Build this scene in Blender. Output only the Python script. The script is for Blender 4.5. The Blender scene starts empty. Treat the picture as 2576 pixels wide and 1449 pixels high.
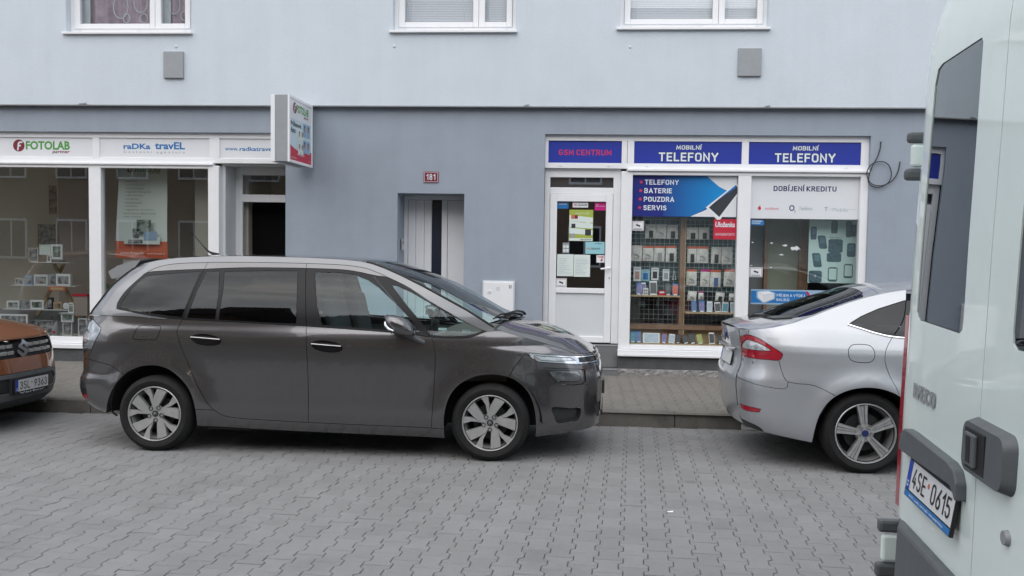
import bpy, math, random
import numpy as np
from mathutils import Vector, Matrix
from mathutils.geometry import delaunay_2d_cdt

random.seed(7)
scn = bpy.context.scene
COL = scn.collection
PI = math.pi

# ---------------------------------------------------------------- camera
EYE = Vector((0.0, 0.0, 1.78))
YAW, PITCH, ROLL = math.radians(4.07), math.atan(115.5 / 2300.0), math.atan(0.0143)
fw = Vector((-math.sin(YAW) * math.cos(PITCH), math.cos(YAW) * math.cos(PITCH), -math.sin(PITCH)))
r0 = Vector((math.cos(YAW), math.sin(YAW), 0.0))
u0 = r0.cross(fw)
rt = r0 * math.cos(ROLL) + u0 * math.sin(ROLL)
up = u0 * math.cos(ROLL) - r0 * math.sin(ROLL)
cam = bpy.data.cameras.new('camera')
cam.sensor_width = 36.0
cam.lens = 2300.0 / 2575.0 * 36.0
cam.clip_start = 0.05
cam.clip_end = 3000.0
camo = bpy.data.objects.new('camera', cam)
COL.objects.link(camo)
camo.matrix_world = Matrix(((rt.x, up.x, -fw.x, EYE.x), (rt.y, up.y, -fw.y, EYE.y), (rt.z, up.z, -fw.z, EYE.z), (0, 0, 0, 1)))
scn.camera = camo

# ---------------------------------------------------------------- sky, sun, exposure
SUN_EL, SUN_AZ = math.radians(48), math.radians(200)      # azimuth clockwise from +Y
world = bpy.data.worlds.new('World')
scn.world = world
world.use_nodes = True
nt = world.node_tree
nt.nodes.clear()
n_out = nt.nodes.new('ShaderNodeOutputWorld')
n_bg = nt.nodes.new('ShaderNodeBackground')
n_sky = nt.nodes.new('ShaderNodeTexSky')
n_sky.sky_type = 'NISHITA'
n_sky.sun_disc = False
n_sky.sun_elevation = SUN_EL
n_sky.sun_rotation = SUN_AZ
n_sky.air_density = 1.2
n_sky.dust_density = 1.5
n_tc = nt.nodes.new('ShaderNodeTexCoord')
n_map = nt.nodes.new('ShaderNodeMapping')
n_map.inputs['Scale'].default_value = (1.0, 1.0, 2.6)
n_no = nt.nodes.new('ShaderNodeTexNoise')
n_no.inputs['Scale'].default_value = 2.3
n_no.inputs['Detail'].default_value = 7
n_no.inputs['Roughness'].default_value = 0.55
n_no.inputs['Distortion'].default_value = 0.35
n_ra = nt.nodes.new('ShaderNodeValToRGB')                   # how much cloud covers the blue
n_ra.color_ramp.elements[0].position = 0.30
n_ra.color_ramp.elements[0].color = (0.35, 0.35, 0.35, 1)
n_ra.color_ramp.elements[1].position = 0.52
n_ra.color_ramp.elements[1].color = (1, 1, 1, 1)
n_rc = nt.nodes.new('ShaderNodeValToRGB')                   # cloud brightness: grey bases to white tops
n_rc.color_ramp.elements[0].position = 0.32
n_rc.color_ramp.elements[0].color = (1.9, 2.15, 2.6, 1)
n_rc.color_ramp.elements[1].position = 0.68
n_rc.color_ramp.elements[1].color = (8.2, 8.4, 8.8, 1)
n_n2 = nt.nodes.new('ShaderNodeTexNoise')
n_n2.inputs['Scale'].default_value = 3.1
n_n2.inputs['Detail'].default_value = 8
n_mx = nt.nodes.new('ShaderNodeMixRGB')
L = nt.links.new
L(n_tc.outputs['Generated'], n_map.inputs['Vector'])
L(n_map.outputs['Vector'], n_no.inputs['Vector'])
L(n_map.outputs['Vector'], n_n2.inputs['Vector'])
L(n_no.outputs['Fac'], n_ra.inputs['Fac'])
L(n_n2.outputs['Fac'], n_rc.inputs['Fac'])
L(n_ra.outputs['Color'], n_mx.inputs['Fac'])
L(n_sky.outputs['Color'], n_mx.inputs['Color1'])
L(n_rc.outputs['Color'], n_mx.inputs['Color2'])
L(n_mx.outputs['Color'], n_bg.inputs['Color'])
n_bg.inputs['Strength'].default_value = 0.12
L(n_bg.outputs['Background'], n_out.inputs['Surface'])

sun = bpy.data.lights.new('sun', 'SUN')
sun.energy = 1.3
sun.angle = math.radians(100)
sun.color = (1.0, 0.96, 0.9)
suno = bpy.data.objects.new('sun', sun)
COL.objects.link(suno)
sd = Vector((math.sin(SUN_AZ) * math.cos(SUN_EL), math.cos(SUN_AZ) * math.cos(SUN_EL), math.sin(SUN_EL)))
suno.rotation_euler = sd.to_track_quat('Z', 'Y').to_euler()

scn.view_settings.view_transform = 'Standard'
scn.view_settings.look = 'None'
scn.view_settings.gamma = 1.0
scn.view_settings.use_curve_mapping = False
scn.view_settings.exposure = EXPOSURE = 0.95
scn.cycles.use_denoising = True
scn.cycles.max_bounces = 10
scn.cycles.transparent_max_bounces = 16
scn.cycles.caustics_reflective = False
scn.cycles.caustics_refractive = False
scn.cycles.sample_clamp_indirect = 6.0

# ---------------------------------------------------------------- materials
def M(name, col, rough=0.5, metal=0.0, var=0.0, vscale=6.0, bump=0.0, bscale=200.0, coat=0.0, spec=0.5, rnd=0.0, world_noise=False, detail=5, trans=0.0, emit=None, dirt=0.0, spots=False, streak=0.0, grain=0.0):
    m = bpy.data.materials.new(name)
    m.use_nodes = True
    t = m.node_tree
    b = t.nodes['Principled BSDF']
    c = tuple(col) + (1,) if len(col) == 3 else col
    b.inputs['Base Color'].default_value = c
    b.inputs['Roughness'].default_value = rough
    b.inputs['Metallic'].default_value = metal
    b.inputs['Specular IOR Level'].default_value = spec
    if coat:
        b.inputs['Coat Weight'].default_value = coat
        b.inputs['Coat Roughness'].default_value = 0.03
    if trans:
        b.inputs['Transmission Weight'].default_value = trans
    if emit:
        b.inputs['Emission Color'].default_value = tuple(emit[:3]) + (1,)
        b.inputs['Emission Strength'].default_value = emit[3]
    last = None
    if var or bump or dirt:
        if world_noise:
            co = t.nodes.new('ShaderNodeNewGeometry').outputs['Position']
        else:
            co = t.nodes.new('ShaderNodeTexCoord').outputs['Object']
    def scale_by(prev, fac_socket, lo, hi):
        mr = t.nodes.new('ShaderNodeMapRange')
        mr.inputs['To Min'].default_value = lo
        mr.inputs['To Max'].default_value = hi
        t.links.new(fac_socket, mr.inputs['Value'])
        mx = t.nodes.new('ShaderNodeVectorMath')
        mx.operation = 'SCALE'
        if prev is None:
            mx.inputs[0].default_value = c[:3]
        else:
            t.links.new(prev, mx.inputs[0])
        t.links.new(mr.outputs['Result'], mx.inputs['Scale'])
        return mx.outputs['Vector'], mr
    if var:
        no = t.nodes.new('ShaderNodeTexNoise')
        no.inputs['Scale'].default_value = vscale
        no.inputs['Detail'].default_value = detail
        no.inputs['Roughness'].default_value = 0.6
        t.links.new(co, no.inputs['Vector'])
        last, mr = scale_by(last, no.outputs['Fac'], 1 - var, 1 + var)
        mr.inputs['From Min'].default_value = 0.25
        mr.inputs['From Max'].default_value = 0.75
    if dirt:
        no = t.nodes.new('ShaderNodeTexNoise')
        no.inputs['Scale'].default_value = 1.7
        no.inputs['Detail'].default_value = 8
        no.inputs['Roughness'].default_value = 0.7
        t.links.new(co, no.inputs['Vector'])
        last, mr = scale_by(last, no.outputs['Fac'], 1 - dirt, 1.0)
        mr.inputs['From Min'].default_value = 0.30
        mr.inputs['From Max'].default_value = 0.46
    if spots:                                              # sparse oil drips
        vo = t.nodes.new('ShaderNodeTexVoronoi')
        vo.inputs['Scale'].default_value = 0.85
        t.links.new(co, vo.inputs['Vector'])
        n3 = t.nodes.new('ShaderNodeTexNoise')
        n3.inputs['Scale'].default_value = 30
        t.links.new(co, n3.inputs['Vector'])
        ad = t.nodes.new('ShaderNodeMath')
        ad.operation = 'MULTIPLY_ADD'
        ad.inputs[1].default_value = 0.05
        t.links.new(n3.outputs['Fac'], ad.inputs[0])
        t.links.new(vo.outputs['Distance'], ad.inputs[2])
        last, mr = scale_by(last, ad.outputs[0], 0.72, 1.0)
        mr.inputs['From Min'].default_value = 0.055
        mr.inputs['From Max'].default_value = 0.085
    if streak:                                             # faint vertical weathering
        mp = t.nodes.new('ShaderNodeMapping')
        mp.inputs['Scale'].default_value = (7.0, 7.0, 0.35)
        t.links.new(co, mp.inputs['Vector'])
        n4 = t.nodes.new('ShaderNodeTexNoise')
        n4.inputs['Scale'].default_value = 1.0
        n4.inputs['Detail'].default_value = 6
        t.links.new(mp.outputs['Vector'], n4.inputs['Vector'])
        last, mr = scale_by(last, n4.outputs['Fac'], 1 - streak, 1 + streak * 0.6)
        mr.inputs['From Min'].default_value = 0.3
        mr.inputs['From Max'].default_value = 0.7
    if grain:
        n5 = t.nodes.new('ShaderNodeTexNoise')
        n5.inputs['Scale'].default_value = 75
        n5.inputs['Detail'].default_value = 2
        t.links.new(co, n5.inputs['Vector'])
        last, mr = scale_by(last, n5.outputs['Fac'], 1 - grain, 1 + grain)
        mr.inputs['From Min'].default_value = 0.25
        mr.inputs['From Max'].default_value = 0.75
    if rnd:
        oi = t.nodes.new('ShaderNodeObjectInfo')
        ge = t.nodes.new('ShaderNodeNewGeometry')
        ad = t.nodes.new('ShaderNodeMath')
        ad.operation = 'ADD'
        t.links.new(oi.outputs['Random'], ad.inputs[0])
        t.links.new(ge.outputs['Random Per Island'], ad.inputs[1])
        fr = t.nodes.new('ShaderNodeMath')
        fr.operation = 'FRACT'
        t.links.new(ad.outputs[0], fr.inputs[0])
        last, mr = scale_by(last, fr.outputs[0], 1 - rnd, 1 + rnd)
    if last is not None:
        t.links.new(last, b.inputs['Base Color'])
    if bump:
        nb = t.nodes.new('ShaderNodeTexNoise')
        nb.inputs['Scale'].default_value = bscale
        nb.inputs['Detail'].default_value = 3
        t.links.new(co, nb.inputs['Vector'])
        bu = t.nodes.new('ShaderNodeBump')
        bu.inputs['Strength'].default_value = bump
        bu.inputs['Distance'].default_value = 0.01
        t.links.new(nb.outputs['Fac'], bu.inputs['Height'])
        t.links.new(bu.outputs['Normal'], b.inputs['Normal'])
    return m

def GL(name, tint, gain=1.6, ior=1.5, rough=0.0, dirt=0.0):
    """thin window glass: see-through tint under a fresnel reflection"""
    m = bpy.data.materials.new(name)
    m.use_nodes = True
    t = m.node_tree
    t.nodes.clear()
    o = t.nodes.new('ShaderNodeOutputMaterial')
    tr = t.nodes.new('ShaderNodeBsdfTransparent')
    tr.inputs['Color'].default_value = tuple(tint) + (1,)
    g = t.nodes.new('ShaderNodeBsdfGlossy')
    g.inputs['Roughness'].default_value = rough
    g.inputs['Color'].default_value = (0.93, 0.97, 1.0, 1)
    f = t.nodes.new('ShaderNodeFresnel')
    ge = t.nodes.new('ShaderNodeNewGeometry')
    mr = t.nodes.new('ShaderNodeMapRange')                 # same reflection from both faces of a thin pane
    mr.inputs['To Min'].default_value, mr.inputs['To Max'].default_value = ior, 1.0 / ior
    t.links.new(ge.outputs['Backfacing'], mr.inputs['Value'])
    t.links.new(mr.outputs['Result'], f.inputs['IOR'])
    k = t.nodes.new('ShaderNodeMath')
    k.operation = 'MULTIPLY'
    k.use_clamp = True
    k.inputs[1].default_value = gain
    mx = t.nodes.new('ShaderNodeMixShader')
    t.links.new(f.outputs[0], k.inputs[0])
    t.links.new(k.outputs[0], mx.inputs['Fac'])
    t.links.new(tr.outputs[0], mx.inputs[1])
    t.links.new(g.outputs[0], mx.inputs[2])
    t.links.new(mx.outputs[0], o.inputs['Surface'])
    return m

MAT = {}
def mt(k, *a, **kw):
    MAT[k] = M(k, *a, **kw)
mt('wall_light', (0.615, 0.675, 0.735), 0.9, var=0.035, vscale=2.2, bump=0.4, bscale=170, world_noise=True, streak=0.022, grain=0.05)
mt('wall_grey', (0.322, 0.368, 0.432), 0.9, var=0.05, vscale=2.5, bump=0.5, bscale=170, world_noise=True, streak=0.03, grain=0.06)
mt('plinth', (0.085, 0.088, 0.092), 0.85, var=0.25, vscale=5, bump=0.5, bscale=140, world_noise=True, dirt=0.2)
mt('rough_stone', (0.27, 0.265, 0.26), 0.95, var=0.5, vscale=18, bump=1.0, bscale=50, world_noise=True)
mt('pvc', (0.82, 0.83, 0.85), 0.35, var=0.03, vscale=4, world_noise=True)
mt('pvc_panel', (0.66, 0.69, 0.71), 0.4, var=0.03, vscale=3, world_noise=True)
mt('zinc', (0.28, 0.29, 0.30), 0.6, 0.2, var=0.15, vscale=9)
mt('vent_grey', (0.31, 0.33, 0.35), 0.6, var=0.06, vscale=12)
mt('rubber', (0.015, 0.015, 0.016), 0.7)
mt('black', (0.012, 0.012, 0.013), 0.5)
mt('black_gloss', (0.010, 0.010, 0.012), 0.12, spec=0.6)
mt('dark_void', (0.02, 0.019, 0.02), 0.9)
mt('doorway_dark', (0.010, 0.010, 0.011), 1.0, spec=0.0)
mt('paver', (0.215, 0.2145, 0.215), 0.85, var=0.09, vscale=2.2, bump=0.45, bscale=170, rnd=0.06, spots=True, world_noise=True, dirt=0.16, detail=9)
mt('paver_walk', (0.178, 0.167, 0.150), 0.9, var=0.10, vscale=3.0, bump=0.35, bscale=150, rnd=0.03, world_noise=True, dirt=0.15)
mt('joint_sand', (0.06, 0.058, 0.055), 0.95, var=0.3, vscale=9, world_noise=True)
mt('joint_walk', (0.125, 0.117, 0.104), 0.95, var=0.3, vscale=9, world_noise=True)
mt('kerb', (0.15, 0.142, 0.128), 0.9, var=0.22, vscale=5, bump=0.5, bscale=90, world_noise=True, dirt=0.45)
mt('tile', (0.16, 0.165, 0.17), 0.5, var=0.08, vscale=6, world_noise=True)
mt('alu', (0.6, 0.6, 0.6), 0.35, 0.9)
mt('chrome', (0.85, 0.86, 0.88), 0.08, 1.0)
mt('white_print', (0.78, 0.80, 0.82), 0.5)
mt('paper', (0.68, 0.76, 0.73), 0.7)
mt('sign_white', (0.74, 0.76, 0.79), 0.3, var=0.02, vscale=3)
mt('sign_blue', (0.018, 0.038, 0.33), 0.35, var=0.04, vscale=5)
mt('poster_navy', (0.013, 0.022, 0.20), 0.35)
mt('letter_white', (0.72, 0.78, 0.85), 0.4)
mt('letter_red', (0.60, 0.035, 0.10), 0.4)
mt('letter_navy', (0.012, 0.02, 0.12), 0.4)
mt('letter_green', (0.085, 0.32, 0.06), 0.4)
mt('letter_blue', (0.018, 0.165, 0.44), 0.4)
mt('letter_grey', (0.32, 0.38, 0.45), 0.5)
mt('letter_dark', (0.03, 0.035, 0.045), 0.5)
mt('maroon', (0.19, 0.02, 0.035), 0.4)
mt('red', (0.52, 0.02, 0.05), 0.4)
mt('magenta', (0.55, 0.01, 0.22), 0.4)
mt('orange', (0.62, 0.13, 0.06), 0.5)
mt('wood', (0.27, 0.165, 0.105), 0.5, var=0.25, vscale=12)
mt('wood_light', (0.50, 0.38, 0.22), 0.6, var=0.2, vscale=12)
mt('teal_dark', (0.05, 0.105, 0.11), 0.6)
mt('wire', (0.62, 0.68, 0.68), 0.4, 0.5)
mt('bag', (0.74, 0.74, 0.70), 0.25, var=0.25, vscale=22)
mt('screen_dark', (0.02, 0.025, 0.03), 0.1)
mt('screen_blue', (0.07, 0.15, 0.33), 0.15, var=0.4, vscale=20)
mt('screen_teal', (0.03, 0.24, 0.34), 0.15, var=0.4, vscale=20)
mt('screen_pale', (0.42, 0.52, 0.62), 0.2, var=0.2, vscale=15)
mt('screen_violet', (0.16, 0.15, 0.36), 0.15, var=0.5, vscale=22)
mt('case_yellow', (0.36, 0.40, 0.12), 0.4)
mt('olive', (0.28, 0.30, 0.24), 0.7, var=0.08, vscale=3)
mt('interior_wall', (0.55, 0.53, 0.47), 0.9, var=0.06, vscale=2)
mt('interior_beige', (0.66, 0.635, 0.55), 0.9, var=0.06, vscale=2)
mt('interior_brown', (0.36, 0.31, 0.28), 0.9, var=0.1, vscale=2)
mt('interior_dark', (0.24, 0.24, 0.25), 0.9)
mt('floor_dark', (0.28, 0.26, 0.23), 0.7)
mt('curtain', (0.40, 0.33, 0.37), 0.9, var=0.3, vscale=7)
mt('curtain_pale', (0.60, 0.65, 0.66), 0.9, var=0.1, vscale=7)
mt('blind', (0.86, 0.89, 0.92), 0.5)
mt('leaf', (0.05, 0.14, 0.03), 0.6)
mt('poster_teal', (0.58, 0.78, 0.76), 0.5, var=0.04, vscale=3)
mt('phone_print', (0.06, 0.12, 0.15), 0.5, var=0.4, vscale=30)
mt('phone_print2', (0.11, 0.22, 0.27), 0.5, var=0.3, vscale=30)
mt('lime', (0.37, 0.45, 0.07), 0.5)
mt('cyan_pale', (0.30, 0.58, 0.64), 0.5)
mt('blue_bright', (0.015, 0.16, 0.50), 0.4)
mt('sky_card', (0.28, 0.42, 0.58), 0.5)
mt('door_strip', (0.028, 0.033, 0.052), 0.15)
mt('skin_print', (0.45, 0.28, 0.22), 0.6)
GLASS_SHOP = GL('shop_glass', (0.93, 0.95, 0.94), 2.0)
GLASS_SHOP_L = GL('shop_glass_hazed', (0.76, 0.78, 0.77), 2.6)  # darker tint and boosted reflection imitate reflected haze over the left window
GLASS_UP = GL('window_glass', (0.92, 0.94, 0.96), 2.0)
GLASS_DOOR = GL('door_glass', (0.70, 0.73, 0.76), 3.6)
GLASS_CAR = GL('car_glass', (0.72, 0.88, 0.87), 1.0)
GLASS_TINT = GL('privacy_glass', (0.045, 0.045, 0.05), 0.85)
GLASS_VAN = GL('van_glass', (0.06, 0.06, 0.065), 1.8)
GLASS_REAR = GL('rear_screen_glass', (0.05, 0.05, 0.055), 0.55)
GLASS_WS = GL('windscreen_glass', (0.86, 0.92, 0.90), 1.0)

# ---------------------------------------------------------------- object helpers
def link(name, me, mat=None, parent=None, loc=None):
    o = bpy.data.objects.new(name, me)
    COL.objects.link(o)
    if mat is not None and me is not None:
        if len(me.materials) == 0:
            me.materials.append(mat)
    if parent is not None:
        o.parent = parent
    if loc is not None:
        o.location = loc
    return o

def thing(name, label, cat, loc=(0, 0, 0), rot=(0, 0, 0), group=None):
    o = bpy.data.objects.new(name, None)
    o.empty_display_size = 0.2
    COL.objects.link(o)
    o.location = loc
    o.rotation_euler = rot
    o['label'] = label
    o['category'] = cat
    if group:
        o['group'] = group
    return o

def tag(o, label, cat, group=None):
    o['label'] = label
    o['category'] = cat
    if group:
        o['group'] = group
    return o

def struct(o):
    o['kind'] = 'structure'
    return o

class MB:
    def __init__(s):
        s.v, s.f = [], []
    def add(s, vs, fs):
        n = len(s.v)
        s.v += [tuple(p) for p in vs]
        s.f += [tuple(i + n for i in f) for f in fs]
        return s
    def box(s, x0, x1, y0, y1, z0, z1):
        return s.add([(x0, y0, z0), (x1, y0, z0), (x1, y1, z0), (x0, y1, z0), (x0, y0, z1), (x1, y0, z1), (x1, y1, z1), (x0, y1, z1)],
                     [(0, 3, 2, 1), (4, 5, 6, 7), (0, 1, 5, 4), (1, 2, 6, 5), (2, 3, 7, 6), (3, 0, 4, 7)])
    def obox(s, c, ax, ay, az):
        """box from centre and three half-axis vectors"""
        c, ax, ay, az = Vector(c), Vector(ax), Vector(ay), Vector(az)
        vs = [c + ax * i + ay * j + az * k for k in (-1, 1) for i, j in ((-1, -1), (1, -1), (1, 1), (-1, 1))]
        return s.add(vs, [(0, 3, 2, 1), (4, 5, 6, 7), (0, 1, 5, 4), (1, 2, 6, 5), (2, 3, 7, 6), (3, 0, 4, 7)])
    def poly(s, pts):
        return s.add(pts, [tuple(range(len(pts)))])
    def prism(s, pts, off):
        """closed polygon pts (3-D) extruded by vector off"""
        n = len(pts)
        off = Vector(off)
        vs = [Vector(p) for p in pts] + [Vector(p) + off for p in pts]
        fs = [tuple(range(n))[::-1], tuple(range(n, 2 * n))] + [(i, (i + 1) % n, n + (i + 1) % n, n + i) for i in range(n)]
        return s.add(vs, fs)
    def tube(s, path, r, n=6, cap=True):
        P = [Vector(p) for p in path]
        rs = r if isinstance(r, (list, tuple)) else [r] * len(P)
        prev = None
        base = len(s.v)
        for i, p in enumerate(P):
            d = (P[min(i + 1, len(P) - 1)] - P[max(i - 1, 0)])
            d = d.normalized() if d.length > 0 else Vector((0, 0, 1))
            if prev is None:
                a = Vector((0, 0, 1)) if abs(d.z) < 0.9 else Vector((1, 0, 0))
                u = d.cross(a).normalized()
            else:
                u = (prev - d * prev.dot(d))
                u = u.normalized() if u.length > 1e-6 else d.orthogonal().normalized()
            prev = u
            w = d.cross(u)
            for k in range(n):
                a = 2 * PI * k / n
                s.v.append(tuple(p + (u * math.cos(a) + w * math.sin(a)) * rs[i]))
        for i in range(len(P) - 1):
            for k in range(n):
                a, b = base + i * n + k, base + i * n + (k + 1) % n
                s.f.append((a, b, b + n, a + n))
        if cap:
            s.f.append(tuple(base + k for k in range(n))[::-1])
            s.f.append(tuple(base + (len(P) - 1) * n + k for k in range(n)))
        return s
    def lathe(s, prof, n=48, c=(0, 0, 0), a0=0.0):
        """prof: (radius, y) pairs turned about the y axis through c"""
        base = len(s.v)
        m = len(prof)
        for k in range(n):
            a = a0 + 2 * PI * k / n
            for r, y in prof:
                s.v.append((c[0] + r * math.cos(a), c[1] + y, c[2] + r * math.sin(a)))
        for k in range(n):
            q = (k + 1) % n
            for i in range(m - 1):
                s.f.append((base + k * m + i, base + k * m + i + 1, base + q * m + i + 1, base + q * m + i))
        return s
    def mesh(s, name, smooth=False, angle=None):
        me = bpy.data.meshes.new(name)
        me.from_pydata([tuple(p) for p in s.v], [], s.f)
        me.update()
        if smooth:
            me.polygons.foreach_set('use_smooth', [True] * len(me.polygons))
            if angle is not None:
                me.set_sharp_from_angle(angle=math.radians(angle))
        return me
    def build(s, name, mat, parent=None, smooth=False, angle=40, bev=0.0, seg=2, loc=None):
        o = link(name, s.mesh(name, smooth, angle if smooth else None), mat, parent, loc)
        if bev:
            b = o.modifiers.new('bevel', 'BEVEL')
            b.width = bev
            b.segments = seg
            b.limit_method = 'ANGLE'
        return o

def box(name, b, mat, parent=None, bev=0.0):
    return MB().box(*b).build(name, mat, parent, bev=bev)

_tc = {}
def text_geo(body, bold=0.0, shear=0.0):
    key = (body, bold, shear)
    if key not in _tc:
        c = bpy.data.curves.new('text', 'FONT')
        c.body = body
        c.size = 1.0
        c.offset = bold
        c.shear = shear
        c.resolution_u = 3
        c.space_line = 0.85
        o = bpy.data.objects.new('text', c)
        me = bpy.data.meshes.new_from_object(o)
        vs = np.array([v.co[:2] for v in me.vertices])
        fs = [tuple(p.vertices) for p in me.polygons]
        bpy.data.objects.remove(o)
        bpy.data.meshes.remove(me)
        lo, hi = vs.min(0), vs.max(0)
        _tc[key] = ((vs - lo) / (hi - lo), fs)
    return _tc[key]

def text(name, body, P, U, V, mat, parent, bold=0.02, shear=0.0):
    """flat lettering fitted to the parallelogram at P spanned by U (along the line) and V (up)"""
    uv, fs = text_geo(body, bold, shear)
    P, U, V = Vector(P), Vector(U), Vector(V)
    m = MB()
    m.add([P + U * float(a) + V * float(b) for a, b in uv], fs)
    return m.build(name, mat, parent)

def _arc(cx, cy, rx, ry, a0, a1, n=8):
    return [(cx + rx * math.cos(math.radians(a0 + (a1 - a0) * k / n)), cy + ry * math.sin(math.radians(a0 + (a1 - a0) * k / n))) for k in range(n + 1)]
def _rr(w=0.62, y0=0, y1=1, r=0.24):
    return _arc(w - r, y1 - r, r, r, 0, 90, 5) + _arc(r, y1 - r, r, r, 90, 180, 5) + _arc(r, y0 + r, r, r, 180, 270, 5) + _arc(w - r, y0 + r, r, r, 270, 360, 5)
_O = _rr()
_O = _O + [_O[0]]
STROKES = {
    'A': (0.70, [[(0, 0), (.35, 1), (.70, 0)], [(.14, .30), (.56, .30)]]),
    'B': (0.60, [[(0, 0), (0, 1), (.34, 1)] + _arc(.34, .76, .22, .24, 90, -90, 6) + [(0, .52)], [(.34, .52)] + _arc(.36, .26, .24, .26, 90, -90, 6) + [(0, 0)]]),
    'C': (0.58, [_arc(.30, .74, .28, .26, 25, 180, 6) + _arc(.30, .26, .28, .26, 180, 335, 6)]),
    'D': (0.62, [[(0, 0), (0, 1), (.30, 1)] + _arc(.30, .68, .32, .32, 90, 0, 5) + _arc(.30, .32, .32, .32, 0, -90, 5) + [(0, 0)]]),
    'E': (0.50, [[(.50, 1), (0, 1), (0, 0), (.50, 0)], [(0, .51), (.44, .51)]]),
    'F': (0.50, [[(.50, 1), (0, 1), (0, 0)], [(0, .50), (.44, .50)]]),
    'G': (0.62, [_arc(.31, .74, .29, .26, 25, 180, 6) + _arc(.31, .26, .29, .26, 180, 360, 7) + [(.60, .46), (.34, .46)]]),
    'I': (0.0, [[(0, 0), (0, 1)]]),
    'J': (0.36, [[(.36, 1), (.36, .22)] + _arc(.16, .22, .20, .22, 0, -120, 6)]),
    'K': (0.62, [[(0, 0), (0, 1)], [(.58, 1), (.06, .48), (.62, 0)]]),
    'L': (0.48, [[(0, 1), (0, 0), (.48, 0)]]),
    'M': (0.80, [[(0, 0), (.06, 1), (.40, .22), (.74, 1), (.80, 0)]]),
    'N': (0.62, [[(0, 0), (0, 1), (.62, 0), (.62, 1)]]),
    'O': (0.62, [_O]),
    'P': (0.58, [[(0, 0), (0, 1), (.32, 1)] + _arc(.32, .72, .26, .28, 90, -90, 6) + [(0, .44)]]),
    'R': (0.60, [[(0, 0), (0, 1), (.32, 1)] + _arc(.32, .74, .24, .26, 90, -90, 6) + [(0, .48)], [(.30, .46), (.60, 0)]]),
    'S': (0.56, [_arc(.29, .76, .26, .24, 30, 180, 5) + _arc(.29, .74, .26, .22, 180, 265, 4) + _arc(.28, .26, .28, .26, 85, 0, 4) + _arc(.28, .25, .28, .25, 0, -155, 6)]),
    'T': (0.60, [[(0, 1), (.60, 1)], [(.30, 1), (.30, 0)]]),
    'U': (0.62, [[(0, 1), (0, .28)] + _arc(.31, .28, .31, .28, 180, 360, 9) + [(.62, 1)]]),
    'V': (0.68, [[(0, 1), (.34, 0), (.68, 1)]]),
    'Y': (0.66, [[(0, 1), (.33, .45), (.66, 1)], [(.33, .45), (.33, 0)]]),
    'Z': (0.56, [[(0, 1), (.56, 1), (0, 0), (.56, 0)]]),
    '0': (0.52, [_rr(.52, 0, 1, .24) + [(.52, .76)]]),
    '1': (0.26, [[(0, .76), (.26, 1), (.26, 0)]]),
    '3': (0.52, [_arc(.25, .76, .25, .24, 160, -80, 8) + [(.22, .53)], [(.22, .53)] + _arc(.25, .26, .27, .27, 80, -160, 8)]),
    '4': (0.56, [[(.34, 1), (0, .28), (.56, .28)], [(.42, .52), (.42, 0)]]),
    '5': (0.52, [[(.48, 1), (.05, 1), (.03, .55)] + _arc(.25, .30, .27, .30, 130, -155, 9)]),
    '6': (0.52, [[(.44, 1), (.10, .52)] + _arc(.26, .28, .26, .28, 130, 490, 14)]),
    '8': (0.52, [_arc(.26, .76, .23, .24, 270, -90, 12), _arc(.26, .26, .26, .26, 90, 450, 12)]),
    '9': (0.52, [[(.08, 0), (.42, .48)] + _arc(.26, .72, .26, .28, -50, 310, 14)]),
}
ACC = {'Í': 'I', 'Ý': 'Y', 'Ř': 'R', 'Ů': 'U', 'Ě': 'E', 'É': 'E', 'Á': 'A'}
def stroke_mesh(m, pts, wt, place, lift):
    P = [np.array(p, float) for p in pts]
    Q = [P[0]]
    for p in P[1:]:
        if np.linalg.norm(p - Q[-1]) > 1e-4:
            Q.append(p)
    n = len(Q)
    closed = np.linalg.norm(Q[0] - Q[-1]) < 1e-3
    Lf, Rt = [], []
    for i in range(n):
        a = Q[i] - Q[i - 1] if i > 0 else (Q[-1] - Q[-2] if closed else Q[1] - Q[0])
        b = Q[i + 1] - Q[i] if i < n - 1 else (Q[1] - Q[0] if closed else Q[-1] - Q[-2])
        a, b = a / np.linalg.norm(a), b / np.linalg.norm(b)
        na, nb = np.array([-a[1], a[0]]), np.array([-b[1], b[0]])
        h = na + nb
        ln = np.linalg.norm(h)
        h = h / ln if ln > .2 else na
        k = 1.0 / max(.38, float(h @ na))
        q = Q[i].copy()
        if not closed and i == 0:
            q = q - b * wt * .5
        if not closed and i == n - 1:
            q = q + a * wt * .5
        Lf.append(q + h * wt * .5 * k)
        Rt.append(q - h * wt * .5 * k)
    base = len(m.v)
    for l, r in zip(Lf, Rt):
        m.v += [tuple(place(l, lift)), tuple(place(r, lift))]
    for i in range(n - 1):
        m.f.append((base + 2 * i, base + 2 * i + 1, base + 2 * i + 3, base + 2 * i + 2))

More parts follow.
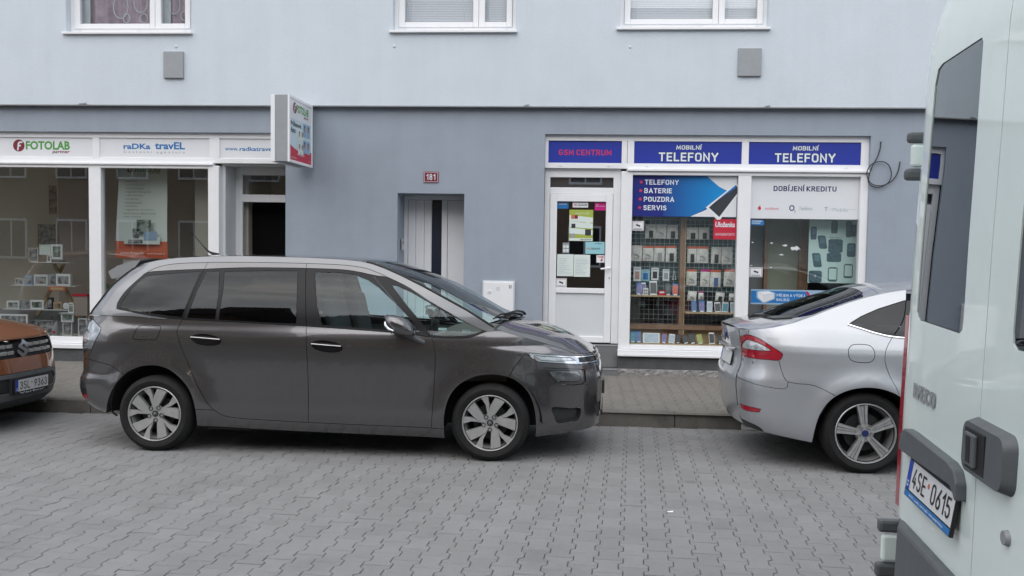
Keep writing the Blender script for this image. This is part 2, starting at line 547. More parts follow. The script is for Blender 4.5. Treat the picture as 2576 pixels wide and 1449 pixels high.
def sign_text(name, body, P, U, V, mat, parent, wt=0.17, shear=0.0, gap=0.24, grow=0.0):
    """block letters drawn with strokes: capital height V, whole line fitted to U; grow thickens every stroke (outline)"""
    P, U, V = Vector(P), Vector(U), Vector(V)
    nrm = U.cross(V).normalized()
    adv, x = [], wt / 2
    for ch in body:
        if ch == ' ':
            x += .30
            continue
        b = ACC.get(ch, ch)
        w_, st = STROKES[b]
        adv.append((ch, x, w_, st))
        x += w_ + wt + gap - wt * .3
    total = adv[-1][1] + adv[-1][2] + wt / 2
    m = MB()
    inner = 1.0 - wt
    kk = [0]
    def mk(x0):
        def place(q, lift):
            a = (x0 + q[0] + shear * q[1]) / total
            b = wt / 2 + q[1] * inner
            return P + U * float(a) + V * float(b) + nrm * lift
        return place
    for ch, x0, w_, st in adv:
        for s_ in st:
            kk[0] += 1
            stroke_mesh(m, s_, wt + grow, mk(x0), 0.00012 * (kk[0] % 3))
        if ch in 'ÍÝÉÁ':
            stroke_mesh(m, [(w_ / 2 - .04, 1.20), (w_ / 2 + .12, 1.40)], wt * .8 + grow, mk(x0), 0.0004)
        elif ch in 'ŘĚ':
            stroke_mesh(m, [(w_ / 2 - .16, 1.40), (w_ / 2, 1.22), (w_ / 2 + .16, 1.40)], wt * .7 + grow, mk(x0), 0.0004)
        elif ch == 'Ů':
            stroke_mesh(m, _arc(w_ / 2, 1.32, .10, .10, 0, 360, 10), wt * .6 + grow, mk(x0), 0.0004)
    return m.build(name, mat, parent)

def fsign(name, body, b, Y, mat, parent, wt=0.17, shear=0.0, gap=0.24, grow=0.0):
    return sign_text(name, body, (b[0], Y, b[1]), (b[2] - b[0], 0, 0), (0, 0, b[3] - b[1]), mat, parent, wt, shear, gap, grow)

def ftext(name, body, b, Y, mat, parent, bold=0.02, shear=0.0):
    """lettering on a plane that faces the street: b = x0, z0, x1, z1"""
    return text(name, body, (b[0], Y, b[1]), (b[2] - b[0], 0, 0), (0, 0, b[3] - b[1]), mat, parent, bold, shear)

def fcard(name, b, Y, mat, parent=None, t=0.003):
    return MB().box(b[0], b[2], Y, Y + t, b[1], b[3]).build(name, mat, parent)

def grid_plate(m, x0, x1, z0, z1, Y, depth, holes):
    """wall plate facing -Y with rectangular holes and their reveals"""
    xs = sorted(set([x0, x1] + [min(max(h[k], x0), x1) for h in holes for k in (0, 1)]))
    zs = sorted(set([z0, z1] + [min(max(h[k], z0), z1) for h in holes for k in (2, 3)]))
    def inside(x, z):
        return any(h[0] < x < h[1] and h[2] < z < h[3] for h in holes)
    for i in range(len(xs) - 1):
        for j in range(len(zs) - 1):
            a, b, c, d = xs[i], xs[i + 1], zs[j], zs[j + 1]
            if not inside((a + b) / 2, (c + d) / 2):
                m.poly([(a, Y, c), (b, Y, c), (b, Y, d), (a, Y, d)])
    for h in holes:
        a, b, c, d = h[:4]
        e = Y + (h[4] if len(h) > 4 else depth)
        m.poly([(a, Y, c), (a, Y, d), (a, e, d), (a, e, c)])
        m.poly([(b, Y, c), (b, e, c), (b, e, d), (b, Y, d)])
        m.poly([(a, Y, d), (b, Y, d), (b, e, d), (a, e, d)])
        m.poly([(a, Y, c), (a, e, c), (b, e, c), (b, Y, c)])
    return m

# ---------------------------------------------------------------- curved-body helpers
def pchip(pts):
    pts = sorted(pts)
    x = np.array([p[0] for p in pts], float)
    y = np.array([p[1] for p in pts], float)
    h = np.diff(x)
    d = np.diff(y) / h
    n = len(x)
    m = np.zeros(n)
    if n == 2:
        m[:] = d[0]
    else:
        for i in range(1, n - 1):
            if d[i - 1] * d[i] > 0:
                w1 = 2 * h[i] + h[i - 1]
                w2 = h[i] + 2 * h[i - 1]
                m[i] = (w1 + w2) / (w1 / d[i - 1] + w2 / d[i])
        m[0], m[-1] = d[0], d[-1]
    def f(t):
        t = np.clip(np.asarray(t, float), x[0], x[-1])
        i = np.clip(np.searchsorted(x, t) - 1, 0, n - 2)
        s = (t - x[i]) / h[i]
        return (2*s**3 - 3*s**2 + 1) * y[i] + (s**3 - 2*s**2 + s) * h[i] * m[i] + (-2*s**3 + 3*s**2) * y[i + 1] + (s**3 - s**2) * h[i] * m[i + 1]
    return f

class Body:
    """half-width of a car body over its side view, and its top surface"""
    def __init__(s, wz, front, rear, xF, xR, edge, zc, hubs=(), flare=0.012, arch=0.40, p=2.4, sig=0.06):
        s.wz, s.fr, s.rr, s.xF, s.xR = pchip(wz), pchip(front), pchip(rear), pchip(xF), pchip(xR)
        e = sorted(edge)
        s.ze = lambda x: np.interp(x, [q[0] for q in e], [q[1] for q in e])
        s.zc, s.hubs, s.flare, s.arch, s.p, s.sig = pchip(zc), hubs, flare, arch, p, sig
    def W(s, x, z):
        x, z = np.asarray(x, float), np.asarray(z, float)
        w = s.wz(z) * s.fr(s.xF(z) - x) * s.rr(x - s.xR(z))
        for hx, hz in s.hubs:
            d = np.hypot(x - hx, z - hz)
            w = w + s.flare * np.exp(-(np.maximum(d - s.arch, 0) / s.sig) ** 2) * (d > 0.2)
        return w
    def side(s, P):
        return np.stack([P[:, 0], -s.W(P[:, 0], P[:, 1]), P[:, 1]], -1)
    def side_n(s, P):
        e = 0.004
        wx = (s.W(P[:, 0] + e, P[:, 1]) - s.W(P[:, 0] - e, P[:, 1])) / (2 * e)
        wz = (s.W(P[:, 0], P[:, 1] + e) - s.W(P[:, 0], P[:, 1] - e)) / (2 * e)
        n = np.stack([-wx, -np.ones_like(wx), -wz], -1)
        n[:, 0] *= -1.0
        n[:, 0] = -wx
        return n / np.linalg.norm(n, axis=1)[:, None]
    def T(s, x, y):
        ze = s.ze(x)
        ye = np.maximum(s.W(x, ze), 0.05)
        zc = s.zc(x)
        return zc - (zc - ze) * np.minimum(np.abs(y) / ye, 1.15) ** s.p
    def top(s, P):
        return np.stack([P[:, 0], P[:, 1], s.T(P[:, 0], P[:, 1])], -1)
    def top_n(s, P):
        e = 0.006
        tx = (s.T(P[:, 0] + e, P[:, 1]) - s.T(P[:, 0] - e, P[:, 1])) / (2 * e)
        ty = (s.T(P[:, 0], P[:, 1] + e) - s.T(P[:, 0], P[:, 1] - e)) / (2 * e)
        n = np.stack([-tx, -ty, np.ones_like(tx)], -1)
        return n / np.linalg.norm(n, axis=1)[:, None]

def resample(pts, step, closed=False):
    pts = [np.array(p, float) for p in pts]
    if closed:
        pts = pts + [pts[0]]
    out = [pts[0]]
    for a, b in zip(pts[:-1], pts[1:]):
        n = max(1, int(math.ceil(np.linalg.norm(b - a) / step)))
        for i in range(1, n + 1):
            out.append(a + (b - a) * i / n)
    return out[:-1] if closed else out

def smooth_line(pts, step=0.03, closed=False):
    """Catmull-Rom through the points"""
    P = [np.array(p, float) for p in pts]
    n = len(P)
    out = []
    last = n if closed else n - 1
    for i in range(last):
        p1, p2 = P[i], P[(i + 1) % n]
        p0 = P[(i - 1) % n] if closed or i > 0 else 2 * p1 - p2
        p3 = P[(i + 2) % n] if closed or i + 2 < n else 2 * p2 - p1
        k = max(1, int(math.ceil(np.linalg.norm(p2 - p1) / step)))
        for j in range(k):
            t = j / k
            out.append(0.5 * ((2 * p1) + (-p0 + p2) * t + (2*p0 - 5*p1 + 4*p2 - p3) * t * t + (-p0 + 3*p1 - 3*p2 + p3) * t ** 3))
    if not closed:
        out.append(P[-1])
    return out

def cdt(lines, bbox, grid, extra=()):
    V, E = [], []
    for pts, closed in lines:
        b = len(V)
        V += [Vector((float(p[0]), float(p[1]))) for p in pts]
        k = len(pts)
        E += [(b + i, b + (i + 1) % k) for i in range(k if closed else k - 1)]
    allp = np.array([(v.x, v.y) for v in V])
    x = bbox[0] + grid / 2
    row = 0
    while x < bbox[1]:
        z = bbox[2] + grid / 2 + (grid / 2 if row % 2 else 0)
        while z < bbox[3]:
            if np.min((allp[:, 0] - x) ** 2 + (allp[:, 1] - z) ** 2) > (0.35 * grid) ** 2:
                V.append(Vector((x, z)))
            z += grid
        x += grid
        row += 1
    for x, z in extra:
        if np.min((allp[:, 0] - x) ** 2 + (allp[:, 1] - z) ** 2) > 0.009 ** 2:
            V.append(Vector((float(x), float(z))))
    vs, es, fs, ov, oe, of = delaunay_2d_cdt(V, E, [], 0, 1e-5, True)
    cons = set()
    for e, o in zip(es, oe):
        if len(o):
            cons.add((min(e), max(e)))
    P = np.array([(v.x, v.y) for v in vs])
    tris = []
    for f in fs:
        a, b, c = f
        if (P[b, 0] - P[a, 0]) * (P[c, 1] - P[a, 1]) - (P[b, 1] - P[a, 1]) * (P[c, 0] - P[a, 0]) < 0:
            f = (a, c, b)
        tris.append(tuple(f))
    by = {}
    for i, t in enumerate(tris):
        for k in range(3):
            e = (min(t[k], t[(k + 1) % 3]), max(t[k], t[(k + 1) % 3]))
            by.setdefault(e, []).append(i)
    reg = [-1] * len(tris)
    n = 0
    for i in range(len(tris)):
        if reg[i] >= 0:
            continue
        reg[i] = n
        st = [i]
        while st:
            j = st.pop()
            t = tris[j]
            for k in range(3):
                e = (min(t[k], t[(k + 1) % 3]), max(t[k], t[(k + 1) % 3]))
                if e in cons:
                    continue
                for q in by[e]:
                    if reg[q] < 0:
                        reg[q] = n
                        st.append(q)
        n += 1
    return P, tris, reg

def find_region(P, tris, reg, pt):
    x, z = pt
    for i, (a, b, c) in enumerate(tris):
        d1 = (P[b, 0] - P[a, 0]) * (z - P[a, 1]) - (P[b, 1] - P[a, 1]) * (x - P[a, 0])
        d2 = (P[c, 0] - P[b, 0]) * (z - P[b, 1]) - (P[c, 1] - P[b, 1]) * (x - P[b, 0])
        d3 = (P[a, 0] - P[c, 0]) * (z - P[c, 1]) - (P[a, 1] - P[c, 1]) * (x - P[c, 0])
        if d1 >= 0 and d2 >= 0 and d3 >= 0:
            return reg[i]
    return None

def region_mesh(name, P, tris, f3, fn, shrink, skirt, off, mirror=False):
    used = sorted(set(i for t in tris for i in t))
    idx = {u: k for k, u in enumerate(used)}
    Q = P[used].copy()
    edge = {}
    for t in tris:
        for k in range(3):
            a, b = t[k], t[(k + 1) % 3]
            if (b, a) in edge:
                del edge[(b, a)]
            else:
                edge[(a, b)] = True
    nn = np.zeros_like(Q)
    bset = set()
    for a, b in edge:
        d = P[b] - P[a]
        l = np.array([-d[1], d[0]]) / (np.linalg.norm(d) + 1e-9)
        for q in (a, b):
            nn[idx[q]] += l
            bset.add(idx[q])
    for k in bset:
        ln = np.linalg.norm(nn[k])
        if ln > 1e-6:
            Q[k] += nn[k] / ln * shrink
    N = fn(Q)
    X = f3(Q) + N * off
    verts = [tuple(p) for p in X]
    faces = [tuple(idx[i] for i in t) for t in tris]
    norms = [tuple(v) for v in N]
    nv = len(verts)
    low = {}
    if skirt:
        for k in sorted(bset):
            low[k] = len(verts)
            verts.append(tuple(X[k] - N[k] * skirt))
        for a, b in edge:
            ia, ib = idx[a], idx[b]
            faces.append((ia, low[ia], low[ib], ib))
    if mirror:
        verts = [(x, -y, z) for x, y, z in verts]
        faces = [f[::-1] for f in faces]
        norms = [(x, -y, z) for x, y, z in norms]
    me = bpy.data.meshes.new(name)
    me.from_pydata(verts, [], faces)
    me.update()
    me.polygons.foreach_set('use_smooth', [True] * len(me.polygons))
    nt_ = len(tris)
    ln = []
    for pi, p in enumerate(me.polygons):
        for vi in p.vertices:
            ln.append(norms[vi] if pi < nt_ else tuple(p.normal))
    me.normals_split_custom_set(ln)
    return me

def surf(root, lines, seeds, f3, fn, bbox, grid=0.06, both=True, extra=()):
    """cut a curved surface along lines in its flat view; seeds name the panels"""
    P, tris, reg = cdt(lines, bbox, grid, extra)
    made, seen = {}, {}
    for sd_ in seeds:
        key, name, pt, mat = sd_[:4]
        o = sd_[4] if len(sd_) > 4 else {}
        r = find_region(P, tris, reg, pt)
        if r is None:
            print('SEED OUTSIDE', key, pt)
            continue
        tr_ = [t for t, q in zip(tris, reg) if q == r]
        if r in seen:
            print('SEED SHARES PANEL', key, seen[r])
            continue
        seen[r] = key
        for side in ((False, True) if both else (False,)):
            me = region_mesh(name, P, tr_, f3, fn, o.get('shrink', 0.0022), o.get('skirt', 0.014), o.get('off', 0.0), side)
            par = o.get('parent')
            par = made.get((par, side), root) if par else root
            ob = link(name, me, mat, par)
            made[(key, side)] = ob
    return made
# ================================================================ GROUND
def road_z(y):
    return 0.0 if y < 7.2 else -0.0275 * (y - 7.2)
def kerb_y(x):
    return 9.16 + 0.02 * (x - 0.6)
FY = 11.6
WALK0, WALK1 = 0.095, 0.125

m = MB()                                                   # bed of the road, dark sand in the joints
ys = [-8.0, 3.0, 7.2, 8.0, 9.25]
for a, b in zip(ys[:-1], ys[1:]):
    m.poly([(-60, a, road_z(a) - 0.009), (60, a, road_z(a) - 0.009), (60, b, road_z(b) - 0.009), (-60, b, road_z(b) - 0.009)])
road = struct(m.build('road', MAT['joint_sand']))
m = MB()
for x0, x1 in ((-60, 0), (0, 60)):
    m.poly([(x0, kerb_y(x0) if abs(x0) < 50 else 9.16, WALK0 - 0.009), (x1, kerb_y(x1) if abs(x1) < 50 else 9.16, WALK0 - 0.009), (x1, FY + 1, WALK1 - 0.005), (x0, FY + 1, WALK1 - 0.005)])
pavement = struct(m.build('pavement', MAT['joint_walk']))
m = MB().poly([(-400, -400, -0.25), (400, -400, -0.25), (400, 400, -0.25), (-400, 400, -0.25)])
struct(m.build('ground', MAT['plinth']))

def bone(hl, hw, ww, gap, cham, h):
    """I-shaped interlocking paver, top at z = 0"""
    a, b, c = hl - gap, 0.062, 0.040
    w, v = hw - gap, ww - gap
    half = [(w, -a), (w, -b), (v, -c), (v, c), (w, b), (w, a)]
    out = half + [(-x, y) for x, y in half[::-1]]
    inn = []
    for x, y in out:
        inn.append((x - math.copysign(cham, x), y - math.copysign(cham, y) * (1.0 if abs(y) > 0.09 else 0.0)))
    n = len(out)
    vs = [(x, y, 0.0) for x, y in inn] + [(x, y, -cham) for x, y in out] + [(x, y, -h) for x, y in out]
    fs = [tuple(range(n))]
    for k in range(n):
        q = (k + 1) % n
        fs.append((n + k, n + q, q, k))
        fs.append((2 * n + k, 2 * n + q, n + q, n + k))
    return vs, fs

def lay(parent, name, mat, ang, x0, x1, y0f, y1f, zf, nmax, seed, pitch=0.1395, ln=0.2):
    rnd = random.Random(seed)
    vs, fs = bone(ln / 2, 0.0825, 0.0565, 0.0018, 0.0030, 0.03)
    one = bpy.data.meshes.new(name)
    one.from_pydata(vs, [], fs)
    one.update()
    one.materials.append(mat)
    ca, sa = math.cos(ang), math.sin(ang)
    spots = []
    for i in range(-90, 91):
        for j in range(-70, 71):
            lx, ly = i * pitch, (j + (0.5 if i % 2 else 0)) * ln
            x, y = -1.5 + lx * ca - ly * sa, 7.0 + lx * sa + ly * ca
            if x0 < x < x1 and y0f(x) < y < y1f(x):
                px = (Vector((x, y, zf(y))) - EYE)
                d = px.dot(fw)
                u, v = px.dot(rt) / max(d, .1), px.dot(up) / max(d, .1)
                vis = d > 0.5 and abs(u) < 0.57 and v > -0.325
                if nmax < 1000 and d > 0.5 and 0.405 < u < 0.57 and y < 3.9:
                    vis = False
                spots.append((0 if vis else 1, d, x, y))
    spots.sort()
    big = MB()
    for k, (v, d, x, y) in enumerate(spots):
        z = zf(y) + rnd.gauss(0, 0.0009)
        slope = (zf(y + 0.05) - zf(y - 0.05)) / 0.1
        tx, ty, a = rnd.gauss(0, 0.005) + math.atan(slope), rnd.gauss(0, 0.005), ang + rnd.gauss(0, 0.004)
        R = Matrix.Rotation(a, 4, 'Z')
        R = Matrix.Rotation(tx, 4, 'X') @ Matrix.Rotation(ty, 4, 'Y') @ R
        Mx = Matrix.Translation((x, y, z)) @ R
        if k < nmax:
            o = link(name, one, None, parent)
            o.matrix_basis = Mx
        else:
            big.add([Mx @ Vector(p) for p in vs], fs)
    if big.v:
        o = big.build(name + 's', mat, parent)
        o['kind'] = 'stuff'

lay(road, 'paver', MAT['paver'], -math.radians(3.4), -8.2, 5.2, lambda x: 3.7, lambda x: kerb_y(x) + 0.07, road_z, 300, 3)
lay(pavement, 'walk_paver', MAT['paver_walk'], 0.0, -8.6, 4.6, lambda x: kerb_y(x) + 0.06, lambda x: FY + 0.03,
    lambda y: WALK0 - 0.004 + (WALK1 - WALK0) * (y - 9.16) / 2.44, 300, 5)
# kerb stones, one object each
x = -12.0
rk = random.Random(4)
while x < 8.0:
    x2 = x + 1.0
    ya, yb = kerb_y(x), kerb_y(x2)
    dz = rk.gauss(0, 0.002)
    g = 0.004
    m = MB()
    c = 0.018
    prof = [(0.0, -0.2), (0.012, WALK0 - c), (0.012 + c * 0.8, WALK0), (0.145, WALK0 + 0.002), (0.145, -0.2)]
    A = [(x + g, ya + p, q + dz) for p, q in prof]
    B_ = [(x2 - g, yb + p, q + dz) for p, q in prof]
    n = len(prof)
    m.add(A + B_, [tuple(range(n)), tuple(range(n, 2 * n))[::-1]] + [(i, n + i, n + (i + 1) % n, (i + 1) % n) for i in range(n)])
    m.build('kerb_stone', MAT['kerb'], pavement, bev=0.004)
    x = x2
# a crushed white scrap on the road
m = MB().poly([(0.62, 6.05, 0.004), (0.66, 6.045, 0.006), (0.665, 6.062, 0.012), (0.625, 6.066, 0.005)])
tag(m.build('paper_scrap', MAT['white_print']), 'tiny white paper scrap lying on the grey road pavers', 'litter')

# ================================================================ BUILDING
bld = thing('shop_building', 'pale blue grey house with two shops and an entrance on its ground floor', 'building', (0, FY, 0))
INV = Vector((0, -FY, 0))
def bpart(mb, name, mat, parent=None, **kw):
    o = mb.build(name, mat, None, **kw)
    o.parent = parent or bld
    if (parent or bld) is bld:
        o.location = INV
    return o

UY = 11.52
WINS = [(-6.64, -4.98, 4.40, 5.95), (-2.37, -0.82, 4.41, 5.95), (0.47, 2.28, 4.44, 5.97)]
m = grid_plate(MB(), -16, 13, 3.48, 9.0, UY, 0.2, [w + (0.13,) for w in WINS])
m.poly([(-16, UY, 3.48), (-16, FY + 0.05, 3.48), (13, FY + 0.05, 3.48), (13, UY, 3.48)])
bpart(m, 'upper_wall', MAT['wall_light'])
m = grid_plate(MB(), -16, 13, 0.34, 3.50, FY, 0.3, [(-15, -3.77, 0.0, 3.14, 0.06), (-2.31, -1.45, 0.0, 2.385, 0.56), (-0.435, 3.57, 0.0, 3.145, 0.07)])
bpart(m, 'lower_wall', MAT['wall_grey'])
m = MB()
for a, b in ((-3.77, -2.31), (-1.45, -0.435), (3.57, 13)):
    m.box(a, b, FY - 0.012, FY + 0.05, 0.05, 0.342)
m.box(-15, -4.68, FY - 0.004, FY + 0.05, 0.05, 0.30)
bpart(m, 'plinth', MAT['plinth'])
m = MB()
m.box(-16, 13, UY - 0.012, UY + 0.06, 3.466, 3.4795)
bpart(m, 'drip_edge', MAT['zinc'])
for px, s in ((-6.42, 0.05), (-0.67, 0.03), (2.29, 0.03)):
    m = MB().obox((px, UY - 0.012, 3.487), (s, 0, 0.006), (0, 0.006, 0), (-0.002, 0, 0.009))
    bpart(m, 'edge_clip', MAT['zinc'])
for px, pz in ((-5.18, 4.22), (-2.35, 4.22), (0.6, 4.21)):
    bpart(MB().lathe([(0.0001, -0.012), (0.014, -0.010), (0.02, 0.0)], 12, (px, UY, pz)), 'wall_plug', MAT['wall_light'], smooth=True)
for (a, b, c, d) in ((-5.335, -5.075, 3.815, 4.155), (1.92, 2.20, 3.85, 4.19)):
    bpart(MB().box(a, b, UY - 0.035, UY + 0.01, c, d), 'vent_cover', MAT['vent_grey'], bev=0.006)
# roof and back of the house
m = MB()
m.poly([(-16, 11.0, 8.98), (13, 11.0, 8.98), (13, 16.5, 12.6), (-16, 16.5, 12.6)])
m.poly([(-16, 16.5, 12.6), (13, 16.5, 12.6), (13, 22, 8.98), (-16, 22, 8.98)])
m.poly([(-16, 11.0, 8.98), (-16, 22, 8.98), (13, 22, 8.98), (13, 11.0, 8.98)])
bpart(m, 'roof', M('roof_tile', (0.16, 0.06, 0.045), 0.8, var=0.2, vscale=3, world_noise=True))
m = MB()
m.poly([(-16, UY, -0.2), (-16, UY, 9), (-16, 22, 9), (-16, 22, -0.2)])
m.poly([(13, UY, -0.2), (13, 22, -0.2), (13, 22, 9), (13, UY, 9)])
m.poly([(-16, 22, -0.2), (-16, 22, 9), (13, 22, 9), (13, 22, -0.2)])
bpart(m, 'rear_wall', MAT['wall_light'])

def frame_rect(m, x0, x1, z0, z1, y0, y1, wl, wr, wb, wt):
    if wl: m.box(x0, x0 + wl, y0, y1, z0, z1)
    if wr: m.box(x1 - wr, x1, y0, y1, z0, z1)
    if wb: m.box(x0 + wl, x1 - wr, y0, y1, z0, z0 + wb)
    if wt: m.box(x0 + wl, x1 - wr, y0, y1, z1 - wt, z1)
    return m

# ---- upper windows
def upper_window(w, split, kind):
    x0, x1, z0, z1 = w
    yf = UY + 0.11
    m = frame_rect(MB(), x0, x1, z0, z1, yf, yf + 0.07, 0.055, 0.05, 0.08, 0.06)
    root = bpart(m, 'window', MAT['pvc'], bev=0.004)
    for a, b in ((x0 + 0.058, split - 0.002), (split + 0.002, x1 - 0.053)):
        s = frame_rect(MB(), a, b, z0 + 0.07, z1 - 0.06, yf - 0.016, yf + 0.05, 0.075, 0.07, 0.065, 0.06)
        sa = s.build('sash', MAT['pvc'], root, bev=0.006)
        g = MB().poly([(a + 0.07, yf + 0.02, z0 + 0.13), (b - 0.065, yf + 0.02, z0 + 0.13), (b - 0.065, yf + 0.02, z1 - 0.11), (a + 0.07, yf + 0.02, z1 - 0.11)])
        g.build('pane', GLASS_UP, root)
    MB().box(x0 - 0.04, x1 + 0.02, UY - 0.045, yf + 0.01, z0 - 0.025, z0 + 0.004).build('sill', MAT['pvc'], root, bev=0.004)
    mm = MB()
    n = 3
    for k in range(n):
        cx = x0 + 0.13 + (x1 - x0 - 0.25) * (0, 0.56, 1)[k]
        mm.box(cx - 0.025, cx + 0.025, yf - 0.008, yf + 0.005, z0 + 0.03, z0 + 0.045)
    mm.build('drain_cap', MAT['pvc_panel'], root)
    yb = yf + (0.075 if kind == 'blind' else 0.11)
    if kind == 'blind':
        mm = MB()
        z = z0 + 0.12
        while z < z1:
            mm.add([(x0 + 0.05, yb, z), (x1 - 0.05, yb, z), (x1 - 0.05, yb + 0.010, z + 0.0225), (x0 + 0.05, yb + 0.010, z + 0.0225)], [(0, 1, 2, 3)])
            z += 0.0215
        b = mm.build('blind_slats', MAT['blind'], root)
        b['kind'] = 'stuff'
        mm = MB()
        for a, c in ((x0 + 0.06, split - 0.06), (split + 0.06, x1 - 0.06)):
            for t in (0.14, 0.86):
                xx = a + (c - a) * t
                mm.tube([(xx, yb - 0.006, z0 + 0.12), (xx, yb - 0.006, z1)], 0.0022, 5)
        mm.build('blind_cord', MAT['pvc'], root)
    else:
        mm = MB()
        n = 90
        pts = []
        for i in range(n + 1):
            t = i / n
            xx = x0 + 0.16 + (x1 - x0 - 0.2) * t
            pts.append((xx, yb + 0.03 + 0.018 * math.sin(t * 61) + 0.012 * math.sin(t * 27 + 1)))
        for i in range(n):
            (a, p), (c, q) = pts[i], pts[i + 1]
            mm.poly([(a, p, z0 + 0.1), (c, q, z0 + 0.1), (c, q, z1), (a, p, z1)])
        mm.build('curtain', MAT['curtain'], root, smooth=True)
        mm = MB().box(x0 + 0.04, x0 + 0.20, yb + 0.005, yb + 0.02, z0 + 0.1, z1)
        mm.box(split + 0.03, split + 0.15, yb + 0.005, yb + 0.02, z0 + 0.1, z1)
        mm.build('curtain', MAT['curtain_pale'], root)
        mm = MB()
        for cx, cz, r, e in ((-6.02, 4.78, 0.10, 1.5), (-5.94, 4.63, 0.045, 1.3), (-5.75, 4.84, 0.09, 1.5), (-5.71, 4.63, 0.05, 1.2), (-5.30, 4.80, 0.08, 1.5), (-5.16, 4.66, 0.05, 1.2)):
            pp = [(cx + r * math.cos(a), yb - 0.006, cz + r * e * math.sin(a)) for a in [2 * PI * k / 20 for k in range(20)]]
            mm.tube(pp + [pp[0]], 0.006, 4, cap=False)
        mm.build('curtain_ornament', MAT['curtain_pale'], root)
    mm = MB()                                                # the room behind
    mm.box(x0 - 0.2, x1 + 0.2, yb + 0.5, yb + 0.52, z0 - 0.2, z1 + 0.2)
    mm.box(x0 - 0.22, x0 - 0.2, yf + 0.05, yb + 0.5, z0 - 0.2, z1 + 0.2)
    mm.box(x1 + 0.2, x1 + 0.22, yf + 0.05, yb + 0.5, z0 - 0.2, z1 + 0.2)
    mm.box(x0 - 0.2, x1 + 0.2, yf + 0.05, yb + 0.5, z0 - 0.22, z0 - 0.2)
    mm.build('room', MAT['interior_dark'], root)
upper_window(WINS[0], -5.50, 'curtain')
upper_window(WINS[1], -1.295, 'blind')
upper_window(WINS[2], 1.685, 'blind')

# ---- entrance 181: recess, door
DY = FY + 0.46
m = frame_rect(MB(), -2.31, -1.45, 0.13, 2.385, DY, DY + 0.07, 0.05, 0.05, 0.0, 0.06)
door = bpart(m, 'entrance_door', MAT['pvc'], bev=0.004)
for i, (a, b) in enumerate(((-2.255, -2.155), (-2.152, -2.04), (-2.037, -1.955))):
    MB().box(a, b, DY + 0.012, DY + 0.05, 0.16, 2.32).build('door_board', MAT['pvc'], door, bev=0.005)
MB().box(-1.95, -1.795, DY + 0.02, DY + 0.03, 0.20, 2.28).build('pane', MAT['door_strip'], door)
m = MB().box(-1.955, -1.94, DY + 0.004, DY + 0.05, 0.16, 2.32)
m.box(-1.805, -1.73, DY + 0.004, DY + 0.05, 0.16, 2.32)
m.build('door_stile', MAT['pvc'], door, bev=0.004)
MB().box(-1.725, -1.50, DY + 0.012, DY + 0.05, 0.16, 2.32).build('door_board', MAT['pvc'], door, bev=0.005)
MB().box(-2.0, -1.75, DY + 0.055, DY + 0.06, 0.1, 2.4).build('hall_shade', MAT['screen_dark'], door)  # thin dark sheet painted as the shade of the hall behind
MB().box(-2.26, -1.955, DY + 0.042, DY + 0.052, 0.15, 2.33).build('door_core', MAT['pvc_panel'], door)
MB().box(-1.80, -1.50, DY + 0.042, DY + 0.052, 0.15, 2.33).build('door_core', MAT['pvc_panel'], door)
MB().box(-2.31, -1.45, FY - 0.15, DY + 0.08, 0.05, 0.135).build('doorstep', MAT['tile'], door, bev=0.005)
plate = MB().box(-1.972, -1.782, FY - 0.012, FY, 2.52, 2.662).build('house_number_sign', MAT['maroon'], bev=0.003)
tag(plate, 'small dark red house number plate 181 above the entrance', 'sign')
m = MB()
frame_rect(m, -1.964, -1.790, 2.528, 2.654, FY - 0.0135, FY - 0.0122, 0.004, 0.004, 0.004, 0.004)
m.build('plate_border', MAT['letter_white'], plate)
fsign('number', '181', (-1.935, 2.552, -1.823, 2.632), FY - 0.0142, MAT['letter_white'], plate, 0.16, gap=.3)
ic = thing('intercom', 'small pale intercom panel on the left reveal of the entrance', 'intercom', (-2.3, 11.86, 1.70))
MB().box(0.0, 0.02, -0.05, 0.05, -0.05, 0.10).build('casing', MAT['alu'], ic, bev=0.004)
MB().box(0.0205, 0.024, -0.03, 0.03, 0.04, 0.075).build('speaker_grille', MAT['zinc'], ic)
MB().box(0.0205, 0.026, -0.025, 0.025, -0.03, 0.01).build('button', MAT['white_print'], ic)
cab = thing('meter_cabinet', 'white utility meter cabinet set into the grey wall', 'cabinet', (-0.995, FY, 0.36))
MB().box(-0.205, 0.205, -0.03, 0.02, 0.0, 0.925).build('frame', MAT['pvc_panel'], cab, bev=0.004)
MB().box(-0.19, 0.19, -0.042, -0.0305, 0.015, 0.91).build('door', MAT['pvc'], cab, bev=0.005)
MB().lathe([(0.0001, -0.008), (0.02, -0.008), (0.024, 0.0)], 20, (-0.115, -0.042, 0.785)).build('lock', MAT['pvc_panel'], cab, smooth=True)
m = MB()
frame_rect(m, 0.135, 0.165, 0.835, 0.87, -0.0445, -0.0425, 0.006, 0.006, 0.006, 0.006)
m.build('sticker', MAT['letter_dark'], cab)
MB().box(-0.03, 0.02, -0.0435, -0.0425, 0.80, 0.85).build('sticker', MAT['pvc_panel'], cab)

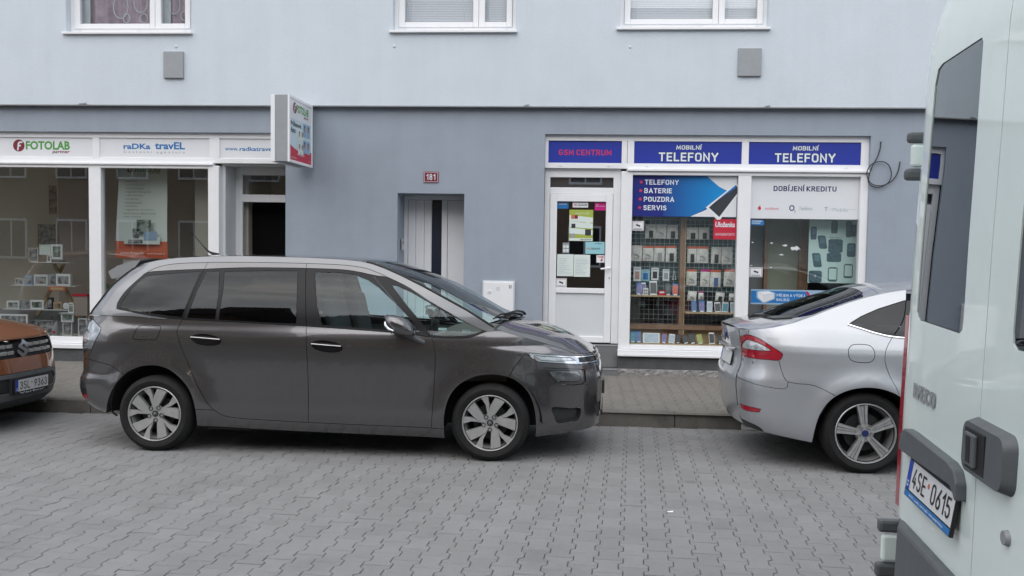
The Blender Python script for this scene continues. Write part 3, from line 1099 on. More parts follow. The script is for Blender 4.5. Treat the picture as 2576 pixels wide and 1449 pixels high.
# ---- left shop front
GY = FY + 0.10
m = MB()
m.box(-15, -3.77, FY + 0.055, FY + 0.14, 3.07, 3.14)
m.box(-15, -3.77, FY + 0.055, FY + 0.14, 2.75, 2.812)
for a, b in ((-9.2, -9.1), (-6.375, -6.285), (-4.80, -4.665), (-3.80, -3.77)):
    m.box(a, b, FY + 0.055, FY + 0.14, 2.812, 3.07)
shopL = bpart(m, 'shopfront', MAT['pvc'], bev=0.003)
m = MB()
m.box(-15, -4.74, FY + 0.005, FY + 0.14, 2.715, 2.748)
m.build('blind_box', MAT['pvc'], shopL, bev=0.008)
m = MB()
for a, b in ((-9.3, -9.15), (-6.42, -6.255), (-4.81, -4.665)):
    m.box(a, b, FY + 0.03, FY + 0.14, 0.44, 2.714)
m.box(-9.15, -6.42, FY + 0.03, FY + 0.14, 2.675, 2.714)
m.box(-6.255, -4.81, FY + 0.03, FY + 0.14, 2.675, 2.714)
m.box(-15, -4.665, FY + 0.03, FY + 0.14, 0.355, 0.44)
m.build('window_frame', MAT['pvc'], shopL, bev=0.006)
MB().box(-15, -4.66, FY - 0.04, FY + 0.1, 0.295, 0.352).build('sill', MAT['pvc'], shopL, bev=0.006)
for a, b in ((-9.15, -6.42), (-6.255, -4.81)):
    MB().poly([(a, GY, 0.44), (b, GY, 0.44), (b, GY, 2.676), (a, GY, 2.676)]).build('pane', GLASS_SHOP_L, shopL)
# left shop door in its recess
LY = FY + 0.50
m = MB()
m.box(-4.665, -4.62, FY + 0.14, LY + 0.07, 0.13, 2.75)
m.build('recess_panel', MAT['pvc_panel'], shopL)
MB().box(-4.62, -3.6, FY + 0.14, LY + 0.1, 2.725, 2.75).build('recess_soffit', MAT['pvc_panel'], shopL)
m = MB()
m.box(-4.62, -4.525, LY, LY + 0.07, 0.13, 2.725)
m.box(-4.525, -3.66, LY, LY + 0.07, 2.63, 2.725)
m.box(-4.525, -3.66, LY, LY + 0.07, 2.27, 2.37)
m.box(-3.66, -3.6, LY, LY + 0.07, 0.13, 2.725)
m.box(-4.525, -3.66, LY, LY + 0.07, 0.13, 0.28)
dl = m.build('shop_door', MAT['pvc'], shopL, bev=0.004)
MB().poly([(-4.525, LY + 0.03, 2.37), (-3.66, LY + 0.03, 2.37), (-3.66, LY + 0.03, 2.63), (-4.525, LY + 0.03, 2.63)]).build('pane', GLASS_UP, dl)
MB().box(-4.60, -3.62, LY + 0.30, LY + 0.32, 0.1, 2.36).build('doorway_shade', MAT['doorway_dark'], dl)  # near-black sheets inside the open doorway stand in for its shade
MB().box(-4.62, -4.60, LY + 0.08, LY + 0.30, 0.1, 2.36).build('doorway_shade', MAT['doorway_dark'], dl)
MB().box(-3.64, -3.62, LY + 0.08, LY + 0.30, 0.1, 2.36).build('doorway_shade', MAT['doorway_dark'], dl)
MB().box(-4.665, -3.6, FY, LY + 0.08, 0.05, 0.128).build('doorstep', MAT['tile'], shopL, bev=0.004)
# the room of the left shop
m = MB()
m.box(-15, -3.3, 15.2, 15.25, 0, 3.2)
m.box(-15, -3.3, FY + 0.7, 15.2, 3.16, 3.2)
m.box(-3.35, -3.3, FY + 0.6, 15.2, 0, 3.2)
bpart(m, 'shop_room', MAT['interior_beige'])
bpart(MB().box(-15, -3.3, FY + 0.12, 15.2, 0.0, 0.36), 'shop_floor', MAT['floor_dark'])
bpart(MB().box(-7.76, -5.0, 13.2, 13.25, 0.36, 3.15), 'partition_wall', MAT['interior_brown'])
bpart(MB().box(-5.25, -4.5, FY + 0.65, 13.2, 0.36, 3.15), 'partition_wall', MAT['interior_wall'])

# ---- right shop front
m = MB()
m.box(-0.435, 3.57, FY + 0.06, FY + 0.14, 3.07, 3.145)
m.box(-0.435, 3.57, FY + 0.06, FY + 0.14, 2.725, 2.792)
for a, b in ((-0.435, -0.392), (0.532, 0.60), (0.605, 0.687), (2.022, 2.108), (3.475, 3.57)):
    m.box(a, b, FY + 0.06, FY + 0.14, 2.792, 3.07)
shopR = bpart(m, 'shopfront', MAT['pvc'], bev=0.003)
m = MB()
for cx in (-0.24, 0.37, 0.85, 3.3):
    m.box(cx - 0.016, cx + 0.016, FY + 0.053, FY + 0.061, 2.75, 2.76)
m.build('drain_cap', MAT['pvc_panel'], shopR)
MB().box(0.60, 3.575, FY + 0.0, FY + 0.14, 2.692, 2.724).build('drip_rail', MAT['pvc'], shopR, bev=0.006)
m = MB()
m.box(0.532, 0.675, FY + 0.03, FY + 0.30, 0.445, 2.69)
m.box(1.985, 2.145, FY + 0.03, FY + 0.14, 0.50, 2.645)
m.box(3.475, 3.57, FY + 0.03, FY + 0.14, 0.445, 2.69)
m.box(0.675, 3.475, FY + 0.03, FY + 0.14, 2.645, 2.69)
m.box(0.675, 3.475, FY + 0.03, FY + 0.14, 0.445, 0.50)
m.build('window_frame', MAT['pvc'], shopR, bev=0.006)
m = MB().box(0.525, 3.6, FY - 0.03, FY + 0.1, 0.395, 0.442)
m.box(0.525, 3.6, FY - 0.055, FY + 0.1, 0.362, 0.394)
m.build('sill', MAT['pvc'], shopR, bev=0.006)
for a, b in ((0.675, 1.985), (2.145, 3.475)):
    MB().poly([(a, GY, 0.50), (b, GY, 0.50), (b, GY, 2.646), (a, GY, 2.646)]).build('pane', GLASS_SHOP, shopR)
MB().box(0.53, 3.57, FY + 0.0, FY + 0.1, 0.195, 0.361).build('plinth', MAT['plinth'], shopR)
m = MB()                                                    # rough stone footing with an uneven face
rs = random.Random(12)
nx, nz = 90, 5
pts = {}
for i in range(nx + 1):
    for j in range(nz + 1):
        pts[i, j] = (0.53 + 3.07 * i / nx, FY - 0.035 + rs.uniform(-0.006, 0.006), 0.08 + 0.118 * j / nz + (rs.uniform(-0.005, 0.005) if 0 < j < nz else 0))
idx = {k: n for n, k in enumerate(pts)}
vs = list(pts.values())
fs = [(idx[i, j], idx[i + 1, j], idx[i + 1, j + 1], idx[i, j + 1]) for i in range(nx) for j in range(nz)]
k0 = len(vs)
vs += [(p[0], FY + 0.02, p[2]) for (i, j), p in pts.items() if j == nz]
fs += [(idx[i, nz], idx[i + 1, nz], k0 + i + 1, k0 + i) for i in range(nx)]
m.add(vs, fs)
m.build('stone_footing', MAT['rough_stone'], shopR)
# right shop door
RY = FY + 0.12
m = frame_rect(MB(), -0.434, 0.531, 0.50, 2.724, RY, RY + 0.07, 0.069, 0.092, 0.0, 0.11)
m.box(-0.365, 0.439, RY, RY + 0.07, 2.405, 2.485)
dr = m.build('shop_door', MAT['pvc'], shopR, bev=0.004)
MB().box(-0.365, 0.471, RY + 0.045, RY + 0.05, 2.484, 2.616).build('pane', GLASS_DOOR, dr)
MB().box(-0.365, 0.471, RY + 0.052, RY + 0.06, 2.484, 2.616).build('fanlight_board', MAT['interior_brown'], dr)
m = frame_rect(MB(), -0.362, 0.435, 0.51, 2.402, RY - 0.012, RY + 0.05, 0.09, 0.085, 0.075, 0.095)
m.box(-0.272, 0.35, RY - 0.012, RY + 0.05, 1.14, 1.205)
m.build('door_leaf', MAT['pvc'], dr, bev=0.005)
MB().box(-0.272, 0.35, RY + 0.012, RY + 0.03, 0.585, 1.14).build('door_panel', MAT['pvc_panel'], dr)
MB().box(-0.272, 0.35, RY + 0.02, RY + 0.024, 1.205, 2.307).build('pane', GLASS_DOOR, dr)
m = MB().tube([(0.405, RY - 0.01, 1.465), (0.405, RY - 0.05, 1.465), (0.39, RY - 0.06, 1.465), (0.295, RY - 0.06, 1.455)], 0.011, 8)
m.build('door_handle', MAT['pvc'], dr, smooth=True)
m = MB().box(0.392, 0.42, RY - 0.018, RY - 0.011, 1.30, 1.375)
m.build('lock_plate', MAT['pvc'], dr, bev=0.004)
MB().box(0.402, 0.41, RY - 0.0195, RY - 0.0185, 1.325, 1.355).build('keyhole', MAT['black'], dr)
m = MB().box(-0.435, 0.53, FY + 0.06, RY + 0.1, 0.205, 0.488)
m.box(-0.435, 0.53, FY - 0.09, RY + 0.1, 0.05, 0.198)
m.build('doorstep', MAT['tile'], shopR, bev=0.003)
m = MB().box(-0.437, 0.528, FY + 0.055, FY + 0.07, 0.478, 0.492)
m.box(-0.437, 0.528, FY - 0.095, FY - 0.08, 0.192, 0.202)
m.build('step_edging', MAT['vent_grey'], shopR)
# the room of the right shop
m = MB()
m.box(-0.6, 3.9, 14.6, 14.65, 0, 3.2)
m.box(-0.6, 3.9, FY + 0.3, 14.6, 3.15, 3.2)
m.box(-0.65, -0.6, FY + 0.2, 14.6, 0, 3.2)
m.box(3.9, 3.95, FY + 0.1, 14.6, 0, 3.2)
bpart(m, 'shop_room', MAT['interior_dark'])
bpart(MB().box(-0.6, 3.9, FY + 0.32, 14.6, 0.0, 0.45), 'shop_floor', MAT['floor_dark'])

# ================================================================ HOUSES ACROSS THE STREET (seen in reflections)
def across(x0, x1, yb, eave, ridge, wall, roofc, label, seed):
    r = thing('town_house', label, 'house', ((x0 + x1) / 2, yb, 0), group='houses across the street')
    w = (x1 - x0) / 2
    wm = M('house_wall', wall, 0.9, var=0.06, vscale=0.8, world_noise=True)  # wall colours darkened, putting the shade on these fronts into the paint
    m = MB().box(-w, w, -9, 0, -0.2, eave)
    m.build('wall', wm, r)
    m = MB()
    m.add([(-w - 0.1, 0.45, eave - 0.05), (w + 0.1, 0.45, eave - 0.05), (w + 0.1, -4.5, ridge), (-w - 0.1, -4.5, ridge), (-w - 0.1, -9.4, eave), (w + 0.1, -9.4, eave)],
          [(0, 1, 2, 3), (3, 2, 5, 4), (0, 3, 4), (1, 5, 2)])
    m.build('roof', M('house_roof', roofc, 0.8, var=0.15, vscale=1, world_noise=True), r)
    n = int(2 * w / 2.1)
    for k in range(n):
        cx = -w + (k + 0.5) * 2 * w / n
        for z0, hh in ((0.9, 1.5), (3.9, 1.6)):
            f = MB().box(cx - 0.6, cx + 0.6, 0.0, 0.06, z0, z0 + hh).build('window', MAT['pvc'], r)
            for a in (-0.53, 0.03):
                MB().box(cx + a, cx + a + 0.5, 0.06, 0.065, z0 + 0.08, z0 + hh - 0.08).build('pane', MAT['black_gloss'], f)
across(-27, -10.6, -9.5, 9.2, 15.2, (0.26, 0.20, 0.14), (0.05, 0.028, 0.024), 'beige two storey house across the street with brown roof', 1)
across(-7.9, 1.4, -9.9, 7.8, 12.6, (0.22, 0.15, 0.11), (0.05, 0.028, 0.024), 'brown two storey house across the street with low roof', 2)
across(1.42, 18, -9.6, 7.0, 11.2, (0.28, 0.27, 0.24), (0.06, 0.035, 0.03), 'grey two storey house across the street with red roof', 3)
m = MB()
m.box(-60, 60, -9.4, -6.5, -0.2, 0.10)
struct(m.build('pavement', MAT['paver_walk']))
# ================================================================ SIGNS
def card(name, b, Y, mat, label, cat, group=None, t=0.004):
    return tag(fcard(name, b, Y, mat, None, t), label, cat, group)
def blob(name, pts, Y, mat, parent, t=0.0015):
    m = MB().prism([(x, Y, z) for x, z in pts], (0, -t, 0))
    return m.build(name, mat, parent)
def oval(cx, cz, rx, rz, n=20, a0=0, a1=2 * PI):
    return [(cx + rx * math.cos(a0 + (a1 - a0) * k / n), cz + rz * math.sin(a0 + (a1 - a0) * k / n)) for k in range(n)]
SY = FY + 0.075
def fotolab(parent, P, ux, uz, w, h, name='lettering'):
    """round emblem and name on the plane P + ux, uz (unit vectors), w by h metres"""
    P, ux, uz = Vector(P), Vector(ux), Vector(uz)
    nrm = ux.cross(uz)
    r = h * 0.42
    c = P + ux * r + uz * (h * 0.58)
    m = MB()
    m.poly([c + ux * (r * math.cos(a)) + uz * (r * math.sin(a)) for a in [2 * PI * k / 28 for k in range(28)]])
    m.build('emblem', MAT['maroon'], parent)
    m = MB()
    c2 = c + nrm * 0.001
    pts = [(-0.30, -0.80), (-0.05, -0.80), (0.02, -0.15), (0.35, -0.15), (0.35, 0.12), (0.05, 0.12), (0.12, 0.40), (0.62, 0.42), (0.70, 0.68), (0.05, 0.66), (-0.18, 0.35)]
    m.poly([c2 + ux * (r * a) + uz * (r * b) for a, b in pts])
    m.build('emblem_letter', MAT['sign_white'], parent)
    text(name, 'FOTOLAB', P + ux * (w * 0.225) + uz * (h * 0.30), ux * (w * 0.775), uz * (h * 0.60), MAT['letter_green'], parent, 0.035)
    text(name, 'partner', P + ux * (w * 0.69) + uz * (h * 0.0), ux * (w * 0.31), uz * (h * 0.26), MAT['maroon'], parent, 0.015, 0.2)

s = card('fascia_sign', (-9.10, 2.812, -6.375, 3.07), SY, MAT['sign_white'], 'white fascia sign with green photo lab name and round dark red emblem', 'sign')
fotolab(s, (-7.475, SY - 0.001, 2.852), (1, 0, 0), (0, 0, 1), 0.78, 0.19)
s = card('fascia_sign', (-6.285, 2.812, -4.80, 3.07), SY, MAT['sign_white'], 'white fascia sign with blue travel agency name and pale second line', 'sign')
ftext('lettering', 'raDKa', (-5.965, 2.925, -5.60, 2.998), SY - 0.001, MAT['letter_blue'], s, 0.03)
ftext('lettering', 'travEL', (-5.54, 2.925, -5.135, 3.02), SY - 0.001, MAT['letter_blue'], s, 0.03)
ftext('lettering', 'C e s t o v n í   a g e n t u r a', (-5.965, 2.865, -5.135, 2.905), SY - 0.001, MAT['letter_grey'], s, 0.005)
s = card('fascia_sign', (-4.665, 2.812, -3.80, 3.07), SY, MAT['sign_white'], 'white fascia sign with blue web address over the left shop door', 'sign')
ftext('lettering', 'www.', (-4.60, 2.915, -4.42, 2.95), SY - 0.001, MAT['letter_blue'], s, 0.01)
ftext('lettering', 'radkatravel.cz', (-4.405, 2.912, -3.84, 2.965), SY - 0.001, MAT['letter_blue'], s, 0.02)

s = card('fascia_sign', (-0.392, 2.792, 0.532, 3.06), SY, MAT['sign_blue'], 'blue fascia sign with red lettering above the phone shop door', 'sign')
fsign('lettering', 'GSM CENTRUM', (-0.262, 2.888, 0.405, 2.962), SY - 0.001, MAT['letter_red'], s, 0.19)
def telefony(s, x):
    for mat, d, gr in (('letter_navy', 0.0010, 0.16), ('letter_white', 0.0024, 0.0)):
        fsign('lettering', 'MOBILNÍ', (x - 0.155, 2.968, x + 0.155, 3.024), SY - d, MAT[mat], s, 0.22, 0.06, .22, gr)
        fsign('lettering', 'TELEFONY', (x - 0.37, 2.820, x + 0.37, 2.935), SY - d, MAT[mat], s, 0.21, 0.0, .24, gr)
s = card('fascia_sign', (0.687, 2.792, 2.022, 3.065), SY, MAT['sign_blue'], 'middle blue fascia sign reading mobile phones, over the blue phone poster', 'sign')
telefony(s, 1.365)
s = card('fascia_sign', (2.108, 2.792, 3.475, 3.065), SY, MAT['sign_blue'], 'blue fascia sign reading mobile phones, over the white credit poster', 'sign')
telefony(s, 2.80)

# poster with the list and the big phone
PY = GY - 0.006
s = card('window_poster', (0.677, 2.128, 1.983, 2.643), PY, MAT['poster_navy'], 'blue window poster listing phones, batteries, cases and service', 'poster', t=0.003)
P1 = PY - 0.001
def px(u, v):                                              # poster coordinates 0..1
    return (0.677 + 1.306 * u, 2.128 + 0.515 * v)
g = M('poster_blue_fade', (0.02, 0.1, 0.5), 0.35)          # printed colour fade
t = g.node_tree
b = t.nodes['Principled BSDF']
ge = t.nodes.new('ShaderNodeNewGeometry')
sp = t.nodes.new('ShaderNodeSeparateXYZ')
mr = t.nodes.new('ShaderNodeMapRange')
mr.inputs['From Min'].default_value, mr.inputs['From Max'].default_value = 0.95, 1.75
cr = t.nodes.new('ShaderNodeValToRGB')
cr.color_ramp.elements[0].color = (0.013, 0.022, 0.20, 1)
cr.color_ramp.elements[1].color = (0.005, 0.25, 0.62, 1)
t.links.new(ge.outputs['Position'], sp.inputs[0])
t.links.new(sp.outputs['X'], mr.inputs['Value'])
t.links.new(mr.outputs[0], cr.inputs['Fac'])
t.links.new(cr.outputs['Color'], b.inputs['Base Color'])
blob('colour_field', [px(.30, .01), px(.56, .01), px(.74, .25), px(.95, .56), px(.84, .74), px(.71, .99), px(.30, .99)], P1, g, s)
blob('white_field', [px(.56, .01), px(.70, .17), px(.96, .58), px(.83, .74), px(.71, .992), px(.995, .992), px(.995, .01)], P1 - 0.001, MAT['sign_white'], s)
blob('colour_field', [px(.71, .23), px(.98, .80), px(.985, .60), px(.85, .47)], P1 - 0.002, MAT['blue_bright'], s)
blob('phone_edge', [px(.705, .24), px(.72, .27), px(.99, .83), px(1.04, .66), px(.845, -.055), px(.815, -.06), px(.80, -.02)], P1 - 0.003, MAT['white_print'], s)
blob('phone_screen', [px(.735, .235), px(.985, .79), px(1.02, .655), px(.835, .01)], P1 - 0.005, MAT['letter_dark'], s)
blob('phone_screen', [px(.735, .235), px(.985, .79), px(.985, .72), px(.86, .50), px(.76, .30)], P1 - 0.0068, MAT['blue_bright'], s)
for i, w in enumerate(('TELEFONY', 'BATERIE', 'POUZDRA', 'SERVIS')):
    z = 2.528 - i * 0.1075
    x0 = 0.83 - i * 0.004
    ln = (0.425, 0.345, 0.38, 0.29)[i]
    fsign('lettering', w, (x0, z, x0 + ln, z + 0.066), P1 - 0.002, MAT['letter_white'], s, 0.22)
    blob('bullet', oval(x0 - 0.045, z + 0.033, 0.019, 0.019), P1, MAT['letter_red'], s)

s = card('window_poster', (2.147, 2.12, 3.473, 2.643), PY, MAT['sign_white'], 'white window poster about topping up phone credit with operator logos', 'poster', t=0.003)
fsign('lettering', 'DOBÍJENÍ KREDITU', (2.43, 2.462, 3.20, 2.530), PY - 0.001, MAT['letter_navy'], s, 0.23)
blob('logo', oval(2.265, 2.252, 0.032, 0.032), PY, MAT['white_print'], s)
blob('logo', oval(2.263, 2.248, 0.021, 0.022) , PY - 0.002, MAT['letter_red'], s)
blob('logo', [(2.255, 2.262), (2.262, 2.280), (2.278, 2.288), (2.270, 2.270)], PY - 0.002, MAT['letter_red'], s)
ftext('logo', 'vodafone', (2.328, 2.232, 2.500, 2.262), PY - 0.001, MAT['letter_red'], s, 0.0)
ftext('logo', 'O', (2.628, 2.218, 2.694, 2.292), PY - 0.001, MAT['letter_navy'], s, 0.02)
ftext('logo', '2', (2.690, 2.200, 2.706, 2.226), PY - 0.001, MAT['letter_navy'], s, 0.0)
ftext('logo', 'Telefónica', (2.752, 2.228, 2.910, 2.275), PY - 0.001, MAT['letter_grey'], s, 0.0, 0.25)
ftext('logo', 'T', (3.062, 2.222, 3.100, 2.272), PY - 0.001, MAT['letter_grey'], s, 0.04)
ftext('logo', '··', (3.112, 2.243, 3.15, 2.250), PY - 0.001, MAT['letter_grey'], s, 0.0)
ftext('logo', 'Mobile', (3.162, 2.217, 3.345, 2.262), PY - 0.001, MAT['letter_grey'], s, -0.01)
ftext('logo', '···', (3.36, 2.240, 3.43, 2.247), PY - 0.001, MAT['letter_grey'], s, 0.0)

def camera_sticker(b, Y, label):
    s = card('camera_sticker', b, Y, MAT['white_print'], label, 'sticker', 'camera warning stickers', t=0.002)
    x0, z0, x1, z1 = b
    w, h = x1 - x0, z1 - z0
    m = MB()
    frame_rect(m, x0 + .05 * w, x1 - .05 * w, z0 + .06 * h, z1 - .06 * h, Y - 0.0012, Y - 0.0002, .025 * w, .025 * w, .035 * h, .035 * h)
    m.build('border', MAT['maroon'], s)
    m = MB()
    cx, cz = x0 + .5 * w, z0 + .56 * h
    for (a, c, d, e) in ((-.16, .07, .05, -.05), (.06, -.02, .17, -.12)):
        m.obox((cx + (a + d) / 2 * w, Y - 0.001, cz + (c + e) / 2 * h), ((d - a) / 2 * w, 0, (e - c) / 2 * h), (0, .0006, 0), (.035 * w, 0, .07 * h))
    m.build('camera_print', MAT['letter_dark'], s)
    for k in (0, 1):
        MB().box(x0 + .16 * w, x1 - .16 * w, Y - 0.0014, Y - 0.0004, z0 + (.2 - .07 * k) * h, z0 + (.24 - .07 * k) * h).build('print_line', MAT['letter_grey'], s)
camera_sticker((0.682, 1.948, 0.831, 2.069), PY, 'square white camera sticker under the blue poster')
camera_sticker((2.161, 1.385, 2.322, 1.505), PY, 'square white camera sticker above the blue parcel strip')
DYS = RY + 0.017
camera_sticker((-0.277, 1.207, -0.133, 1.325), DYS, 'square white camera sticker low on the shop door glass')

s = card('window_sign', (1.702, 1.852, 1.983, 2.106), PY, MAT['red'], 'square red sign on the window under the phone poster', 'sign', t=0.003)
ftext('lettering', 'Uloženka', (1.722, 2.005, 1.965, 2.072), PY - 0.001, MAT['letter_white'], s, 0.025, 0.15)
ftext('lettering', 'PARTNERSKÉ MÍSTO', (1.722, 1.902, 1.965, 1.918), PY - 0.001, MAT['letter_white'], s, 0.02)
MB().box(1.722, 1.965, PY - 0.0012, PY - 0.0002, 1.926, 1.929).build('print_line', MAT['letter_white'], s)

s = card('window_strip', (2.188, 1.043, 3.19, 1.230), PY, MAT['sky_card'], 'blue strip sign about sending and collecting parcels, partly behind the silver car', 'sign', t=0.003)
blob('colour_field', [(2.19, 1.062), (3.0, 1.062), (2.86, 1.212), (2.19, 1.212)], PY, MAT['letter_blue'], s)
blob('colour_field', [(2.86, 1.212), (2.89, 1.212), (2.96, 1.10), (2.93, 1.10)], PY - 0.002, MAT['red'], s)
blob('box_halo', [(2.255, 1.205), (2.255, 1.125), (2.345, 1.05), (2.485, 1.112), (2.49, 1.19), (2.40, 1.215)], PY - 0.002, MAT['sky_card'], s)
blob('box_print', [(2.27, 1.195), (2.275, 1.13), (2.345, 1.065), (2.345, 1.155)], PY - 0.004, MAT['sign_white'], s)
blob('box_print', [(2.348, 1.155), (2.348, 1.066), (2.47, 1.115), (2.472, 1.178)], PY - 0.004, MAT['pvc_panel'], s)
blob('box_print', [(2.27, 1.199), (2.346, 1.159), (2.472, 1.182), (2.40, 1.209)], PY - 0.004, MAT['white_print'], s)
fsign('lettering', 'PŘÍJEM A VÝDEJ', (2.505, 1.142, 2.85, 1.176), PY - 0.002, MAT['letter_white'], s, 0.17)
fsign('lettering', 'BALÍKŮ', (2.505, 1.088, 2.66, 1.122), PY - 0.002, MAT['letter_white'], s, 0.17)
s = card('sticker', (2.164, 2.036, 2.325, 2.099), PY, MAT['letter_blue'], 'small blue sticker in the top corner of the right pane', 'sticker', t=0.002)
MB().box(2.175, 2.30, PY - 0.001, PY - 0.0002, 2.083, 2.091).build('print_line', MAT['letter_white'], s)
MB().box(2.175, 2.28, PY - 0.001, PY - 0.0002, 2.05, 2.072).build('print_patch', MAT['sky_card'], s)
rs = random.Random(3)
TORN = 'white scraps of torn sticker left on the right pane'
for i, ((x0, z0, x1, z1), lb) in enumerate((((2.64, 1.70, 2.81, 1.80), 'largest torn white sticker scrap in the middle of the right pane'), ((2.545, 1.77, 2.63, 1.805), 'torn white sticker scrap just left of the largest one'),
                           ((2.394, 1.796, 2.445, 1.831), 'torn white scrap at the top of the olive board'), ((2.512, 1.656, 2.595, 1.682), 'flat torn white scrap below the largest one'),
                           ((2.171, 1.803, 2.208, 1.835), 'torn white scrap high by the left edge of the right pane'), ((2.166, 1.512, 2.199, 1.544), 'torn white scrap directly above the camera sticker'),
                           ((2.408, 1.497, 2.441, 1.522), 'lowest torn white scrap on the olive board'))):
    n = 14
    pts = [((x0 + x1) / 2 + (x1 - x0) / 2 * math.cos(a) * rs.uniform(0.35, .95), (z0 + z1) / 2 + (z1 - z0) / 2 * math.sin(a) * rs.uniform(0.25, .8)) for a in [2 * PI * k / n for k in range(n)]]
    m = MB().prism([(x, PY, z) for x, z in pts], (0, 0.001, 0))
    tag(m.build('torn_sticker', MAT['pvc_panel']), lb, 'sticker', TORN)

# papers and stickers on the shop door
def lines(s, b, Y, n, mat='letter_grey', top=0.8, step=None):
    x0, z0, x1, z1 = b
    m = MB()
    step = step or 0.75 / n
    for k in range(n):
        z = z0 + (z1 - z0) * (top - k * step)
        m.box(x0 + (x1 - x0) * 0.1, x0 + (x1 - x0) * rs.uniform(0.45, 0.92), Y - 0.0012, Y - 0.0002, z, z + 0.0035)
    return m.build('print_lines', MAT[mat], s)
b = (-0.260, 1.354, -0.051, 1.635)
s = card('notice', b, DYS, MAT['paper'], 'left of the two paper notices low on the shop door', 'notice', t=0.001); lines(s, b, DYS, 9)
b = (-0.046, 1.349, 0.162, 1.631)
s = card('notice', b, DYS, MAT['paper'], 'right of the two paper notices low on the shop door', 'notice', t=0.001); lines(s, b, DYS, 11)
s = card('door_sticker', (-0.267, 2.217, -0.127, 2.294), DYS, MAT['letter_blue'], 'dull blue sticker in the top left of the shop door glass', 'sticker', t=0.002)
MB().box(-0.25, -0.15, DYS - 0.001, DYS - 0.0002, 2.265, 2.28).build('print_line', MAT['letter_grey'], s)
s = card('door_sticker', (-0.074, 2.233, 0.122, 2.296), DYS, MAT['white_print'], 'white phone brand sticker at the top of the shop door', 'sticker', t=0.002)
ftext('lettering', 'HUAWEI', (-0.005, 2.25, 0.11, 2.274), DYS - 0.001, MAT['letter_dark'], s, 0.02)
for k in range(6):
    a = PI * (0.08 + 0.168 * k)
    blob('logo', [(-0.038 + r * math.cos(a + d), 2.252 + r * math.sin(a + d)) for r, d in ((0.004, 0), (0.018, -.16), (0.025, 0), (0.018, .16))], DYS - 0.0005, MAT['red'], s)
s = card('door_sticker', (0.206, 2.199, 0.346, 2.297), DYS, MAT['magenta'], 'pink sticker in the top right of the shop door glass', 'sticker', t=0.002)
ftext('lettering', 'TADY', (0.218, 2.262, 0.26, 2.276), DYS - 0.001, MAT['white_print'], s, 0.0)
ftext('lettering', 'JSME V PRODEJI', (0.218, 2.243, 0.333, 2.257), DYS - 0.001, MAT['white_print'], s, 0.0)
b = (-0.114, 1.806, 0.189, 2.204)
s = card('door_poster', b, DYS, MAT['lime'], 'lime green poster with phone offers on the shop door', 'poster', t=0.002)
for k, z in enumerate((0.64, 0.45, 0.24)):
    zz = 1.806 + 0.398 * z
    blob('white_band', [(-0.112, zz), (0.187, zz - 0.02), (0.187, zz + 0.045), (-0.112, zz + 0.075)], DYS, MAT['paper'], s)
MB().box(-0.112, 0.187, DYS - 0.0016, DYS - 0.0002, 1.808, 1.842).build('white_band', MAT['paper'], s)
ftext('lettering', 'GSM CENTRUM', (0.03, 1.816, 0.17, 1.832), DYS - 0.002, MAT['letter_dark'], s, 0.03)
ftext('lettering', 'VÝHODNÝ VÝBĚR', (-0.04, 2.145, 0.14, 2.175), DYS - 0.001, MAT['paper'], s, 0.0)
for (x, z, w, h, c) in ((-0.09, 2.09, .035, .05, 'orange'), (-0.05, 2.09, .045, .045, 'maroon'), (0.10, 2.03, .05, .05, 'paper'), (-0.085, 1.97, .05, .055, 'letter_dark'), (0.09, 1.88, .075, .075, 'letter_dark'), (-0.10, 1.85, .06, .05, 'vent_grey')):
    MB().box(x, x + w, DYS - 0.0034, DYS - 0.0018, z, z + h).build('picture', MAT[c], s)
s = card('door_sticker', (0.098, 1.644, 0.342, 1.798), DYS, MAT['cyan_pale'], 'pale blue parcel shop sticker on the shop door', 'sticker', t=0.002)
ftext('lettering', 'PAR', (0.115, 1.70, 0.162, 1.722), DYS - 0.001, MAT['orange'], s, 0.02)
ftext('lettering', 'CELSHOP', (0.166, 1.70, 0.285, 1.722), DYS - 0.001, MAT['letter_dark'], s, 0.02)
ftext('lettering', 'OTEVŘENO', (0.215, 1.768, 0.31, 1.784), DYS - 0.001, MAT['letter_dark'], s, 0.02)
s = card('door_sticker', (0.241, 1.535, 0.344, 1.629), DYS, MAT['white_print'], 'small white sticker with red letters and figure by the door handle', 'sticker', t=0.002)
ftext('lettering', 'TAM', (0.25, 1.595, 0.33, 1.62), DYS - 0.001, MAT['red'], s, 0.03)
blob('print_patch', [(0.29, 1.55), (0.30, 1.58), (0.33, 1.59), (0.315, 1.57), (0.318, 1.545), (0.305, 1.555)], DYS, MAT['red'], s)
s = card('door_label', (-0.193, 1.650, -0.111, 1.781), DYS, MAT['vent_grey'], 'narrow grey labels behind the shop door glass', 'sticker', t=0.001)
for k in range(4):
    MB().box(-0.185 + 0.04 * (k % 2), -0.155 + 0.04 * (k % 2), DYS - 0.001, DYS - 0.0002, 1.665 + 0.05 * (k // 2), 1.70 + 0.05 * (k // 2)).build('print_patch', MAT['paper'], s)

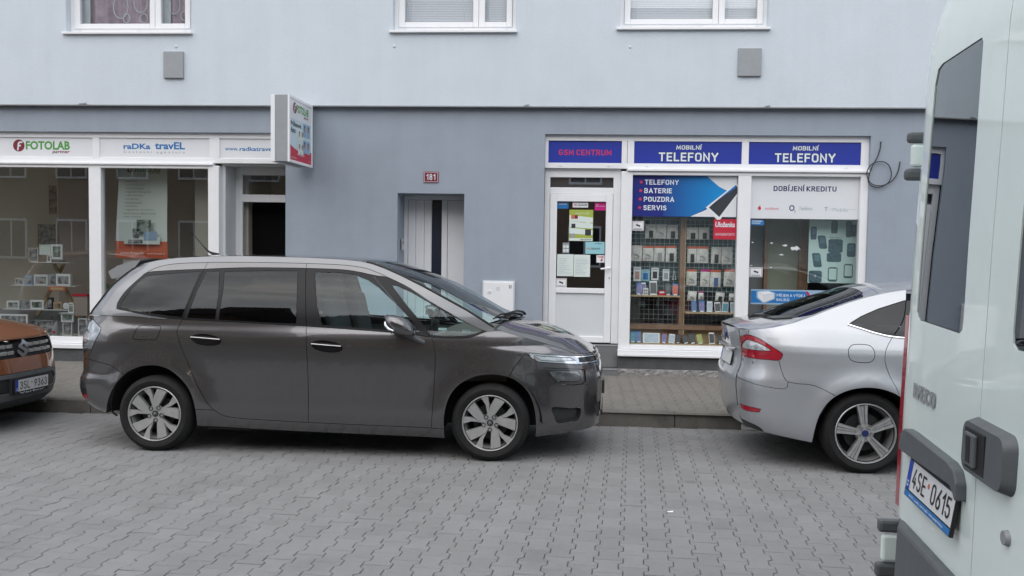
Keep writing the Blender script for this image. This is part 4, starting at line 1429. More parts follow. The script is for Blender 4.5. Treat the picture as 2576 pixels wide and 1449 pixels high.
# projecting box sign
ps = thing('projecting_sign', 'white box sign projecting from the wall with passport photo advert', 'sign', (-3.48, FY, 3.075))
MB().box(-0.075, 0.075, -1.05, -0.12, -0.385, 0.385).build('box', MAT['vent_grey'], ps)
m = MB()
for sx in (-1, 1):
    xa, xb = (0.076, 0.098) if sx > 0 else (-0.125, -0.076)
    frame_rect(m, xa, xb, -0.39, 0.39, -1.055, -0.115, 0.0, 0.0, 0.0, 0.0)
    m.box(xa, xb, -1.056, -1.02, -0.39, 0.39)
    m.box(xa, xb, -0.15, -0.114, -0.39, 0.39)
    m.box(xa, xb, -1.02, -0.15, -0.39, -0.36)
    m.box(xa, xb, -1.02, -0.15, 0.36, 0.39)
m.build('frame', MAT['pvc'], ps)
XF = 0.090
face = MB().box(0.076, XF, -1.02, -0.15, -0.36, 0.36).build('face_panel', M('sign_sky', (0.56, 0.68, 0.74), 0.3, var=0.05, vscale=3), ps)
MB().box(-0.118, -0.076, -1.02, -0.15, -0.36, 0.36).build('face_panel', MAT['sign_white'], ps)
m = MB()
m.poly([(XF + 0.001, -1.02, -0.36), (XF + 0.001, -0.15, -0.36), (XF + 0.001, -0.15, -0.205)] + [(XF + 0.001, -0.15 - 0.87 * k / 10, -0.205 - 0.075 * math.sin(k / 10 * PI * 0.55) + 0.10 * (k / 10) ** 2) for k in range(1, 11)])
m.build('red_band', MAT['red'], ps)
m = MB().poly([(XF + 0.001, -1.02, 0.36), (XF + 0.001, -1.02, 0.13), (XF + 0.001, -0.15, 0.13), (XF + 0.001, -0.15, 0.36)])
m.build('white_field', MAT['sign_white'], ps)
def side_text(b, z0, z1, y0, y1, mat, bold=0.02):
    return text('lettering', b, (XF + 0.002, y0, z0), (0, y1 - y0, 0), (0, 0, z1 - z0), MAT[mat], ps, bold)
fotolab(ps, (XF + 0.002, -0.90, 0.17), (0, 1, 0), (0, 0, 1), 0.62, 0.16)
side_text('Průkazové', 0.045, 0.11, -0.98, -0.58, 'letter_dark')
side_text('foto', -0.035, 0.03, -0.98, -0.80, 'letter_dark')
for i, (yy, zz, hh, mat) in enumerate([(-0.50, -0.04, .16, 'sky_card'), (-0.35, -0.04, .16, 'sky_card'), (-0.50, -0.24, .16, 'sky_card'), (-0.35, -0.24, .16, 'sky_card'),
                                     (-0.70, -0.11, .14, 'paper'), (-0.585, -0.11, .14, 'paper'), (-0.70, -0.265, .14, 'paper'), (-0.585, -0.265, .14, 'paper')]):
    w = 0.13 if mat == 'sky_card' else 0.10
    x = XF + 0.003
    MB().poly([(x, yy, zz), (x, yy + w, zz), (x, yy + w, zz + hh), (x, yy, zz + hh)]).build('portrait_photo', MAT[mat], ps)
    m = MB().poly([(x + .001, yy + w / 2 + w * .24 * math.cos(a), zz + hh * .62 + hh * .26 * math.sin(a)) for a in [2 * PI * k / 14 for k in range(14)]])
    m.build('portrait_hair', MAT['letter_dark'], ps)
    m = MB().poly([(x + .002, yy + w / 2 + w * .17 * math.cos(a), zz + hh * .56 + hh * .2 * math.sin(a)) for a in [2 * PI * k / 14 for k in range(14)]])
    m.build('portrait_face', MAT['skin_print'], ps)
side_text('NA POČKÁNÍ', -0.285, -0.255, -0.72, -0.45, 'letter_white')
side_text('www.fotolab.cz', -0.335, -0.315, -0.97, -0.76, 'letter_white', 0)
side_text('foto', -0.335, -0.32, -0.27, -0.18, 'letter_white', 0)
m = MB().box(-0.03, 0.03, -0.12, 0.0, -0.30, -0.26)
m.box(-0.03, 0.03, -0.12, 0.0, 0.26, 0.30)
m.box(-0.05, 0.05, -0.015, 0.0, -0.32, 0.32)
m.tube([(0.09, -0.06 + 0.035 * math.cos(a), -0.36 + 0.035 * math.sin(a)) for a in [2 * PI * k / 14 for k in range(15)]], 0.004, 5)
m.build('bracket', MAT['zinc'], ps)

# loose cable on the wall
CP = [(3.686, 3.065), (3.675, 2.971), (3.641, 2.871), (3.595, 2.782), (3.555, 2.669), (3.546, 2.581), (3.591, 2.531), (3.665, 2.516), (3.738, 2.538), (3.798, 2.595), (3.817, 2.684), (3.792, 2.771), (3.741, 2.819), (3.679, 2.829), (3.606, 2.814), (3.546, 2.757), (3.524, 2.681), (3.552, 2.593), (3.615, 2.546), (3.714, 2.538), (3.811, 2.583), (3.87, 2.646), (3.904, 2.722), (3.923, 2.835)]
cp = smooth_line(CP, 0.02)
nC = len(cp)
m = MB().tube([(p[0], FY - 0.012 - 0.022 * math.sin(PI * i / nC), p[1]) for i, p in enumerate(cp)], 0.0062, 7)
m.tube([(3.686, FY + 0.01, 3.068), (3.686, FY - 0.018, 3.066)], 0.009, 7)
tag(m.build('cable', MAT['black'], smooth=True), 'loose black cable looped on the grey wall right of the phone shop', 'cable')

# ================================================================ RIGHT SHOP WINDOW DISPLAY
def rbox(b, Y0, Y1, name, mat, parent=None, bev=0.0):
    return MB().box(b[0], b[2], Y0, Y1, b[1], b[3]).build(name, mat, parent, bev=bev)
def mesh_rack(x0, x1, z0, z1, Y, label):
    r = thing('wire_rack', label, 'display rack', (x0, Y, z0), group='wire racks in the phone shop window')
    m = MB()
    w, h = x1 - x0, z1 - z0
    n = int(round(w / 0.0615))
    for k in range(n + 1):
        x = w * k / n
        m.tube([(x, 0, 0), (x, 0, h)], 0.0022, 4)
    m.build('upright_wires', MAT['wire'], r)
    m = MB()
    n = int(round(h / 0.0615))
    for k in range(n + 1):
        z = h * k / n
        m.tube([(0, -0.004, z), (w, -0.004, z)], 0.0022, 4)
    m.build('cross_wires', MAT['wire'], r)
mesh_rack(0.69, 1.31, 0.745, 2.10, 11.99, 'wire display rack left of the wooden post')
mesh_rack(1.39, 2.05, 0.745, 2.10, 11.99, 'wire display rack right of the wooden post')
o = tag(rbox((1.315, 0.50, 1.375, 2.64), 11.90, 11.96, 'display_post', MAT['wood'], bev=0.003), 'brown wooden post between the two wire racks', 'post')
rbox((1.376, 0.50, 1.386, 2.64), 11.895, 11.96, 'edge_strip', MAT['wood_light'], o)
tag(rbox((0.66, 1.16, 2.10, 2.66), 12.06, 12.08, 'backing_panel', MAT['teal_dark']), 'dark green backing panel behind the hanging phone accessories', 'panel')
tag(rbox((0.69, 1.108, 1.315, 1.124), 11.76, 11.98, 'shelf', MAT['wood_light']), 'upper wooden shelf of phones left of the post', 'shelf')
tag(rbox((1.386, 0.902, 2.05, 0.918), 11.76, 11.98, 'shelf', MAT['wood_light']), 'wooden shelf of phones right of the post', 'shelf')
tag(rbox((0.67, 0.68, 2.10, 0.74), 11.89, 12.02, 'counter_edge', MAT['wood'], bev=0.004), 'brown wooden counter edge under the wire racks', 'counter')
tag(rbox((0.67, 0.488, 2.10, 0.508), 11.72, 12.10, 'display_board', MAT['wood_light']), 'wooden display board at the bottom of the phone shop window', 'shelf')
tag(rbox((0.67, 0.50, 2.10, 0.685), 12.00, 12.02, 'riser_board', MAT['wood_light']), 'pale wooden board behind the bottom row of phones', 'panel')

def bag(b, Y, label, head, dark=None, tilt=0.0):
    x0, z0, x1, z1 = b
    w, h = x1 - x0, z1 - z0
    r = thing('accessory_pack', label, 'accessory pack', ((x0 + x1) / 2, Y, z1), (0, math.radians(tilt), 0), group='accessory packs hanging on the wire racks')
    n = 6
    m = MB()
    vs = []
    for j in range(n + 1):
        for i in range(n + 1):
            u, v = i / n, j / n
            bul = math.sin(PI * u) * math.sin(PI * v) ** 0.6
            vs.append((-w / 2 + w * u, -0.004 - 0.016 * bul + 0.002 * math.sin(9 * u + 13 * v), -h + h * 0.86 * v))
    fs = [(j * (n + 1) + i, j * (n + 1) + i + 1, (j + 1) * (n + 1) + i + 1, (j + 1) * (n + 1) + i) for j in range(n) for i in range(n)]
    m.add(vs, fs)
    m.build('pouch', MAT['bag'], r, smooth=True)
    MB().box(-w / 2, w / 2, -0.006, -0.002, -h * 0.14, 0).build('header', MAT[head], r)
    if dark:
        MB().box(-w * 0.16, w * 0.24, -0.026, -0.02, -h * 0.95, -h * 0.45).build('accessory', MAT[dark], r, bev=0.003)
    else:
        pts = [(w * 0.25 * math.cos(a * 1.7), -0.024, -h * 0.7 + h * 0.13 * math.sin(a)) for a in np.linspace(0, 6, 14)]
        MB().tube(pts, 0.0028, 4).build('accessory', MAT['vent_grey'], r)
BAGS = [((0.870,1.852,1.005,2.036),'bag','rubber','pack with dark item, first in the top row'), ((1.010,1.853,1.143,2.037),'bag',None,'pale pack, second in the top row'), ((1.150,1.849,1.29,2.032),'bag','rubber','pack with dark item in the top row, beside the post'),
 ((1.40,1.846,1.548,2.003),'bag','rubber','pack in the top row, first right of the post'), ((1.556,1.848,1.689,2.005),'bag','rubber','pack in the top row, second right of the post'),
 ((0.697,1.558,0.835,1.761),'bag',None,'pale pack in the second row, at the left window frame'), ((0.843,1.560,0.982,1.756),'orange',None,'orange topped pack, second in the second row'), ((0.991,1.555,1.125,1.758),'orange','vent_grey','orange topped pack with grey item, third in the second row'), ((1.138,1.550,1.276,1.760),'orange','black','orange topped pack with black item beside the post, second row'),
 ((1.413,1.541,1.532,1.757),'orange','black','orange topped pack with black item just right of the post, second row'), ((1.538,1.543,1.684,1.759),'orange',None,'orange topped pack with cable, second row right'), ((1.722,1.538,1.846,1.755),'bag','black','pack with black item under the red window sign, second row'), ((1.850,1.534,1.990,1.756),'bag',None,'last pack of the second row, by the right frame'),
 ((1.412,1.251,1.545,1.461),'orange',None,'orange topped pack just right of the post, third row'), ((1.592,1.240,1.712,1.464),'magenta',None,'pinkish pack in the third row right of the post'), ((1.718,1.235,1.852,1.459),'orange','screen_blue','orange topped pack with blue item, third row right'), ((1.890,1.245,2.035,1.468),'orange',None,'last orange topped pack of the third row, by the right frame'),
 ((1.437,1.053,1.551,1.178),'bag',None,'small tilted pale pack above the right shelf'), ((1.569,1.068,1.635,1.173),'magenta',None,'small pinkish pack above the right shelf'), ((1.793,1.052,1.907,1.170),'bag','black','tilted pale pack with dark print above the right shelf'), ((1.960,1.062,2.040,1.159),'bag',None,'small pale pack at the right end above the shelf')]
for i, (b, head, dark, lb) in enumerate(BAGS):
    bag(b, 11.975, lb, head, dark, tilt=(6 if i in (17, 19) else rs.uniform(-1.5, 1.5)))
def carton(b, Y, label, body, front, d=0.03):
    r = rbox(b, Y, Y + d, 'phone_box', MAT[body], bev=0.002)
    tag(r, label, 'box', 'boxes on the left wire rack')
    x0, z0, x1, z1 = b
    w, h = x1 - x0, z1 - z0
    MB().box(x0 + .2 * w, x1 - .2 * w, Y - 0.002, Y - 0.0005, z0 + .15 * h, z1 - .3 * h).build('print_patch', MAT[front], r)
    MB().box(x0 + .1 * w, x1 - .1 * w, Y - 0.002, Y - 0.0005, z1 - .16 * h, z1 - .08 * h).build('print_line', MAT['letter_grey'], r)
carton((0.728,1.295,0.823,1.478), 11.94, 'pale pink box on the left wire rack', 'white_print', 'skin_print')
carton((0.829,1.297,0.936,1.451), 11.94, 'light blue box on the left wire rack', 'cyan_pale', 'letter_blue')
carton((0.956,1.313,1.051,1.474), 11.94, 'white box with red top and dark oval on the left wire rack', 'white_print', 'black')
carton((1.104,1.308,1.188,1.456), 11.94, 'narrow white box on the left wire rack beside the earphones', 'white_print', 'vent_grey')
e = thing('earphones', 'white earphones hanging on the left wire rack', 'earphones', (1.25, 11.965, 1.44))
MB().tube([(0, 0, 0), (-0.01, -0.004, -0.05), (-0.015, -0.006, -0.11)], 0.003, 5).build('wire', MAT['white_print'], e)
MB().tube([(0, 0, 0), (0.015, -0.004, -0.05), (0.02, -0.006, -0.11)], 0.003, 5).build('wire', MAT['white_print'], e)
for x in (-0.015, 0.02):
    MB().obox((x, -0.008, -0.11), (0.008, 0, 0), (0, 0.006, 0), (0, 0, 0.01)).build('earbud', MAT['white_print'], e, bev=0.004)

def phone(b, Y, label, body, screen, lean=14, tilt=0.0, stand=True):
    x0, z0, x1, z1 = b
    w, h = x1 - x0, z1 - z0
    r = thing('display_phone', label, 'phone', ((x0 + x1) / 2, Y, z0), (-math.radians(lean), math.radians(tilt), 0), group='phones standing in the phone shop window')
    MB().box(-w / 2, w / 2, 0, 0.009, 0, h * 1.03).build('case', MAT[body], r, bev=0.004)
    MB().box(-w * .42, w * .42, -0.0015, -0.0003, h * .12, h * .9).build('screen', MAT[screen], r)
    if stand:
        MB().box(-w * .3, w * .3, -0.018, -0.004, 0, h * .1).build('stand', MAT['white_print'], r, bev=0.002)
PH = [((0.757,1.124,0.828,1.283),'letter_blue','screen_violet','blue phone at the left end of the upper shelf'), ((0.832,1.124,0.890,1.285),'white_print','screen_violet','pinkish phone second on the upper shelf'), ((0.935,1.124,1.03,1.307),'white_print','screen_dark','large white phone in the middle of the upper shelf'), ((1.13,1.124,1.204,1.283),'black','screen_dark','dark phone right of the red box on the upper shelf'), ((1.22,1.124,1.295,1.277),'letter_blue','orange','blue and orange phone at the right end of the upper shelf')]
PH += [((1.466,0.918,1.536,1.057),'letter_blue','screen_blue','blue phone first on the right shelf'), ((1.562,0.918,1.637,1.066),'letter_blue','screen_violet','violet blue phone second on the right shelf'), ((1.662,0.918,1.734,1.056),'white_print','screen_pale','white phone third on the right shelf'), ((1.765,0.918,1.842,1.048),'white_print','screen_dark','white phone with dark screen on the right shelf'), ((1.850,0.918,1.932,1.050),'white_print','screen_teal','white phone with teal screen on the right shelf'), ((1.965,0.918,2.034,1.052),'white_print','screen_pale','white phone at the right end of the right shelf')]
for k, (b, bo, sc, lb) in enumerate(PH):
    phone(b, 11.83, lb, bo, sc, tilt=(5 if k == 9 else rs.uniform(-3, 3)))
r = tag(rbox((0.849,1.126,0.911,1.217), 11.80, 11.82, 'adapter_box', MAT['white_print']), 'small white box with four dark squares on the upper shelf', 'box')
for k in range(4):
    x, z = 0.862 + 0.024 * (k % 2), 1.14 + 0.035 * (k // 2)
    MB().box(x, x + 0.014, 11.7985, 11.7995, z, z + 0.02).build('print_patch', MAT['letter_dark'], r)
r = tag(rbox((1.040,1.124,1.128,1.188), 11.80, 11.83, 'small_box', MAT['red']), 'small red box on the upper shelf', 'box')
MB().box(1.055, 1.115, 11.7985, 11.7995, 1.155, 1.175).build('print_patch', MAT['white_print'], r)
P5 = [((0.690,0.510,0.762,0.656),'letter_blue','screen_teal','blue phone at the left end of the bottom row'), ((0.770,0.510,0.840,0.658),'letter_blue','screen_blue','blue phone second in the bottom row'), ((1.085,0.510,1.155,0.646),'maroon','screen_violet','dark red phone right of the tablet'), ((1.182,0.510,1.258,0.634),'white_print','screen_pale','white phone with pale blue screen in the bottom row'), ((1.276,0.510,1.330,0.634),'black','screen_dark','dark phone behind the wooden post foot'),
      ((1.372,0.510,1.445,0.628),'black','screen_dark','black phone first right of the post in the bottom row'), ((1.458,0.510,1.536,0.652),'black','screen_dark','tall black phone second right of the post in the bottom row'), ((1.556,0.510,1.626,0.640),'case_yellow','case_yellow','yellow green phone case in the bottom row'), ((1.700,0.510,1.772,0.664),'white_print','screen_dark','white phone with black screen in the bottom row'), ((1.803,0.510,1.873,0.645),'black','screen_dark','black phone at the right end of the bottom row')]
for k, (b, bo, sc, lb) in enumerate(P5):
    phone(b, 11.80, lb, bo, sc, lean=22, tilt=(4, -3, 8, 7, 3, -14, -12, -10, -2, 4)[k])
r = thing('tablet', 'white tablet with pale screen in the bottom row of the phone window', 'tablet', (0.963, 11.78, 0.510), (-math.radians(16), 0, 0))
MB().box(-0.108, 0.108, 0, 0.01, 0, 0.135).build('case', MAT['white_print'], r, bev=0.006)
MB().box(-0.088, 0.088, -0.002, -0.0003, 0.012, 0.122).build('screen', MAT['screen_pale'], r)
MB().box(-0.03, 0.03, -0.02, -0.003, 0, 0.012).build('stand', MAT['white_print'], r)
# things in the dark of the shop behind the racks
s = thing('office_chair', 'dark office chair with red cushion in the shop behind the wire rack', 'chair', (1.12, 12.9, 0.45))
MB().box(-0.22, 0.22, 0.1, 0.16, 0.25, 0.75).build('backrest', MAT['black'], s, bev=0.03)
MB().box(-0.2, 0.2, -0.3, 0.1, 0.18, 0.25).build('seat', MAT['maroon'], s, bev=0.03)
MB().tube([(0, -0.1, 0), (0, -0.1, 0.18)], 0.03, 8).build('column', MAT['black'], s)
s = thing('shop_cabinet', 'pale cabinet in the dark of the phone shop', 'cabinet', (0.95, 13.6, 0.45))
MB().box(-0.3, 0.25, 0, 0.5, 0, 0.75).build('carcass', MAT['interior_wall'], s)
MB().box(-0.28, -0.03, -0.02, -0.002, 0.03, 0.72).build('door', MAT['interior_beige'], s)
MB().box(-0.02, 0.23, -0.02, -0.002, 0.03, 0.72).build('door', MAT['interior_beige'], s)
s = thing('shoulder_bag', 'brown bag with curved strap behind the wooden post', 'bag', (1.42, 12.35, 0.95))
m = MB()
m.prism([(-0.17 + 0.17 * (1 + math.cos(a)), 0, 0.10 * math.sin(a) if a < PI else -0.06) for a in [PI * k / 12 for k in range(13)]] + [(-0.17, 0, -0.12), (0.17, 0, -0.12)], (0, 0.08, 0))
m.build('pouch', MAT['maroon'], s)
MB().tube([(0.19 * math.cos(a), 0.03, 0.14 * math.sin(a) + 0.02) for a in np.linspace(0.2, PI - 0.2, 12)], 0.011, 6).build('strap', MAT['black'], s)
tag(rbox((1.33, 0.45, 1.42, 1.16), 12.5, 12.9, 'side_panel', MAT['wood']), 'brown side panel of the counter inside the phone shop', 'panel')

# right pane: olive board, wooden battens, phone poster
tag(rbox((2.47, 0.55, 2.985, 2.64), 12.30, 12.32, 'olive_board', MAT['olive']), 'olive green board behind the right pane', 'panel')
tag(rbox((2.20, 0.55, 2.455, 2.64), 12.34, 12.36, 'dark_board', MAT['interior_dark']), 'dark blue board at the left of the right pane', 'panel')
tag(rbox((2.455, 0.55, 2.50, 2.64), 12.26, 12.31, 'batten', MAT['wood']), 'narrow brown batten on the left edge of the olive board', 'batten')
tag(rbox((2.90, 0.55, 3.02, 2.64), 12.24, 12.31, 'batten', MAT['wood']), 'wide brown batten on the right edge of the olive board', 'batten')
tag(rbox((2.10, 1.08, 3.6, 1.14), 12.36, 12.60, 'counter', MAT['wood']), 'brown counter in the shop behind the right pane', 'counter')
s = tag(rbox((2.945, 1.315, 3.57, 2.13), 11.95, 11.953, 'phone_poster', MAT['poster_teal']), 'pale teal poster of old phones hanging behind the right pane', 'poster')
for k, (x0, z0, x1, z1) in enumerate([(2.965,1.867,3.04,2.03), (3.22,1.949,3.30,2.112), (3.405,1.90,3.475,2.107), (3.462,1.913,3.532,2.063), (3.065,1.751,3.165,1.92), (3.19,1.70,3.37,1.876), (3.175,1.584,3.355,1.70), (3.425,1.652,3.53,1.827), (3.0,1.514,3.105,1.696), (2.955,1.315,3.12,1.471), (3.195,1.334,3.315,1.518), (3.392,1.381,3.505,1.562)]):
    dx = (x1 - x0) * (0.12 if k in (4, 8) else 0.0)
    c = 0.15
    w, h = x1 - x0, z1 - z0
    pts = [(x0 + c * w + dx, z0), (x1 - c * w + dx, z0), (x1 + dx, z0 + c * h * .6), (x1 - dx, z1 - c * h * .6), (x1 - c * w - dx, z1), (x0 + c * w - dx, z1), (x0 - dx, z1 - c * h * .6), (x0 + dx, z0 + c * h * .6)]
    blob('printed_phone', pts, 11.95, MAT['phone_print'], s)
    if k not in (5, 6, 9):
        blob('printed_screen', [(x0 + .2 * w, z0 + .42 * h), (x1 - .2 * w, z0 + .42 * h), (x1 - .2 * w, z1 - .12 * h), (x0 + .2 * w, z1 - .12 * h)] if k < 9 else [(x0 + .1 * w, z0 + .14 * h), (x1 - .1 * w, z0 + .14 * h), (x1 - .1 * w, z1 - .1 * h), (x0 + .1 * w, z1 - .1 * h)], 11.948, MAT['poster_teal'] if k >= 10 else MAT['phone_print2'], s)
ftext('lettering', 'CPA Halo 11', (3.20, 1.885, 3.36, 1.905), 11.948, MAT['letter_dark'], s, 0.0)
ftext('lettering', 'T', (3.02, 1.385, 3.055, 1.415), 11.947, MAT['poster_teal'], s, 0.0)

# ================================================================ LEFT SHOP WINDOW DISPLAY
FR = 'framed pictures and photos in the left shop'
def picture(b, Y, label, fmat, pmat, bw=0.018, name='picture_frame'):
    r = thing(name, label, 'picture', ((b[0] + b[2]) / 2, Y, b[1]), group=FR)
    w, h = (b[2] - b[0]) / 2, b[3] - b[1]
    frame_rect(MB(), -w, w, 0, h, -0.012, 0.012, bw, bw, bw, bw).build('frame', MAT[fmat], r)
    MB().box(-w + bw, w - bw, -0.002, 0.008, bw, h - bw).build('photo', pmat if not isinstance(pmat, str) else MAT[pmat], r)
    return r
def photo_mat(name, a, b_, sc):
    m_ = M(name, a, 0.5)
    t_ = m_.node_tree
    n_ = t_.nodes.new('ShaderNodeTexNoise')
    n_.inputs['Scale'].default_value = sc
    c_ = t_.nodes.new('ShaderNodeValToRGB')
    c_.color_ramp.elements[0].position, c_.color_ramp.elements[1].position = 0.42, 0.60
    c_.color_ramp.elements[0].color, c_.color_ramp.elements[1].color = tuple(a) + (1,), tuple(b_) + (1,)
    t_.links.new(t_.nodes.new('ShaderNodeTexCoord').outputs['Object'], n_.inputs['Vector'])
    t_.links.new(n_.outputs['Fac'], c_.inputs['Fac'])
    t_.links.new(c_.outputs['Color'], t_.nodes['Principled BSDF'].inputs['Base Color'])
    return m_
PHA = photo_mat('photo_print_warm', (0.30, 0.24, 0.18), (0.08, 0.07, 0.06), 9)
PHB = photo_mat('photo_print_green', (0.30, 0.36, 0.34), (0.06, 0.10, 0.06), 12)
PHC = photo_mat('photo_print_grey', (0.38, 0.38, 0.38), (0.10, 0.11, 0.13), 16)
picture((-9.083, 2.129, -8.902, 2.654), 15.15, 'tall framed portrait high on the beige wall of the left shop', 'interior_beige', PHA)
picture((-9.30, 1.548, -8.921, 2.002), 15.15, 'wide framed picture under the portrait on the beige wall', 'interior_beige', PHC, 0.03)
picture((-7.632, 1.506, -7.463, 1.652), 12.50, 'white open album page, left one on the top shelf', 'white_print', 'paper', 0.004, 'photo_card')
picture((-7.458, 1.443, -7.286, 1.655), 12.50, 'white photo card with dark marks on the top shelf', 'white_print', PHB, 0.03, 'photo_card')
picture((-7.508, 1.40, -7.442, 1.499), 12.48, 'small white photo card in front of the top shelf cards', 'white_print', PHC, 0.012, 'photo_card')
picture((-7.80, 1.40, -7.66, 1.60), 12.52, 'greyish photo at the left of the top shelf', 'interior_wall', PHC, 0.012, 'photo_card')
sh = thing('display_rack', 'white shelf rack on crossed wooden legs in the left shop window', 'rack', (-7.5, 12.5, 0.36))
for x0, z0, x1, z1 in ((-7.72, 1.393, -7.151, 1.401), (-8.02, 1.063, -7.058, 1.072), (-8.136, 0.721, -7.158, 0.732), (-7.68, 0.385, -7.375, 0.397)):
    MB().box(x0 + 7.5, x1 + 7.5, -0.08, 0.10, z0 - 0.36, z1 - 0.36).build('shelf_board', MAT['pvc_panel'], sh)
for (xa, za, xb, zb) in ((-7.37, 1.41, -7.80, 0.62), (-7.52, 1.39, -7.15, 0.60)):
    a, b2 = Vector((xa + 7.5, 0.16 if xa < -7.4 else 0.20, za - 0.36)), Vector((xb + 7.5, 0.16 if xa < -7.4 else 0.20, zb - 0.36))
    d = (b2 - a) / 2
    MB().obox((a + b2) / 2, d, (0, 0.012, 0), Vector((d.z, 0, -d.x)).normalized() * 0.022).build('leg', MAT['wood_light'], sh)
GI = 'small goods on the left shop shelves'
def good(b, Y, name, mat, label, cat='box', d=0.05, pm=None):
    o = tag(rbox(b, Y, Y + d, name, MAT[mat] if isinstance(mat, str) else mat), label, cat, GI)
    w, h = b[2] - b[0], b[3] - b[1]
    MB().box(b[0] + .12 * w, b[2] - .12 * w, Y - 0.002, Y - 0.0005, b[1] + .15 * h, b[3] - .2 * h).build('print_patch', pm or PHC, o)
good((-7.673, 1.074, -7.467, 1.226), 12.42, 'photo_box', 'pvc_panel', 'left white photo box on the middle shelf')
good((-7.461, 1.074, -7.352, 1.238), 12.42, 'photo_box', 'vent_grey', 'grey photo box in the middle of the middle shelf')
good((-7.345, 1.074, -7.135, 1.240), 12.42, 'photo_box', 'white_print', 'white photo box with dark prints at the right of the middle shelf')
good((-7.443, 1.005, -7.203, 1.060), 12.405, 'shelf_label', 'orange', 'orange label strip hanging under the middle shelf', 'label', 0.003, MAT['wood_light'])
good((-8.081, 0.735, -7.892, 0.846), 12.42, 'photo_box', 'paper', 'pale box at the left of the lower shelf')
good((-7.871, 0.735, -7.747, 0.859), 12.44, 'photo_cube', 'vent_grey', 'grey photo cube on the lower shelf', 'photo cube', 0.05, PHC)
good((-7.740, 0.735, -7.544, 0.862), 12.44, 'photo_card', 'white_print', 'white photo card with dark figures on the lower shelf', 'photo', 0.02, PHB)
good((-7.40, 0.735, -7.28, 0.841), 12.44, 'photo_card', 'wood_light', 'brownish photo card on the lower shelf', 'photo', 0.02, PHA)
good((-7.176, 0.735, -7.108, 0.835), 12.44, 'photo_card', 'white_print', 'small white photo card at the right end of the lower shelf', 'photo', 0.02)
good((-7.97, 1.074, -7.84, 1.17), 12.45, 'photo_box', 'interior_wall', 'pale brown box at the left end of the middle shelf')
good((-7.82, 1.074, -7.70, 1.21), 12.43, 'photo_box', 'sky_card', 'blue grey box on the middle shelf beside the pale brown one')
good((-7.50, 0.735, -7.43, 0.90), 12.46, 'photo_box', 'letter_dark', 'dark upright box in the middle of the lower shelf')
good((-7.66, 0.40, -7.61, 0.56), 12.15, 'photo_box', 'maroon', 'narrow dark red box on the window floor', d=0.06)
good((-8.12, 0.40, -8.0, 0.66), 12.3, 'photo_box', 'paper', 'tall pale box on the window floor behind the orange car')
good((-7.27, 0.40, -7.235, 0.52), 12.18, 'photo_box', 'wood_light', 'slim tan box beside the vase on the window floor', d=0.04)
picture((-7.42, 0.40, -7.30, 0.50), 12.08, 'small white photo frame in front of the dark glass frame', 'white_print', PHA, 0.012)
tag(rbox((-7.10, 0.712, -6.89, 0.719), 12.06, 12.16, 'glass_shelf', MAT['pvc_panel']), 'short pale shelf above the landscape photo near the left window post', 'shelf')
picture((-6.98, 0.719, -6.90, 0.83), 12.10, 'small white frame standing above the landscape photo', 'white_print', PHC, 0.012)
m = MB().lathe([(0.0001, -0.006), (0.038, -0.006), (0.045, 0.0), (0.045, 0.01)], 28, (-7.222, 12.45, 0.785))
o = tag(m.build('round_clock', MAT['white_print'], smooth=True), 'round white clock on the lower shelf', 'clock')
MB().box(-7.226, -7.200, 12.441, 12.4435, 0.783, 0.787).build('hand', MAT['letter_dark'], o)
picture((-7.968, 0.40, -7.566, 0.685), 12.10, 'large white framed picture low in the left window, behind the orange car', 'white_print', PHC, 0.022)
picture((-7.083, 0.595, -6.908, 0.708), 12.10, 'white framed landscape photo, upper of two near the left window post', 'white_print', PHB, 0.016)
picture((-7.075, 0.40, -6.940, 0.590), 12.12, 'framed photo under the landscape near the left window post', 'pvc_panel', PHC, 0.012)
picture((-6.864, 0.392, -6.735, 0.644), 12.14, 'pale framed photo beside the left window post', 'pvc_panel', PHC, 0.016)
picture((-7.60, 0.42, -7.26, 0.60), 12.2, 'dark glass photo frame in the middle of the window floor', 'vent_grey', PHC, 0.012)
m = MB().tube([(-7.18, 12.12, 0.38), (-7.18, 12.12, 0.50), (-7.17, 12.12, 0.55), (-7.16, 12.12, 0.60)], [0.045, 0.045, 0.03, 0.012], 12)
o = tag(m.build('vase', MAT['vent_grey'], smooth=True), 'small grey vase with red heart on the window floor', 'vase')
MB().lathe([(0.0001, -0.05), (0.02, -0.048), (0.022, -0.04)], 12, (-7.18, 12.12, 0.45)).build('heart', MAT['red'], o)
tag(rbox((-7.05, 0.66, -6.845, 0.964), 12.34, 12.42, 'gift_box', MAT['interior_brown']), 'brown box with red lid beside the left window post', 'box')
tag(rbox((-7.06, 0.935, -6.84, 0.965), 12.33, 12.425, 'box_lid', MAT['red']), 'red lid on the brown box by the left window post', 'lid')
tag(rbox((-8.2, 0.36, -6.7, 0.378), 11.78, 12.6, 'window_floor', MAT['interior_wall']), 'pale board forming the floor of the left display window', 'shelf')
tag(rbox((-8.6, 0.36, -7.1, 0.70), 12.7, 12.75, 'back_board', MAT['interior_dark']), 'dark board behind the lowest shelf of the left window', 'panel')

